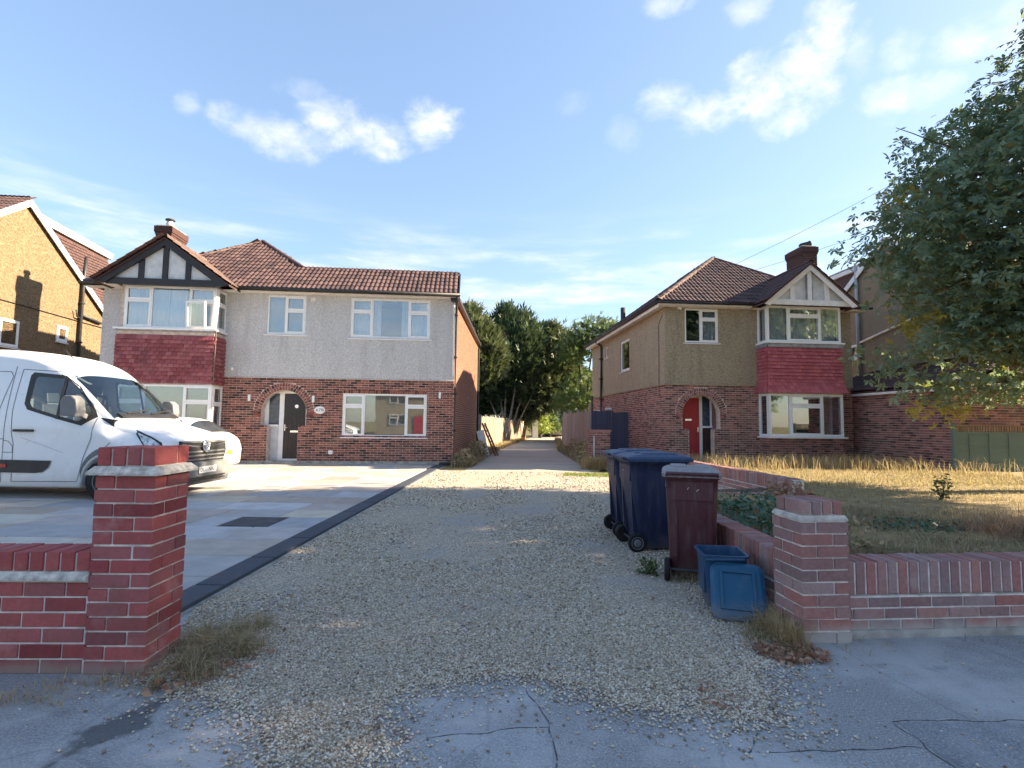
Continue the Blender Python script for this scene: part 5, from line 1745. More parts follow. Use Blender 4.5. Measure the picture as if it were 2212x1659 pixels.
# ------------------------------------------------------------------ green fence and garden room at the right edge
FG = empty('panel_fence', (12.12, 14.62, 0), R(2), 'green painted panel fence with slatted trellis top at the right edge', 'fence')
MB().box(-.06, .02, -.05, .05, 0, 1.52).build('post', 'fence_green', FG)
x = .02
for k in range(4):
    w = .56 if k else .40
    its = [('box', TS((x, -.012 + .006 * (i % 2), .10 + i * .105), (w - .03, .018, .11))) for i in range(11)]
    lay(FG, 'board', its, 'fence_green')
    MB().box(x + w - .035, x + w + .005, -.035, .02, .08, 1.28).build('batten', 'fence_green', FG)
    x += w
MB().box(0, x, -.03, .03, 1.26, 1.30).build('rail', 'fence_green', FG)
MB().box(0, x, -.02, .02, 1.46, 1.49).build('rail', 'trellis_wood', FG)
for i in range(int(x / .075)):
    MB().box(i * .075, i * .075 + .035, -.012, .012, 1.30, 1.47).build('trellis_slat', 'trellis_wood', FG)
SR = empty('garden_room', (12.7, 15.9, 0), R(2), 'brown timber garden room with long window behind the green fence', 'shed')
MB().box(0, 4.5, 0, 2.4, 0, 1.75).build('wall', 'trellis_wood', SR)
wf = MB(); wf.box(.9, 4.5, -.04, 0, 1.70, 1.78); wf.box(.9, .98, -.04, 0, 1.78, 2.14); wf.box(.9, 4.5, -.04, 0, 2.14, 2.24); wf.box(2.4, 2.5, -.04, 0, 1.78, 2.14)
wf.build('window_frame', 'soffit', SR)
MB().box(.98, 4.4, .03, .05, 1.78, 2.14).build('pane', 'glass_obscure', SR)
MB().box(0, .9, .0, 2.4, 1.75, 2.3).build('corner_post', 'trellis_wood', SR)
for i in range(40):
    MB().box(.6 + i * .09, .645 + i * .09, -.03, 0, 2.24, 2.62).build('slat', 'trellis_wood', SR)
MB().box(.5, 4.8, -.25, 2.5, 2.64, 2.74).build('roof', 'white_paint', SR)

# ------------------------------------------------------------------ lane side: fences, gate, pier, clutter
def board_fence(name, label, p, q, h, mat, bw=.15, seed=1, post_every=12):
    d = Vector(q) - Vector(p); L = d.length
    f = empty(name, p, math.atan2(d.y, d.x), label, 'fence')
    rr = random.Random(seed)
    n = int(L / bw)
    its = []
    for i in range(n):
        hh = h * rr.uniform(.965, 1.0)
        its.append(('box', TS((i * bw, rr.uniform(-.008, .008), .03), (bw - .006, .02, hh))))
    lay(f, 'board', its, mat)
    for z in (.35, h * .5, h * .88): MB().box(0, L, .022, .07, z, z + .08).build('rail', mat, f)
    for i in range(0, n + 1, post_every): MB().box(i * bw - .05, i * bw + .05, .0225, .12, 0, h + .12).build('post', 'concrete', f)
    return f


lf1 = board_fence('board_fence', 'weathered pale board fence along the left of the lane', (-1.60, 27.6, 0), (-0.55, 37.5, 0), 1.72, 'fence_board', .16, 3)
lf2 = board_fence('board_fence', 'far stretch of dark board fence left of the lane, under the conifers', (-0.5, 37.7, 0), (1.35, 50.0, 0), 1.62, 'fence_board', .2, 4)
rf1 = board_fence('board_fence', 'tall grey board fence right of the lane, beside the blue gate', (2.75, 28.4, 0), (3.26, 22.5, 0), 1.92, 'fence_grey', .14, 5)
rf2 = board_fence('board_fence', 'far grey board fence on the right of the lane', (4.35, 46.0, 0), (2.78, 28.6, 0), 1.86, 'fence_grey', .18, 6, 10)
GT = empty('garden_gate', (3.34, 22.3, 0), R(2), 'blue painted double plank gate closing the side passage', 'gate')
its = []
for i in range(14):
    hh = 1.90 - (.05 if i >= 7 else 0)
    its.append(('box', TS((i * .121 + (.01 if i >= 7 else 0), random.uniform(-.004, .004), .05), (.116, .022, hh + random.uniform(-.015, .015)))))
lay(GT, 'plank', its, 'gate_blue')
for z in (.4, 1.0, 1.6): MB().box(0, 1.70, .022, .06, z, z + .09).build('ledge', 'gate_blue', GT)
MB().box(1.70, 1.76, -.03, .06, 0, 1.98).build('gate_post', 'gate_blue', GT)
MB().box(-.10, -.01, -.03, .08, 0, 2.25).build('gate_post', 'fence_grey', GT)
MB().box(1.60, 1.70, -.03, -.005, .9, .96).build('latch', 'iron', GT)
pr = empty('brick_pier', (2.62, 17.75, 0), R(3), 'low brick pier with flat cap standing before the blue gate', 'pillar')
MB().box(.01, .66, .01, .34, -.1, 1.13).build('mortar_core', 'mortar_house', pr)
its = courses(0, .67, 0, 1.13, None, mtx=Matrix.Translation((0, .01, 0)), y=-.012) + courses(0, .35, 0, 1.13, None, mtx=facing(.01, .35, R(-90)), y=-.012)
lay(pr, 'brick', its, 'brick_right')
MB().box(-.03, .70, -.03, .38, 1.13, 1.20).build('cap', 'brick_right', pr)
MB().tube([(.12, -.04, 0), (.12, -.04, 1.0)], .03, 8).build('pipe', 'grey_pipe', pr)
# things leaning on the flank wall of the left house
bd = MB().box(0, .30, 0, .03, 0, 1.05).build('board', 'white_paint', None, Matrix.Translation((-1.16, 21.6, .02)) @ Matrix.Rotation(R(10), 4, 'Z') @ Matrix.Rotation(R(-14), 4, 'Y'))
bd.name = 'leaning_board'
tag(bd, 'white board leaning on the flank wall by the weeds', 'board')
ld = empty('ladder', (-.75, 22.6, 0), R(-20), 'rusty wooden ladder leaning by the start of the lane fence', 'ladder')
ld.matrix_basis = Matrix.Translation((-.62, 22.4, .02)) @ Matrix.Rotation(R(78), 4, 'Z') @ Matrix.Rotation(R(-24), 4, 'X')
for x in (0, .42): MB().box(x, x + .05, 0, .07, 0, 1.5).build('stile', 'rust_brown', ld)
for k in range(6): MB().box(.05, .42, .015, .055, .15 + k * .24, .19 + k * .24).build('rung', 'rust_brown', ld)
# buildings at the lane's end
CP = empty('carport', (3.6, 56.5, 0), R(8), 'pale blue carport at the far end of the lane', 'carport')
MB().box(-.6, 3.2, 0, .25, 1.75, 2.95).build('gable_front', 'shed_blue', CP)
MB().box(-.6, -.25, 0, .3, 0, 1.75).build('post', 'shed_blue', CP); MB().box(3.0, 3.3, 0, .3, 0, 1.75).build('post', 'shed_blue', CP)
MB().box(-.8, 3.5, -.2, 5, 2.95, 3.1).build('roof', 'white_paint', CP)
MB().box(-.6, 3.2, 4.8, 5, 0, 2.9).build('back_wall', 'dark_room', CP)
wl = MB().box(2.0, 2.55, 51.0, 51.3, 0, 1.9).build('end_pier', 'soffit'); tag(wl, 'sunlit cream pier ending the left lane fence', 'pillar')


# ------------------------------------------------------------------ houses across the street (they show in the window panes)
for i, (x, w, m_, lab) in enumerate(((-17.0, 9.0, 'roughcast_grey', 'grey house across the street, left of the three'), (-3.0, 10.0, 'pebbledash_tan', 'tan house across the street, middle of the three'), (12.5, 9.0, 'brick_right', 'brick house across the street, right of the three'))):
    oh = empty('street_house', (x, -30.0, 0), R(180), lab, 'house')
    MB().box(-w / 2, w / 2, 0, 8, -.1, 5.4).build('wall', m_, oh)
    MB().add([(-w / 2 - .3, -.4, 5.3), (w / 2 + .3, -.4, 5.3), (w / 2 + .3, 8.4, 5.3), (-w / 2 - .3, 8.4, 5.3), (-w / 2 + 3, 4, 8.3), (w / 2 - 3, 4, 8.3)], [(0, 1, 5, 4), (1, 2, 5), (2, 3, 4, 5), (3, 0, 4), (3, 2, 1, 0)]).build('roof', 'roof_tile_dark', oh)
    for wx, wz in ((-2.6, 1.0), (2.4, 1.0), (-2.6, 3.6), (2.4, 3.6)):
        window(oh, wx - 1.0, wx + 1.0, wz, wz + 1.3, [(1, [1], False), (1, [.3, .7], True)], y=-.05, room=False, sill=None)
    MB().box(-.5, .5, -.05, 0, 0, 2.1).build('door', 'door_red', oh)

# ------------------------------------------------------------------ vehicles
def catmull(xs, ys, q):
    xs, ys, q = np.asarray(xs, float), np.asarray(ys, float), np.asarray(q, float)
    m = np.gradient(ys, xs)
    d = np.diff(ys) / np.diff(xs)
    for i in range(len(d)):                                        # keep it monotone between stations
        if abs(d[i]) < 1e-9: m[i] = m[i + 1] = 0
        else:
            for j in (i, i + 1):
                if m[j] / d[i] < 0: m[j] = 0
                elif m[j] / d[i] > 3: m[j] = 3 * d[i]
    i = np.clip(np.searchsorted(xs, q) - 1, 0, len(xs) - 2)
    h = xs[i + 1] - xs[i]; t_ = np.clip((q - xs[i]) / h, 0, 1)
    return (1 + 2 * t_) * (1 - t_) ** 2 * ys[i] + t_ * (1 - t_) ** 2 * h * m[i] + t_ * t_ * (3 - 2 * t_) * ys[i + 1] + t_ * t_ * (t_ - 1) * h * m[i + 1]


class Loft:
    """vehicle skin: stations (x, z_bottom, z_top, half-width low, half-width mid, z_mid, half-width shoulder, z_shoulder)"""
    def __init__(s, st, wheels=(), wr=0.40, wz=0.34, pw=3.2, nu=5):
        s.nu = nu
        s.st = np.array(sorted(st), float); s.wheels = wheels; s.wr = wr; s.wz = wz; s.pw = pw

    def par(s, x):
        return [float(catmull(s.st[:, 0], s.st[:, k], [x])[0]) for k in range(1, 8)]

    def half(s, x, arch=True):
        zb, zt, wb, wm, zm, wt, zs = s.par(x)
        z0 = zb
        for wx in s.wheels:
            dx_ = abs(x - wx)
            if arch and dx_ < s.wr: z0 = max(z0, s.wz + math.sqrt(s.wr ** 2 - dx_ ** 2))
        zm_ = max(zm, z0 + .12)
        P = [(0, z0), (wb * .7, z0), (wb * .97, z0 + .005), (wb, z0 + .04)]
        for k in range(1, 6):
            f = k / 5; P.append((wb + (wm - wb) * f, z0 + .04 + (zm_ - z0 - .04) * f))
        zs_ = max(zs, zm_ + .02); zt_ = max(zt, zs_ + .02)
        for k in range(1, s.nu + 1):
            f = k / s.nu
            P.append((wm + (wt - wm) * f ** 1.5, zm_ + (zs_ - zm_) * f))
        for k in range(1, 11):
            a = math.pi / 2 * k / 10
            P.append((wt * math.cos(a) ** (2 / s.pw), zs_ + (zt_ - zs_) * math.sin(a) ** (2 / s.pw)))
        return P

    def width(s, x, z):
        P = s.half(x, False)
        for (a, b), (c, d) in zip(P[3:-1], P[4:]):
            if b <= z <= d: return a + (c - a) * (z - b) / max(1e-6, d - b)
        return P[3][0] if z < P[3][1] else 0.0

    def skin(s, step=.05, cut=None):
        xs = list(np.arange(s.st[0, 0], s.st[-1, 0], step)) + [s.st[-1, 0]]
        for wx in s.wheels: xs += list(wx + s.wr * np.cos(np.linspace(0, math.pi, 25)))
        xs = sorted(set(round(float(x), 4) for x in xs))
        mb = MB()
        rows = []
        for x in xs:
            P = s.half(x)
            rows.append([(x, -a, b) for a, b in P] + [(x, a, b) for a, b in P[::-1]])
        if cut is None:
            mb.grid(rows)
        else:
            nj = len(rows[0])
            F = []
            for i in range(len(rows) - 1):
                for j in range(nj - 1):
                    c = [sum(q[k] for q in (rows[i][j], rows[i + 1][j], rows[i + 1][j + 1], rows[i][j + 1])) / 4 for k in range(3)]
                    if not cut(c): F.append((i * nj + j, (i + 1) * nj + j, (i + 1) * nj + j + 1, i * nj + j + 1))
            mb.add([q for r_ in rows for q in r_], F)
        for row, rev in ((rows[0], False), (rows[-1], True)):
            n = len(row)
            mb.add(row, [tuple(range(n)) if rev else tuple(range(n - 1, -1, -1))])
        return mb

    def patch(s, poly, side=-1, off=.006, nu=1):
        """polygon in (x,z) laid on the flank"""
        cx_ = sum(p[0] for p in poly) / len(poly); cz_ = sum(p[1] for p in poly) / len(poly)
        pts = []
        for (a, b), (c, d) in zip(poly, poly[1:] + poly[:1]):
            n = max(1, int(math.hypot(c - a, d - b) / .06))
            pts += [(a + (c - a) * i / n, b + (d - b) * i / n) for i in range(n)]
        rings = []
        for f in (1.0, .75, .5, .25, .02):
            rings.append([(cx_ + (x - cx_) * f, side * (s.width(cx_ + (x - cx_) * f, cz_ + (z - cz_) * f) + off), cz_ + (z - cz_) * f) for x, z in pts])
        rings = [r + r[:1] for r in rings]
        mb = MB()
        mb.grid(rings)
        return mb

    def strip(s, mb, pts, w=.010, side=-1, off=.004):
        for (a, b), (c, d) in zip(pts[:-1], pts[1:]):
            n = max(1, int(math.hypot(c - a, d - b) / .08))
            for i in range(n):
                q = []
                dx_, dz_ = (c - a), (d - b); L = math.hypot(dx_, dz_); ox, oz = -dz_ / L * w / 2, dx_ / L * w / 2
                for f in (i / n, (i + 1) / n):
                    x, z = a + dx_ * f, b + dz_ * f
                    for sg in (1, -1):
                        xx, zz = x + sg * ox, z + sg * oz
                        q.append((xx, side * (s.width(xx, zz) + off), zz))
                mb.add(q, [(0, 1, 3, 2)])

    def top(s, x0, x1, a0, off=.010, n=14, m=12):
        """glass on the upper skin between two stations (windscreen, rear window)"""
        rows = []
        for i in range(n + 1):
            x = x0 + (x1 - x0) * i / n
            zb, zt, wb, wm, zm, wt, zs = s.par(x)
            r = []
            for j in range(-m, m + 1):
                a = math.pi / 2 - (math.pi / 2 - a0) * abs(j) / m
                y = wt * math.cos(a) ** (2 / s.pw) * (1 if j > 0 else -1); z = zs + (zt - zs) * math.sin(a) ** (2 / s.pw)
                r.append((x + off * .7, y * 1.004, z + off))
            rows.append(r)
        return MB().grid(rows)


def wheel(parent, x, y, r=.34, w=.22, side=-1, hub='grille_grey'):
    wh = MB().lathe([(r * .55, -w / 2), (r * .93, -w / 2), (r, -w / 2 + .03), (r, w / 2 - .03), (r * .93, w / 2), (r * .55, w / 2)], (0, 0, 0), 'y', 28).build('wheel', 'rubber', parent, Matrix.Translation((x, y, r)), smooth=False)
    MB().lathe([(r * .12, side * (w / 2 + .012)), (r * .50, side * (w / 2 - .01)), (r * .60, side * (w / 2 + .006)), (r * .60, side * (w / 2 - .05))], (0, 0, 0), 'y', 24).build('rim', hub, wh)
    return wh


VAN = empty('panel_van', (-5.66, 9.88, 0), R(-1.5), 'white panel van parked nose-right on the patio behind the red brick pillar', 'van')
VS = [(0.00, .42, 1.00, .66, .70, .72, .62, .92), (-.05, .32, 1.05, .80, .83, .72, .74, .96), (-.15, .26, 1.10, .91, .93, .74, .83, 1.00), (-.35, .22, 1.17, .97, .985, .80, .88, 1.06), (-.70, .22, 1.27, .99, 1.0, .90, .90, 1.14),
      (-.98, .22, 1.37, 1.0, 1.01, 1.0, .90, 1.22), (-1.10, .22, 1.47, 1.0, 1.015, 1.08, .89, 1.30), (-1.5, .22, 1.86, 1.0, 1.02, 1.15, .86, 1.64), (-1.85, .22, 2.17, 1.0, 1.02, 1.2, .85, 1.94), (-2.1, .22, 2.36, 1.0, 1.02, 1.2, .855, 2.10),
      (-2.4, .22, 2.49, 1.0, 1.02, 1.2, .865, 2.22), (-2.9, .22, 2.57, 1.0, 1.02, 1.2, .875, 2.30), (-3.5, .22, 2.60, 1.0, 1.02, 1.2, .88, 2.33), (-5.3, .22, 2.60, 1.0, 1.02, 1.2, .88, 2.33), (-5.5, .30, 2.56, .98, 1.0, 1.2, .86, 2.28)]
lo = Loft(VS, wheels=(-1.02, -4.70), wr=.42, wz=.34, nu=18)
WPOLY = [(-2.47, 1.62), (-2.41, 1.53), (-2.22, 1.475), (-1.88, 1.38), (-1.52, 1.29), (-1.33, 1.43), (-1.45, 1.60), (-1.70, 1.90), (-1.95, 2.08), (-2.43, 2.12), (-2.47, 2.07)]


def van_cut(c):
    x, y, z = c
    if -1.83 < x < -1.08:                                          # windscreen opening
        zb, zt, wb, wm, zm, wt, zs = lo.par(x)
        if z > zs + (zt - zs) * .62 and abs(y) < wt * .93: return True
    if abs(y) > .82 and poly_mask([x], [z], WPOLY)[0]: return True
    return False


vb = lo.skin(.04, van_cut)
body = vb.build('body', 'van_white', VAN, smooth=True)
# dark underside box so that no light shows through
MB().box(-5.3, -.5, -.9, .9, .30, .62).build('underbody', 'black_plastic', VAN)
for sx in (-1.02, -4.70):
    for sd in (-1, 1): wheel(VAN, sx, sd * .91, .345, .23, sd)
lo.top(-1.06, -1.86, .42).build('windscreen', 'glass_tint', VAN, smooth=True)
wiper = MB(); wiper.bar((-1.06, -.55, 1.475), (-1.14, .10, 1.56), .02); wiper.bar((-1.06, .05, 1.475), (-1.14, .68, 1.56), .02)
wiper.build('wiper', 'black_plastic', VAN)
MB().prism([(-1.10, 1.455), (-1.0, 1.395), (-1.0, 1.42), (-1.10, 1.485)], -.74, .74, 'y').build('scuttle', 'black_plastic', VAN)
grow = lambda poly, k: [(-1.93 + (x + 1.93) * k, 1.72 + (z - 1.72) * (k + .01)) for x, z in poly]
for sd in (-1, 1):
    sr = MB()
    rg = []
    for k_ in (1.07, .90):
        g_ = grow(WPOLY, k_); g_ = g_ + g_[:1]; pp_ = []
        for (a, b), (c, d) in zip(g_[:-1], g_[1:]): pp_ += [(a + (c - a) * i / 5, b + (d - b) * i / 5) for i in range(5)]
        pp_.append(g_[0])
        rg.append([(x, sd * (lo.width(x, z) + .006), z) for x, z in pp_])
    sr.grid(rg).build('window_seal', 'black_plastic', VAN)
    lo.patch(WPOLY, sd, .002).build('side_window', 'glass_tint', VAN, smooth=True)
    mb = MB(); lo.strip(mb, [(-1.93, 2.08), (-1.90, 1.36)], .05, sd, .016); mb.build('window_bar', 'black_plastic', VAN)
    mb = MB()
    for pts in ([(-2.66, 2.20), (-2.69, 1.5), (-2.66, 1.1), (-2.62, .95), (-2.62, .32)], [(-2.66, 2.20), (-1.95, 2.17), (-1.66, 1.97)], [(-1.29, 1.38), (-1.30, 1.05), (-1.42, .72), (-1.50, .34)], [(-2.62, .32), (-1.50, .33)],
                [(-2.78, 2.25), (-2.80, .30)], [(-3.9, 1.02), (-2.80, 1.02)], [(-3.9, 2.16), (-2.86, 2.16), (-2.80, 2.08)], [(-2.80, 2.08), (-2.93, 1.45), (-3.9, 1.43)], [(-2.79, 1.0), (-2.70, .98), (-2.63, .90), (-2.63, .80), (-2.80, .80)], [(-1.16, .80), (-.98, .98)], [(-2.5, 1.05), (-1.75, .80)]):
        lo.strip(mb, pts, .012 if pts[0] != (-2.5, 1.05) else .004, sd, .003)
    mb.build('door_seam', 'grille_grey', VAN)
    lo.patch([(-4.2, .47), (-4.2, .69), (-1.94, .67), (-1.99, .56), (-2.08, .48), (-2.2, .465)], sd, .018).build('rub_strip', 'black_plastic', VAN)
    lo.patch([(-2.80, .555), (-2.80, .605), (-2.70, .605), (-2.70, .555)], sd, .028).build('marker', 'marker_red', VAN)
    hy = sd * (lo.width(-2.45, 1.17) + .02)
    MB().box(-2.61, -2.28, hy - .02, hy + .02, 1.145, 1.185).build('door_handle', 'black_plastic', VAN)
    lo.patch([(-.66, 1.20), (-.56, 1.165), (-.36, 1.08), (-.20, .99), (-.15, .90), (-.22, .84), (-.38, .87), (-.52, 1.02), (-.62, 1.12)], sd, .008).build('lamp_rim', 'black_plastic', VAN)
    lo.patch([(-.60, 1.15), (-.54, 1.13), (-.36, 1.055), (-.22, .97), (-.18, .91), (-.24, .87), (-.38, .90), (-.50, 1.03)], sd, .016).build('headlamp', 'lamp_clear', VAN)
    my = sd * 1.03
    mr = MB()
    mr.prism([(-1.62, 1.42), (-1.38, 1.40), (-1.34, 1.50), (-1.37, 1.68), (-1.45, 1.75), (-1.58, 1.75), (-1.64, 1.65)], my + sd * .07, my + sd * .26, 'y')
    mr.bar((-1.45, sd * .98, 1.40), (-1.46, my + sd * .10, 1.47), .09)
    mr.build('mirror', 'grille_grey', VAN, bevel=.02)
mb = MB(); mb.lathe([(.045, 0), (.045, .01)], (-1.64, -1.15, 1.43), 'y', 12); mb.build('mirror_badge', 'upvc', VAN)
# grey bumper moulding, grille, plate, emblem
BS = [(0.07, .36, .60, .64, .66, .50, .62, .55), (0.02, .26, .62, .80, .82, .5, .78, .57), (-.10, .20, .63, .93, .95, .5, .92, .58), (-.32, .19, .62, 1.0, 1.01, .5, .99, .58), (-.60, .22, .60, 1.005, 1.02, .5, 1.0, .56)]
bl = Loft(BS, wheels=(-1.02,), wr=.43, wz=.34, pw=5)
bl.skin(.04).build('bumper', 'bumper_grey', VAN, smooth=True)
sl_ = MB()
for z in (.285, .335): sl_.box(.035, .082, -.58, .58, z, z + .022)
sl_.build('bumper_slot', 'black_paint', VAN)
MB().prism([(-.64, .62), (.64, .62), (.70, .80), (.68, 1.0), (-.68, 1.0), (-.70, .80)], -.05, .012, 'x').build('grille_panel', 'black_plastic', VAN)
for k, z in enumerate((.65, .72, .79)):
    MB().box(.012, .030, -.62, .62, z, z + .028).build('grille_bar', 'grille_grey', VAN)
for sd in (-1, 1):
    MB().add([(.013, sd * .10, .87), (.045, sd * .12, .90), (.030, sd * .66, .955), (.0, sd * .68, .925)], [(0, 1, 2, 3)]).build('grille_wing', 'chrome', VAN)
    MB().box(.012, .025, sd * .10, sd * .66, .965, 1.0).build('grille_top', 'grille_grey', VAN)
em = MB().lathe([(.085, .012), (.112, .03), (.118, .055), (.105, .065), (.092, .05), (.0, .045)], (0, 0, .905), 'x', 26).build('emblem', 'chrome', VAN, smooth=True)
eg = MB()
eg.bar((.066, -.015, .83), (.066, .02, .97), .022, .012); eg.bar((.066, .02, .97), (.066, .06, .93), .018, .012); eg.bar((.066, -.015, .88), (.066, -.07, .93), .02, .012); eg.bar((.066, .0, .90), (.066, .055, .865), .018, .012)
eg.build('emblem_figure', 'chrome', em)
pl = MB().box(.082, .092, -.26, .26, .42, .535).build('number_plate', 'plate_white', VAN)
text_part('plate_text', 'DL21 NHZ', .098, 'black_paint', pl, Matrix.Translation((.0925, 0, .477)) @ Matrix.Rotation(R(90), 4, 'Z') @ Matrix.Rotation(R(90), 4, 'X'), .001)
MB().tube([(-2.25, -.35, 2.42), (-2.42, -.36, 2.60)], .008, 6).build('aerial', 'black_plastic', VAN)
MB().prism([(-1.55, .9), (-1.0, .9), (-1.02, 1.36), (-1.30, 1.40), (-1.55, 1.30)], -.90, .90, 'y').build('dashboard', 'black_plastic', VAN)
MB().box(-2.72, -2.66, -.84, .84, .4, 2.25).build('bulkhead', 'grille_grey', VAN)
MB().box(-2.66, -.9, -.93, .93, .45, .55).build('cab_floor', 'black_plastic', VAN)
for yy in (-.50, .12, .60):
    st_ = MB(); st_.box(-2.45, -1.95, yy - .23, yy + .23, .75, 1.0); st_.prism([(-2.50, .95), (-2.36, .95), (-2.44, 1.62), (-2.56, 1.62)], yy - .23, yy + .23, 'y'); st_.prism([(-2.52, 1.64), (-2.44, 1.64), (-2.47, 1.84), (-2.55, 1.84)], yy - .13, yy + .13, 'y')
    st_.build('seat', 'black_plastic', VAN, bevel=.02)
MB().tube([(-1.72 + .17 * math.cos(a) * .45, -.48 + .19 * math.sin(a), 1.36 + .17 * math.cos(a)) for a in [k * math.pi / 9 for k in range(19)]], .015, 6).build('steering_wheel', 'black_plastic', VAN)
for k, (a, b, mt) in enumerate(((-1.22, .05, 'plate_white'), (-1.18, .42, 'straw'), (-1.26, -.25, 'plate_white'))):
    MB().box(a - .10, a + .08, b - .13, b + .13, 1.402, 1.415).build('dash_paper', mt, VAN)
MB().prism([(-1.70, .55), (-1.40, .55), (-1.40, 1.2), (-1.70, 1.3)], -.97, -.95, 'y').build('door_card', 'black_plastic', VAN)


def car(name, loc, rz, paint, label, plate='plate_yellow', group=None):
    c = empty(name, loc, rz, label, 'car', group)
    S = [(0, .40, .74, .60, .66, .62, .62, .70), (-.06, .30, .92, .76, .80, .62, .70, .82), (-.16, .24, 1.02, .83, .86, .66, .70, .90), (-.30, .22, 1.14, .85, .875, .70, .66, .94), (-.62, .22, 1.36, .86, .88, .72, .60, 1.00), (-1.0, .22, 1.43, .86, .885, .72, .60, 1.05), (-2.0, .22, 1.45, .86, .885, .72, .62, 1.05),
         (-2.5, .22, 1.37, .86, .885, .72, .60, 1.02), (-3.1, .22, 1.04, .86, .88, .72, .66, .92), (-3.6, .22, .94, .85, .87, .70, .70, .84), (-4.05, .26, .82, .78, .80, .62, .66, .74), (-4.2, .36, .66, .62, .64, .55, .58, .62)]
    l = Loft(S, wheels=(-.75, -3.35), wr=.36, wz=.30, pw=2.6)
    l.skin(.06).build('body', paint, c, smooth=True)
    MB().box(-3.9, -.4, -.7, .7, .26, .55).build('underbody', 'black_plastic', c)
    for x in (-.75, -3.35):
        for sd in (-1, 1): wheel(c, x, sd * .77, .305, .20, sd)
    l.top(-.22, -.60, .35).build('rear_window', 'glass_car', c, smooth=True)
    l.top(-3.05, -2.50, .35).build('windscreen', 'glass_car', c, smooth=True)
    for sd in (-1, 1):
        l.patch([(-2.85, 1.0), (-2.3, 1.30), (-1.0, 1.34), (-.55, 1.22), (-.40, 1.02)], sd, .008).build('side_window', 'glass_car', c, smooth=True)
        l.patch([(-.30, 1.02), (-.16, .98), (-.12, .80), (-.30, .78)], sd, .010).build('tail_lamp', 'tail_red', c)
    MB().box(-.02, .008, -.26, .26, .52, .63).build('number_plate', plate, c)
    bm = MB(); bm.box(-.10, .02, -.62, .62, .66, .675); bm.build('boot_seam', 'grille_grey', c)
    return c


car('parked_car', (-7.08, 13.3, 0), R(-3), 'car_white', 'white car mostly hidden behind the van, yellow rear plate showing')
car('parked_car', (4.75, 55.6, 0), R(-88), 'lid_grey', 'pale car parked under the carport at the end of the lane')

# ------------------------------------------------------------------ bins
def rrect(w, d, r, n=5):
    P = []
    for cx_, cy_, a0 in ((w / 2 - r, d / 2 - r, 0), (-w / 2 + r, d / 2 - r, 90), (-w / 2 + r, -d / 2 + r, 180), (w / 2 - r, -d / 2 + r, 270)):
        for k in range(n + 1):
            a = R(a0 + 90 * k / n); P.append((cx_ + r * math.cos(a), cy_ + r * math.sin(a)))
    return P


def shell(levels, cap_top=True, cap_bot=True):
    """levels: (z, w, d, r, x-offset, y-offset)"""
    mb = MB(); rows = []
    for z, w, d, r, ox, oy in levels:
        P = [(x + ox, y + oy, z) for x, y in rrect(w, d, r)]
        rows.append(P + P[:1])
    mb.grid(rows)
    n = len(rows[0]) - 1
    if cap_top: mb.add(rows[-1][:-1], [tuple(range(n))])
    if cap_bot: mb.add(rows[0][:-1], [tuple(range(n - 1, -1, -1))])
    return mb


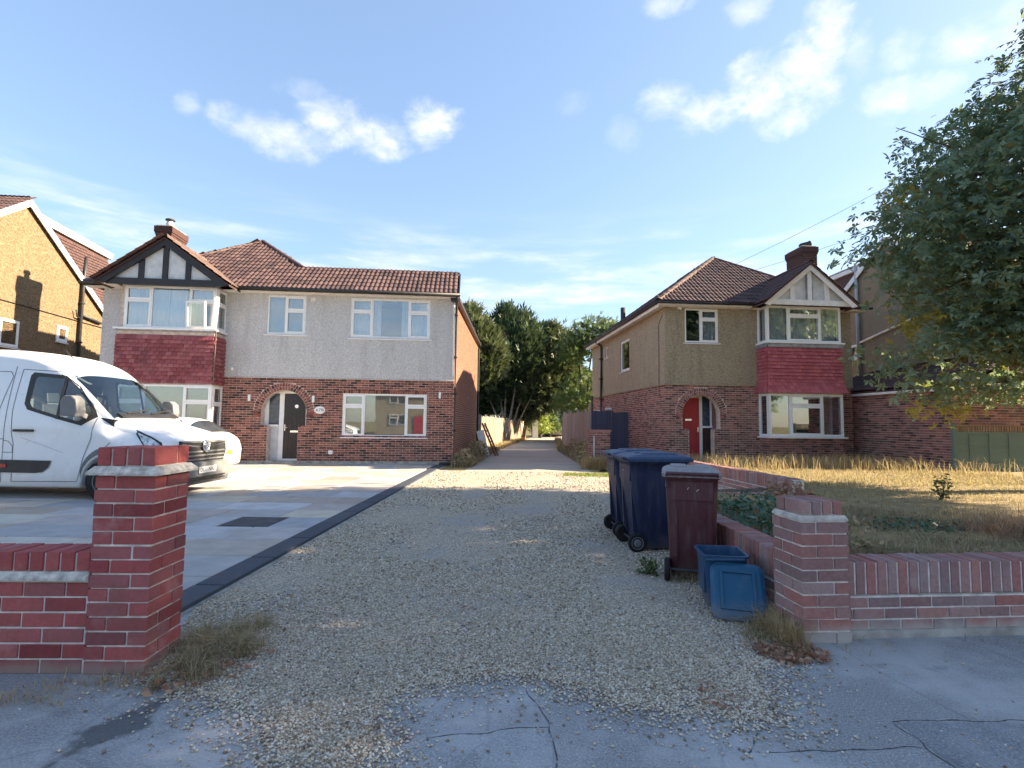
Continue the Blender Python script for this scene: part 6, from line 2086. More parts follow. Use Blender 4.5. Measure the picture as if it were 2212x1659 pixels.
def wheelie_bin(loc, rz, w, d, h, bodym, lidm, label, group=None):
    """local: y is front (+) to back (-, wheels and handle)"""
    b = empty('wheelie_bin', loc, rz, label, 'bin', group)
    sh = shell([(.03, w * .74, d * .66, .05, 0, .03), (.06, w * .76, d * .69, .05, 0, .03), (h * .45, w * .84, d * .80, .05, 0, .012), (h * .80, w * .90, d * .89, .05, 0, .0), (h * .90, w * .915, d * .90, .05, 0, 0), (h * .905, w * .97, d * .95, .055, 0, 0), (h * .945, w * .97, d * .95, .055, 0, 0)])
    sh.build('body', bodym, b, smooth=True, bevel=.0)
    for sx in (-1, 1):
        MB().prism([(-d * .30, .10), (-d * .395, .22), (-d * .43, h * .80), (-d * .40, h * .80)], sx * w * .30 - .02, sx * w * .30 + .02, 'x').build('rear_rib', bodym, b)
    MB().box(-w * .36, w * .36, -d * .452, -d * .42, h * .72, h * .88).build('rear_panel', bodym, b)
    pm_ = MB()
    for k in range(2):
        a = -w * .08 + k * w * .17 + random.uniform(-.02, .02); z_ = h * .82 + random.uniform(-.015, .015)
        pm_.bar((a, -d * .4545, z_ - .008), (a + random.uniform(.01, .03), -d * .4545, z_ + .012), .007, .003)
    pm_.build('paint_mark', 'upvc', b)
    for k, sx in enumerate((-1, 1)):
        MB().box(sx * w * .452 - .002, sx * w * .452 + .002, d * .10, d * .16, h * .80, h * .86).build('sticker', 'upvc', b)
    # lid, domed with two raised pads
    z = h * .95
    lv = [(z - .03, w * 1.03, d * 1.04, .06, 0, .01), (z + .0, w * 1.05, d * 1.06, .06, 0, .01), (z + .022, w * 1.0, d * 1.0, .06, 0, .01), (z + .045, w * .86, d * .84, .08, 0, .01)]
    ld_ = shell(lv, True, True).build('lid', lidm, b, smooth=False)
    for sx in (-.22, .22):
        shell([(z + .040, w * .34, d * .66, .05, sx * w, .03), (z + .062, w * .28, d * .56, .05, sx * w, .03)]).build('lid_pad', lidm, ld_)
    MB().tube([(-w * .44, -d * .44, h * .93), (-w * .44, -d * .56, h * .955), (w * .44, -d * .56, h * .955), (w * .44, -d * .44, h * .93)], .016, 8).build('handle', bodym, b)
    MB().tube([(-w * .48, -d * .36, .10), (w * .48, -d * .36, .10)], .012, 8).build('axle', 'iron', b)
    for sx in (-1, 1):
        wx = sx * (w * .44)
        wl_ = MB().lathe([(.04, -.022), (.088, -.025), (.10, -.012), (.10, .012), (.088, .025), (.04, .022)], (0, 0, 0), 'x', 24).build('wheel', 'rubber', b, Matrix.Translation((wx, -d * .36, .10)))
        MB().lathe([(.012, sx * .026), (.018, sx * .030), (.05, sx * .020), (.066, sx * .026), (.070, sx * .020)], (0, 0, 0), 'x', 20).build('hub', 'grille_grey', wl_)
    return b


# two blue bins stand side by side, handles to the drive (local -y = drive side, -x)
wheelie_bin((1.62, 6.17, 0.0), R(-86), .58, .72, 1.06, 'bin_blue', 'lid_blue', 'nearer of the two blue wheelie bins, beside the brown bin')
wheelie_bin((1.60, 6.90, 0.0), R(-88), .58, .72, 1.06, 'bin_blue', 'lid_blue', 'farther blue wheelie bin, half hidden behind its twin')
bb = wheelie_bin((1.67, 5.0, 0.0), R(-16), .49, .54, 1.0, 'bin_brown', 'lid_grey', 'dark brown wheelie bin with dusty grey lid by the low wall')
# open caddy with its lid hanging down in front
cd = empty('caddy_box', (1.66, 4.28, 0), R(-8), 'open blue recycling caddy with hinged lid hanging down to the ground', 'caddy')
W_, D_, H_ = .33, .36, .40
sh = shell([(.0, W_ * .74, D_ * .74, .05, 0, 0), (H_ * .95, W_ * .97, D_ * .97, .055, 0, 0), (H_ * .96, W_ * 1.06, D_ * 1.06, .06, 0, 0), (H_, W_ * 1.06, D_ * 1.06, .06, 0, 0), (H_, W_ * .93, D_ * .93, .05, 0, 0), (.03, W_ * .70, D_ * .70, .045, 0, 0)], True, True)
sh.build('body', 'caddy_blue', cd, smooth=False)
rw = MB()
for sx in (-1, 1): rw.prism([(-.10, .10), (.10, .10), (.13, .33), (-.13, .33)], sx * W_ * .40, sx * W_ * .455, 'x')
rw.build('side_panel', 'caddy_blue', cd)
lidm = Matrix.Translation((.06, -D_ * .55, .335)) @ Matrix.Rotation(R(-10), 4, 'Z') @ Matrix.Rotation(R(-38), 4, 'X')
lv = shell([(0, .37, .42, .07, 0, -.0), (.016, .37, .42, .07, 0, 0), (.03, .31, .36, .05, 0, 0)], True, True)
lv.v = [(x, -z - .01, y - .20) for x, y, z in lv.v]
lid = lv.build('lid', 'caddy_lid_blue', cd, lidm)
rim = MB()
for a in ((-.12, .12, -.345, -.325), (-.12, .12, -.075, -.055), (-.12, -.10, -.325, -.075), (.10, .12, -.325, -.075)): rim.box(a[0], a[1], -.052, -.038, a[2], a[3])
rim.build('lid_panel', 'caddy_lid_blue', lid)
MB().tube([(-.15, -D_ * .50, .36), (-.155, -D_ * .60, .375), (.12, -D_ * .60, .385), (.14, -D_ * .50, .36)], .010, 8).build('handle', 'caddy_blue', cd)

# overhead wires running off to the right
for p, q, lab in (((9.3, 22.0, 8.15), (19.5, 17.5, 13.6), 'upper thin overhead wire rising from the right roof into the tree'), ((10.2, 22.0, 7.95), (19.5, 19.0, 11.3), 'lower thin overhead wire passing behind the chimney')):
    pts = []
    for i in range(13):
        f = i / 12
        v = Vector(p).lerp(Vector(q), f); v.z -= .45 * 4 * f * (1 - f) * .5
        pts.append(v)
    o = MB().tube(pts, .007, 5).build('overhead_wire', 'wire_black')
    tag(o, lab, 'wire')

# ------------------------------------------------------------------ plants
def rand_frames(n, nrm, spread):
    """orthonormal frames whose third axis scatters round nrm"""
    w = nrm + RNG.normal(0, spread, (n, 3)); w /= np.linalg.norm(w, axis=1)[:, None]
    a = RNG.normal(0, 1, (n, 3)); u = np.cross(a, w); u /= np.linalg.norm(u, axis=1)[:, None]
    v = np.cross(w, u)
    return u, v, w


PALM = []
for k, (ang, l) in enumerate(((-100, .62), (-52, .88), (0, 1.0), (52, .88), (100, .62))):
    a = R(ang)
    d_, s_ = np.array((math.sin(a), math.cos(a), 0)), np.array((math.cos(a), -math.sin(a), 0))
    for f, wd, dz in ((0.02, 0, 0), (.62, -.21, -.06), (1.0, 0, -.24), (.62, .21, -.06)):
        p = d_ * f * l + s_ * wd * l
        PALM.append((p[0], p[1], dz * l))
PALM = np.array(PALM)                                              # 5 leaflets, 4 corners each


def leaf_mesh(name, P, nrm, size, spread=.55, tpl=PALM, k=4, smin=.65, smax=1.25):
    n = len(P)
    u, v, w = rand_frames(n, nrm, spread)
    s = size * RNG.uniform(smin, smax, n)
    V = P[:, None, :] + (tpl[None, :, 0, None] * u[:, None] + tpl[None, :, 1, None] * v[:, None] + tpl[None, :, 2, None] * w[:, None]) * s[:, None, None]
    m = len(tpl)
    F = np.arange(n * m).reshape(-1, k)
    return fast_mesh(name, V.reshape(-1, 3), F), (u, v, w, s)


def crown_points(lobes, dens, thick=.55, clump=.35):
    """points near the surface of the lobes, gathered in clumps"""
    out = []; nr = []
    for (cx_, cy_, cz_, rx, ry, rz_) in lobes:
        area = 4 * math.pi * ((rx * ry) ** 1.6 / 3 + (rx * rz_) ** 1.6 / 3 + (ry * rz_) ** 1.6 / 3) ** (1 / 1.6)
        m = int(area * dens / 9)
        d = RNG.normal(0, 1, (m, 3)); d /= np.linalg.norm(d, axis=1)[:, None]
        rad = 1 - np.abs(RNG.normal(0, .16, m)) * thick + RNG.normal(0, .05, m)
        c = np.array((cx_, cy_, cz_)) + d * np.array((rx, ry, rz_)) * rad[:, None]
        q = np.repeat(c, 9, 0) + RNG.normal(0, clump, (m * 9, 3)) * np.array((1, 1, .6))
        out.append(q); nr.append(np.repeat(d, 9, 0))
    return np.concatenate(out), np.concatenate(nr)


def limb(mb, p, q, r0, r1, bend=.3, seg=7, n=7):
    p, q = Vector(p), Vector(q)
    off = Vector((random.uniform(-1, 1), random.uniform(-1, 1), random.uniform(-.2, .6))) * bend
    pts = []; rs = []
    for i in range(n):
        f = i / (n - 1)
        pts.append(p.lerp(q, f) + off * math.sin(f * math.pi) + Vector((random.uniform(-1, 1), random.uniform(-1, 1), 0)) * .04)
        rs.append(r0 + (r1 - r0) * f)
    mb.tube(pts, rs, seg)


LOBES = [(9.3, 10.4, 5.35, 2.1, 2.0, .85), (9.9, 10.6, 6.7, 1.7, 2.0, .85), (11.0, 10.3, 7.9, 1.4, 2.2, .9), (9.2, 10.2, 4.3, 1.5, 1.8, .75), (8.95, 10.4, 2.75, 1.45, 1.2, .85), (9.6, 9.9, 3.6, 1.5, 1.6, .9),
         (10.7, 9.9, 5.9, 2.4, 3.0, 2.2), (13.5, 9.6, 7.9, 3.4, 3.8, 3.5), (16.2, 9.6, 8.8, 3.0, 3.5, 3.2), (14.0, 9.4, 10.4, 2.6, 2.8, 2.0), (10.4, 9.7, 3.4, 1.3, 1.0, .9), (11.4, 8.0, 6.0, 2.2, 2.2, 2.3)]
CT = empty('chestnut_tree', (12.6, 9.8, 0), 0, 'big broad-leaved tree with yellowing leaf tips leaning in from the right edge', 'tree')
inv_ = WM[CT.name].inverted()
tb = MB(inv_)
tb.tube([(12.6, 9.8, 0), (12.6, 9.8, .3), (12.55, 9.75, 1.6), (12.5, 9.7, 3.2), (12.6, 9.6, 5.5), (12.7, 9.5, 8.5)], [.48, .36, .30, .27, .20, .08], 12)
tb.build('trunk', 'bark', CT, smooth=True)
lb = MB(inv_)
for c in LOBES:
    limb(lb, (12.55, 9.7, random.uniform(2.3, 4.2) if c[2] < 7 else random.uniform(4, 6)), (c[0], c[1], c[2]), .12, .035, .35)
    for _ in range(5):
        d_ = Vector((random.gauss(0, 1), random.gauss(0, 1), random.gauss(0, .6))).normalized()
        limb(lb, (c[0], c[1], c[2]), (c[0] + d_.x * c[3] * .9, c[1] + d_.y * c[4] * .9, c[2] + d_.z * c[5] * .9), .035, .010, .15, 5, 5)
limb(lb, (8.9, 9.9, 6.6), (7.35, 9.9, 7.15), .02, .006, .1, 5, 6)
lb.build('branches', 'bark', CT, smooth=True)
P, Nn = crown_points(LOBES, 62, .60, .28)
keep = P[:, 2] > 1.55 + .25 * np.sin(P[:, 0] * 3)
# gaps where the sky shows
gap = np.array([mnoise.noise(Vector((a * .85, b * .85, c * .95))) for a, b, c in P])
keep &= gap > -.17
keep &= ~((P[:, 2] < 3.9) & (P[:, 0] > 11.2))
P, Nn = P[keep], Nn[keep]
nrm = Nn * .55 + np.array((0, -.05, .75))
loc = np.array(inv_.translation)
me, fr_ = leaf_mesh('foliage', P + loc, nrm, .165, .6, smin=.5, smax=1.35)
o = link('foliage', me, 'leaf_chestnut', CT); o["kind"] = "stuff"
# the leaves that show largest are objects of their own
d = np.linalg.norm(P - np.array((0, 0, 1.38)), axis=1)
uv_ = P[:, 0] / P[:, 1]
cand = np.where((uv_ < .97) & (P[:, 2] < 9.5))[0]
cand = cand[np.argsort(d[cand])][:300]
lm_ = fast_mesh('leaf', PALM, np.arange(len(PALM)).reshape(-1, 4)); lm_.materials.append(M['leaf_chestnut'])
for i in cand:
    o = bpy.data.objects.new('leaf', lm_); COL.objects.link(o); o.parent = CT
    o.matrix_basis = Matrix.Translation(Vector(P[i] + loc) + Vector((random.uniform(-.1, .1), -.12, random.uniform(-.1, .1)))) @ Vector((random.gauss(0, .4), -.5 + random.gauss(0, .4), .8)).to_track_quat('Z', 'Y').to_matrix().to_4x4() @ Matrix.Rotation(random.uniform(0, 6.28), 4, 'Z') @ Matrix.Scale(random.uniform(.11, .18), 4)
# sunlit yellowing sprays low on the left
Q = np.concatenate([RNG.normal((7.75, 10.1, 3.35), (.22, .25, .16), (70, 3)), RNG.normal((8.3, 10.1, 1.72), (.28, .2, .10), (46, 3)), RNG.normal((10.3, 10.3, 2.05), (.15, .2, .1), (24, 3)), RNG.normal((7.6, 10.2, 5.9), (.2, .2, .12), (26, 3))])
me, _ = leaf_mesh('yellow_leaves', Q + loc, np.tile((.2, -.3, .7), (len(Q), 1)), .13, .6)
o = link('yellow_leaves', me, 'leaf_yellow', CT); o["kind"] = "stuff"

# unseen trees added off to the right so that their crowns shade the drive
for (x, y, rz, sc, lab) in ((15.8, 3.2, 2.75, 1.28, 'broad-leaved tree added out of frame to the right to shade the drive'), (23.5, 3.4, 4.0, 1.28, 'another unseen broad-leaved tree added farther right for shade')):
    t2 = empty('chestnut_tree', (x, y, 0), rz, lab, 'tree')
    t2.scale = (sc, sc, sc)
    for chn in ('trunk', 'branches', 'foliage'):
        src = [c for c in CT.children if c.name.split('.')[0] == chn][0]
        c2 = src.copy(); COL.objects.link(c2); c2.parent = t2

# conifers and garden trees at the back of the lane
SPRAY = []
for a, l in ((-26, .72), (0, 1.0), (28, .78)):
    ca, sa = math.cos(R(a)), math.sin(R(a))
    for f, wd in ((0, -.035), (.55, -.085), (1, 0), (.55, .085)):
        SPRAY.append((f * l * sa + wd * ca, f * l * ca - wd * sa, .10 * f * f))
SPRAY = np.array(SPRAY)


def spray_tree(name, label, base, trunk_h, lobes, dens, size, mat, up=.9, tpl=SPRAY, bark='bark', stems=None, spread=.45):
    T_ = empty(name, base, 0, label, 'tree')
    iv = WM[T_.name].inverted()
    mb = MB(iv)
    for s_ in (stems or [((base[0], base[1], trunk_h), .16)]):
        limb(mb, base, s_[0], s_[1], s_[1] * .35, .25, 8, 8)
    mb.build('trunk', bark, T_, smooth=True)
    P_, N_ = crown_points(lobes, dens, .8, .30)
    k_ = P_[:, 2] > .5; P_, N_ = P_[k_], N_[k_]
    n = len(P_)
    # the spray's length runs outwards and upwards
    v = N_ * np.array((1, 1, .35)) + np.array((0, 0, up)) + RNG.normal(0, spread, (n, 3)); v /= np.linalg.norm(v, axis=1)[:, None]
    a = RNG.normal(0, 1, (n, 3)); u = np.cross(v, a); u /= np.linalg.norm(u, axis=1)[:, None]; w = np.cross(u, v)
    s_ = size * RNG.uniform(.55, 1.35, n)
    V_ = P_[:, None, :] + (tpl[None, :, 0, None] * u[:, None] + tpl[None, :, 1, None] * v[:, None] + tpl[None, :, 2, None] * w[:, None]) * s_[:, None, None]
    me_ = fast_mesh('foliage', V_.reshape(-1, 3) + np.array(iv.translation), np.arange(n * len(tpl)).reshape(-1, 4))
    o_ = link('foliage', me_, mat, T_); o_["kind"] = "stuff"
    return T_


spray_tree('conifer_tree', 'big dark conifer with pale forked trunk rising behind the lane fence', (-0.35, 42.6, 0), 3.5,
           [(0.1, 44, 6.4, 2.5, 2.4, 2.7), (-1.2, 44, 4.8, 2.0, 2.2, 2.6), (.6, 44, 8.0, 1.6, 1.7, 1.7), (-.5, 44, 8.5, 1.1, 1.2, 1.2), (0.1, 44.3, 9.5, .6, .7, .9), (-1.7, 44.4, 7.2, 1.2, 1.2, 1.7), (-3.0, 44.2, 4.0, 1.2, 1.4, 2.0), (1.2, 44, 4.0, 1.5, 1.5, 2.0), (-1.4, 44, 9.0, .35, .4, 1.1), (.9, 44, 9.3, .35, .4, 1.1), (-.6, 43.5, 9.9, .3, .3, .9), (1.6, 44, 8.4, .4, .4, 1.0), (-2.4, 44, 7.9, .45, .45, 1.2)], 120, .72, 'leaf_conifer',
           bark='bark_pale', stems=[((-1.1, 41.9, 4.4), .13), ((-.5, 41.8, 5.0), .14), ((.3, 41.9, 4.8), .14), ((1.0, 42.0, 4.2), .12), ((-1.9, 42.0, 3.4), .10), ((1.5, 41.8, 3.4), .10)])
spray_tree('conifer_tree', 'olive feathery conifer overhanging the middle of the lane', (1.0, 47.0, 0), 6.0,
           [(2.6, 44.5, 5.6, 2.1, 2.0, 2.4), (3.6, 44.5, 6.8, 1.6, 1.8, 1.9), (2.0, 43.5, 4.0, 1.7, 1.6, 1.5), (3.9, 44.5, 4.6, 1.5, 1.6, 1.9), (2.7, 44.8, 8.4, .7, .8, 1.0), (1.2, 45, 3.4, 1.2, 1.4, 1.6), (3.4, 44.5, 8.9, .35, .4, .9), (4.5, 44.5, 7.8, .4, .4, 1.0)], 120, .65, 'leaf_conifer_olive', up=.45, stems=[((2.2, 44.8, 5.5), .18), ((1.6, 44.4, 4), .10)])
spray_tree('conifer_tree', 'dark conifer peeping over the flank wall of the grey house', (-3.6, 38, 0), 7,
           [(-3.0, 38, 7.2, 1.3, 1.4, 1.6), (-3.3, 38, 8.6, .7, .8, 1.0), (-2.2, 38, 6.0, 1.4, 1.4, 1.8), (-4.3, 38.2, 7.0, 1.2, 1.2, 1.6)], 110, .62, 'leaf_conifer_olive')
spray_tree('garden_tree', 'loose olive tree with bare limbs beside the eave of the red-door house', (5.6, 40, 0), 7,
           [(5.2, 40, 8.3, .8, .9, .8), (6.2, 40, 8.9, .7, .8, .6), (7.4, 40, 8.4, .9, .9, .6), (4.6, 40, 6.8, 1.1, 1.1, 1.0), (6.2, 40, 7.2, 1.2, 1.2, .9), (5.4, 40, 4.0, 1.4, 1.4, 1.3), (4.8, 39.5, 2.8, 1.5, 1.2, 1.0)], 38, .42, 'leaf_bush', up=.3,
           stems=[((5.0, 40, 8.2), .12), ((6.3, 40, 8.6), .10), ((7.3, 40, 8.2), .08), ((4.6, 39.9, 5.5), .08)], spread=.8)
spray_tree('garden_tree', 'rounded green tree closing the end of the lane', (5.2, 60.5, 0), 6,
           [(3.2, 62, 4.6, 2.6, 2.0, 3.0), (5.8, 62, 5.0, 2.4, 2.0, 3.2), (1.0, 61, 4.2, 2.2, 2.0, 3.0), (8.5, 62, 4.6, 2.6, 2, 3)], 60, .7, 'leaf_conifer', up=.3, spread=.8)
for i, (x, y, r_, h_, m_, lab) in enumerate(((2.75, 52.0, .75, 2.4, 'leaf_lime', 'sunlit lime-green hedge shrub at the left of the lane end'), (3.9, 55.0, .8, 2.8, 'leaf_bush', 'dark rounded shrub in shade beside the carport'))):
    spray_tree('shrub', lab, (x, y, 0), 1.2, [(x, y, h_ * .5, r_, r_, h_ * .5)], 130, .35, m_, up=.3, spread=.8)
    bpy.data.objects['shrub' if i == 0 else 'shrub.001']["category"] = 'shrub'


# ------------------------------------------------------------------ grass and weeds
def blades(name, X, Y, Z, h, w, mat, label, cat, lean=.35, bend=.35, parent=None, kind='stuff'):
    n = len(X)
    a = RNG.uniform(0, 2 * np.pi, n)
    d = np.stack([np.cos(a), np.sin(a), np.zeros(n)], 1); s = np.stack([-np.sin(a), np.cos(a), np.zeros(n)], 1)
    hh = h * RNG.uniform(.45, 1.25, n); ww = w * RNG.uniform(.6, 1.4, n)
    base = np.stack([X, Y, Z], 1)
    l1 = np.abs(RNG.normal(0, lean, n)); l2 = l1 + np.abs(RNG.normal(0, bend, n))
    mid = base + d * (l1 * hh * .5)[:, None] + np.array((0, 0, 1)) * (hh * .55)[:, None]
    tip = base + d * (l2 * hh)[:, None] + np.array((0, 0, 1)) * (hh / (1 + .5 * l2))[:, None]
    V = np.stack([base - s * ww[:, None] / 2, base + s * ww[:, None] / 2, mid + s * ww[:, None] * .4, mid - s * ww[:, None] * .4, tip], 1).reshape(-1, 3)
    i = np.arange(n)[:, None] * 5
    Q = np.concatenate([i + np.array([[0, 1, 2]]), i + np.array([[0, 2, 3]]), i + np.array([[3, 2, 4]])], 0)
    o = link(name, fast_mesh(name, V, Q), mat, parent)
    tag(o, label, cat, kind=kind)
    return o


gzv = np.vectorize(gz)


def scatter(poly, n, f=None):
    xs = [p[0] for p in poly]; ys = [p[1] for p in poly]
    x = RNG.uniform(min(xs), max(xs), n); y = RNG.uniform(min(ys), max(ys), n)
    k = poly_mask(x, y, poly)
    if f is not None: k &= RNG.random(n) < f(x, y)
    return x[k], y[k]


def patchy(sc, lo_, hi_, seed=0.0):
    return np.vectorize(lambda x, y: min(1, max(0, (mnoise.noise(Vector((x * sc, y * sc, seed))) * .5 + .5 - lo_) / (hi_ - lo_))))


NEAR = [(2.10, 3.98), (9.0, 4.6), (12.5, 8.0), (12.5, 12.0), (4.8, 12.0), (4.8, 8.5), (2.1, 8.3)]
x, y = scatter(NEAR, 46000, patchy(.9, .2, .7, 3.3))
blades('lawn_grass', x, y, gzv(x, y), .065, .006, 'dry_grass', 'parched straw-coloured lawn grass in the right-hand front garden', 'grass', .7, .6)
FARG = [(4.7, 9.2), (12.2, 11.0), (12.0, 14.5), (12.0, 18.0), (4.9, 17.6), (4.5, 13.0)]
x, y = scatter(FARG, 30000, patchy(.8, .15, .6, 5.1))
blades('lawn_grass', x, y, gzv(x, y), .085, .010, 'dry_grass', 'longer dry grass nearer the red-door house', 'grass', .6, .6)
# tall straw stalks in front of the bay and by the fence
x, y = scatter([(5.3, 13.6), (11.8, 14.6), (11.8, 17.8), (5.4, 17.3)], 5200, patchy(.7, .25, .6, 8.0))
blades('tall_grass', x, y, gzv(x, y), .42, .014, 'straw', 'tall straw stalks growing below the bay window', 'grass', .25, .35)
x, y = scatter([(8.5, 9.5), (13.0, 10.5), (13.0, 14.3), (9.2, 14.0)], 1100, patchy(.9, .4, .7, 9.0))
blades('tall_grass', x, y, gzv(x, y), .48, .012, 'straw', 'leaning straw stalks in front of the green fence', 'grass', .5, .6)
# brown matted weeds close to the pavement wall
x, y = scatter([(2.3, 3.95), (7.0, 4.4), (7.5, 6.2), (2.3, 7.0)], 42000, patchy(1.3, .30, .62, 2.2))
blades('matted_weeds', x, y, gzv(x, y), .11, .005, 'weed', 'matted brown and olive weeds behind the front wall', 'weeds', .9, .9)
x, y = scatter([(4.4, 4.2), (6.2, 4.4), (6.0, 5.6), (4.3, 5.4)], 2600)
blades('reddish_stalks', x, y, gzv(x, y), .26, .004, 'dead_leaf', 'fine reddish dead stalks on the lawn by the front wall', 'weeds', 1.0, .5)

# weed tuft beside the left pillar, with strays along the wall foot
TUFT = [(-2.0, 3.05), (-1.78, 2.76), (-1.55, 2.95), (-1.42, 3.3), (-1.62, 3.75), (-2.0, 3.95), (-2.02, 3.5)]
x, y = scatter(TUFT, 11000, lambda a, b: np.clip(1.0 - ((a + 1.76) ** 2 / .07 + (b - 3.25) ** 2 / .26) * .8, .03, 1) * patchy(5.0, .12, .50, 3.0)(a, b))
blades('weed_tuft', x, y, np.zeros(len(x)), .115, .0042, 'weed', 'scruffy olive weed tuft at the foot of the red pillar', 'weeds', 1.0, .9)
x, y = scatter([(-4.6, 2.62), (-2.0, 2.66), (-1.95, 2.96), (-4.6, 2.90)], 2600, patchy(2.5, .35, .7, 1.0))
blades('wall_foot_weeds', x, y, np.zeros(len(x)), .06, .004, 'straw', 'dry wisps along the foot of the left front wall', 'weeds', 1.2, .9)
x, y = scatter([(1.35, 4.9), (1.50, 3.9), (1.55, 3.3), (1.9, 3.35), (1.86, 4.1), (1.8, 4.8)], 4200, patchy(3.2, .3, .65, 6.0))
blades('weed_tuft', x, y, np.zeros(len(x)), .10, .0045, 'weed', 'thin weeds round the caddy and brown bin', 'weeds', .9, .9)
x, y = scatter([(1.66, 3.72), (1.72, 3.42), (1.86, 3.40), (1.87, 3.85)], 900)
blades('straw_tuft', x, y, np.zeros(len(x)), .19, .004, 'straw', 'straw tuft against the left face of the mauve pillar', 'weeds', .35, .6)
x, y = scatter([(1.9, 3.3), (8.5, 3.85), (8.5, 4.1), (2.2, 3.56)], 1600, patchy(2.0, .45, .7, 4.0))
blades('wall_foot_weeds', x, y, np.zeros(len(x)), .05, .004, 'weed', 'sparse weeds along the foot of the right front wall', 'weeds', 1.0, .9)
# verge of the lane, left and right
x, y = scatter([(-1.9, 16.6), (-1.2, 16.6), (-0.95, 22.5), (-0.6, 27.0), (-1.4, 27.0), (-1.75, 20.0)], 9000)
blades('verge_weeds', x, y, np.zeros(len(x)), .30, .016, 'weed', 'scrubby weeds at the foot of the flank wall beside the lane', 'weeds', .6, .8)
x, y = scatter([(-1.5, 27.0), (-.75, 27.0), (1.2, 46), (.5, 46)], 7000)
blades('verge_weeds', x, y, np.zeros(len(x)), .30, .022, 'dry_grass', 'dry grass along the left lane fence', 'weeds', .6, .8)
x, y = scatter([(2.35, 17.0), (2.9, 16.8), (3.6, 17.6), (3.2, 22.4), (2.9, 28), (4.0, 44), (3.6, 44), (2.35, 27)], 12000)
blades('verge_weeds', x, y, np.zeros(len(x)), .40, .020, 'weed', 'dark weeds along the right side of the lane fence', 'weeds', .5, .8)
x, y = scatter([(2.1, 16.4), (3.5, 16.2), (3.7, 17.6), (2.5, 17.7)], 1700)
blades('verge_straw', x, y, np.zeros(len(x)), .5, .012, 'straw', 'pale straw round the low brick pier', 'weeds', .5, .6)
x, y = scatter([(1.4, 14.2), (2.8, 14.0), (2.9, 14.9), (1.5, 15.0)], 1400)
blades('verge_grass', x, y, np.full(len(x), .01), .07, .012, 'leaf_lime', 'small green tuft of grass in the sunlit gravel', 'grass', .8, .8)

# bushy weeds at the lane edges: small leaves
QUAD = np.array([(0, 0, 0), (.5, .28, .05), (1, 0, -.05), (.5, -.28, .05)], float)


def bush(name, label, pts, size, mat, cat='plant', sprd=.7):
    c = np.mean(pts, 0); c[2] = max(0.0, pts[:, 2].min())
    b = empty(name, tuple(c), 0, label, cat)
    me_, _ = leaf_mesh('leaves', pts - c, np.tile((0, -.2, .8), (len(pts), 1)), size, sprd, QUAD)
    o_ = link('leaves', me_, mat, b); o_["kind"] = "stuff"
    sm = MB()
    for i in RNG.integers(0, len(pts), 14):
        q = Vector(pts[i] - c); sm.tube([(q.x * .15, q.y * .15, 0), (q.x * .6, q.y * .6, q.z * .6), q], [.006, .004, .002], 5)
    sm.build('stems', 'bark', b)
    return b


def dome(c, r, n, zb=0.0):
    d = RNG.normal(0, 1, (n, 3)); d /= np.linalg.norm(d, axis=1)[:, None]
    p = np.array(c) + d * np.array(r) * RNG.uniform(.3, 1.0, (n, 1)) ** .5
    return p[p[:, 2] > zb]


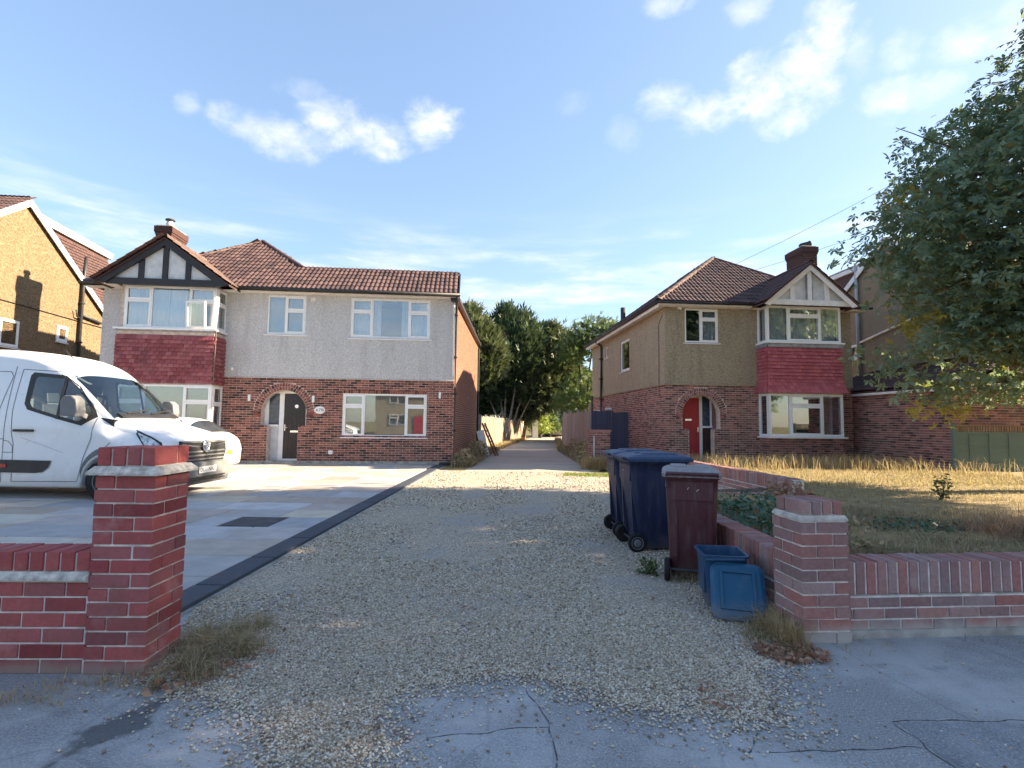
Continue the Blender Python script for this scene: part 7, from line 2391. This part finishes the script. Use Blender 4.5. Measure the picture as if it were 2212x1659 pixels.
bush('ivy_plant', 'blue-green leafy plant spilling over the low wall behind the brown bin', np.concatenate([dome((2.62, 5.75, .42), (.42, .6, .26), 700, .3), dome((2.35, 5.1, .42), (.25, .4, .14), 260, .3)]), .07, 'leaf_ivy')
bush('low_plant', 'low blue-green plant sprawling on the dry lawn', dome((4.05, 5.45, .36), (.55, .30, .12), 420, .34), .06, 'leaf_ivy')
bush('young_shrub', 'dark green sapling standing alone in the dry lawn', dome((6.2, 7.75, .52), (.12, .12, .22), 110, .35), .07, 'leaf_bush')
bush('brown_dock', 'withered brown weed behind the mauve pillar', dome((3.55, 6.9, .50), (.30, .25, .22), 220, .36), .08, 'dead_leaf')
bush('dark_weed', 'dark bushy weed at the back corner of the mauve pillar', dome((2.62, 4.35, .48), (.28, .35, .22), 420, .36), .05, 'weed')
bush('bramble', 'dark bramble at the foot of the right lane fence', np.concatenate([dome((2.85, 21.0, .3), (.3, 1.2, .45), 520, 0), dome((3.0, 25.0, .3), (.3, 1.8, .45), 520, 0), dome((2.6, 18.6, .2), (.25, .5, .3), 220, 0)]), .12, 'weed')
bush('bramble', 'bushy weeds at the front corner of the grey house', np.concatenate([dome((-1.55, 17.6, .22), (.35, .7, .3), 420, 0), dome((-1.3, 20.3, .35), (.4, 1.3, .4), 600, 0)]), .12, 'weed')
bush('small_weed', 'tiny green weed beside the brown bin wheel', dome((1.28, 5.05, .06), (.10, .10, .09), 90, 0), .05, 'leaf_bush')
# litter of dead leaves
def litter(n, poly, size, mat='dead_leaf'):
    x, y = scatter(poly, n)
    P_ = np.stack([x, y, RNG.uniform(.01, .035, len(x))], 1)
    me_, _ = leaf_mesh('leaf_litter', P_, np.tile((0, 0, 1.0), (len(x), 1)), size, .45, QUAD)
    return me_


o = link('leaf_litter', litter(420, [(1.45, 3.42), (1.62, 3.16), (1.95, 3.25), (1.86, 3.48)], .045), 'dead_leaf'); tag(o, 'heap of crisp brown leaves at the foot of the mauve pillar', 'leaves', kind='stuff')
o = link('leaf_litter', litter(220, [(-2.0, 2.95), (-1.75, 2.72), (-1.45, 2.95), (-1.4, 3.3), (-1.7, 3.2)], .05), 'dead_leaf'); tag(o, 'fallen brown leaves caught in the weed tuft by the red pillar', 'leaves', kind='stuff')

o = link('leaf_litter', litter(46, [(-1.6, 2.6), (1.3, 2.7), (1.5, 4.5), (1.2, 7.5), (-1.8, 7.5), (-2.0, 4.0)], .045), 'dead_leaf'); tag(o, 'a few stray brown leaves scattered over the gravel drive', 'leaves', kind='stuff')
o = link('leaf_litter', litter(34, [(.95, 2.72), (1.12, 2.70), (1.14, 2.92), (.98, 2.95)], .04), 'dead_leaf'); tag(o, 'small cluster of red-brown leaves near the edge of the gravel', 'leaves', kind='stuff')
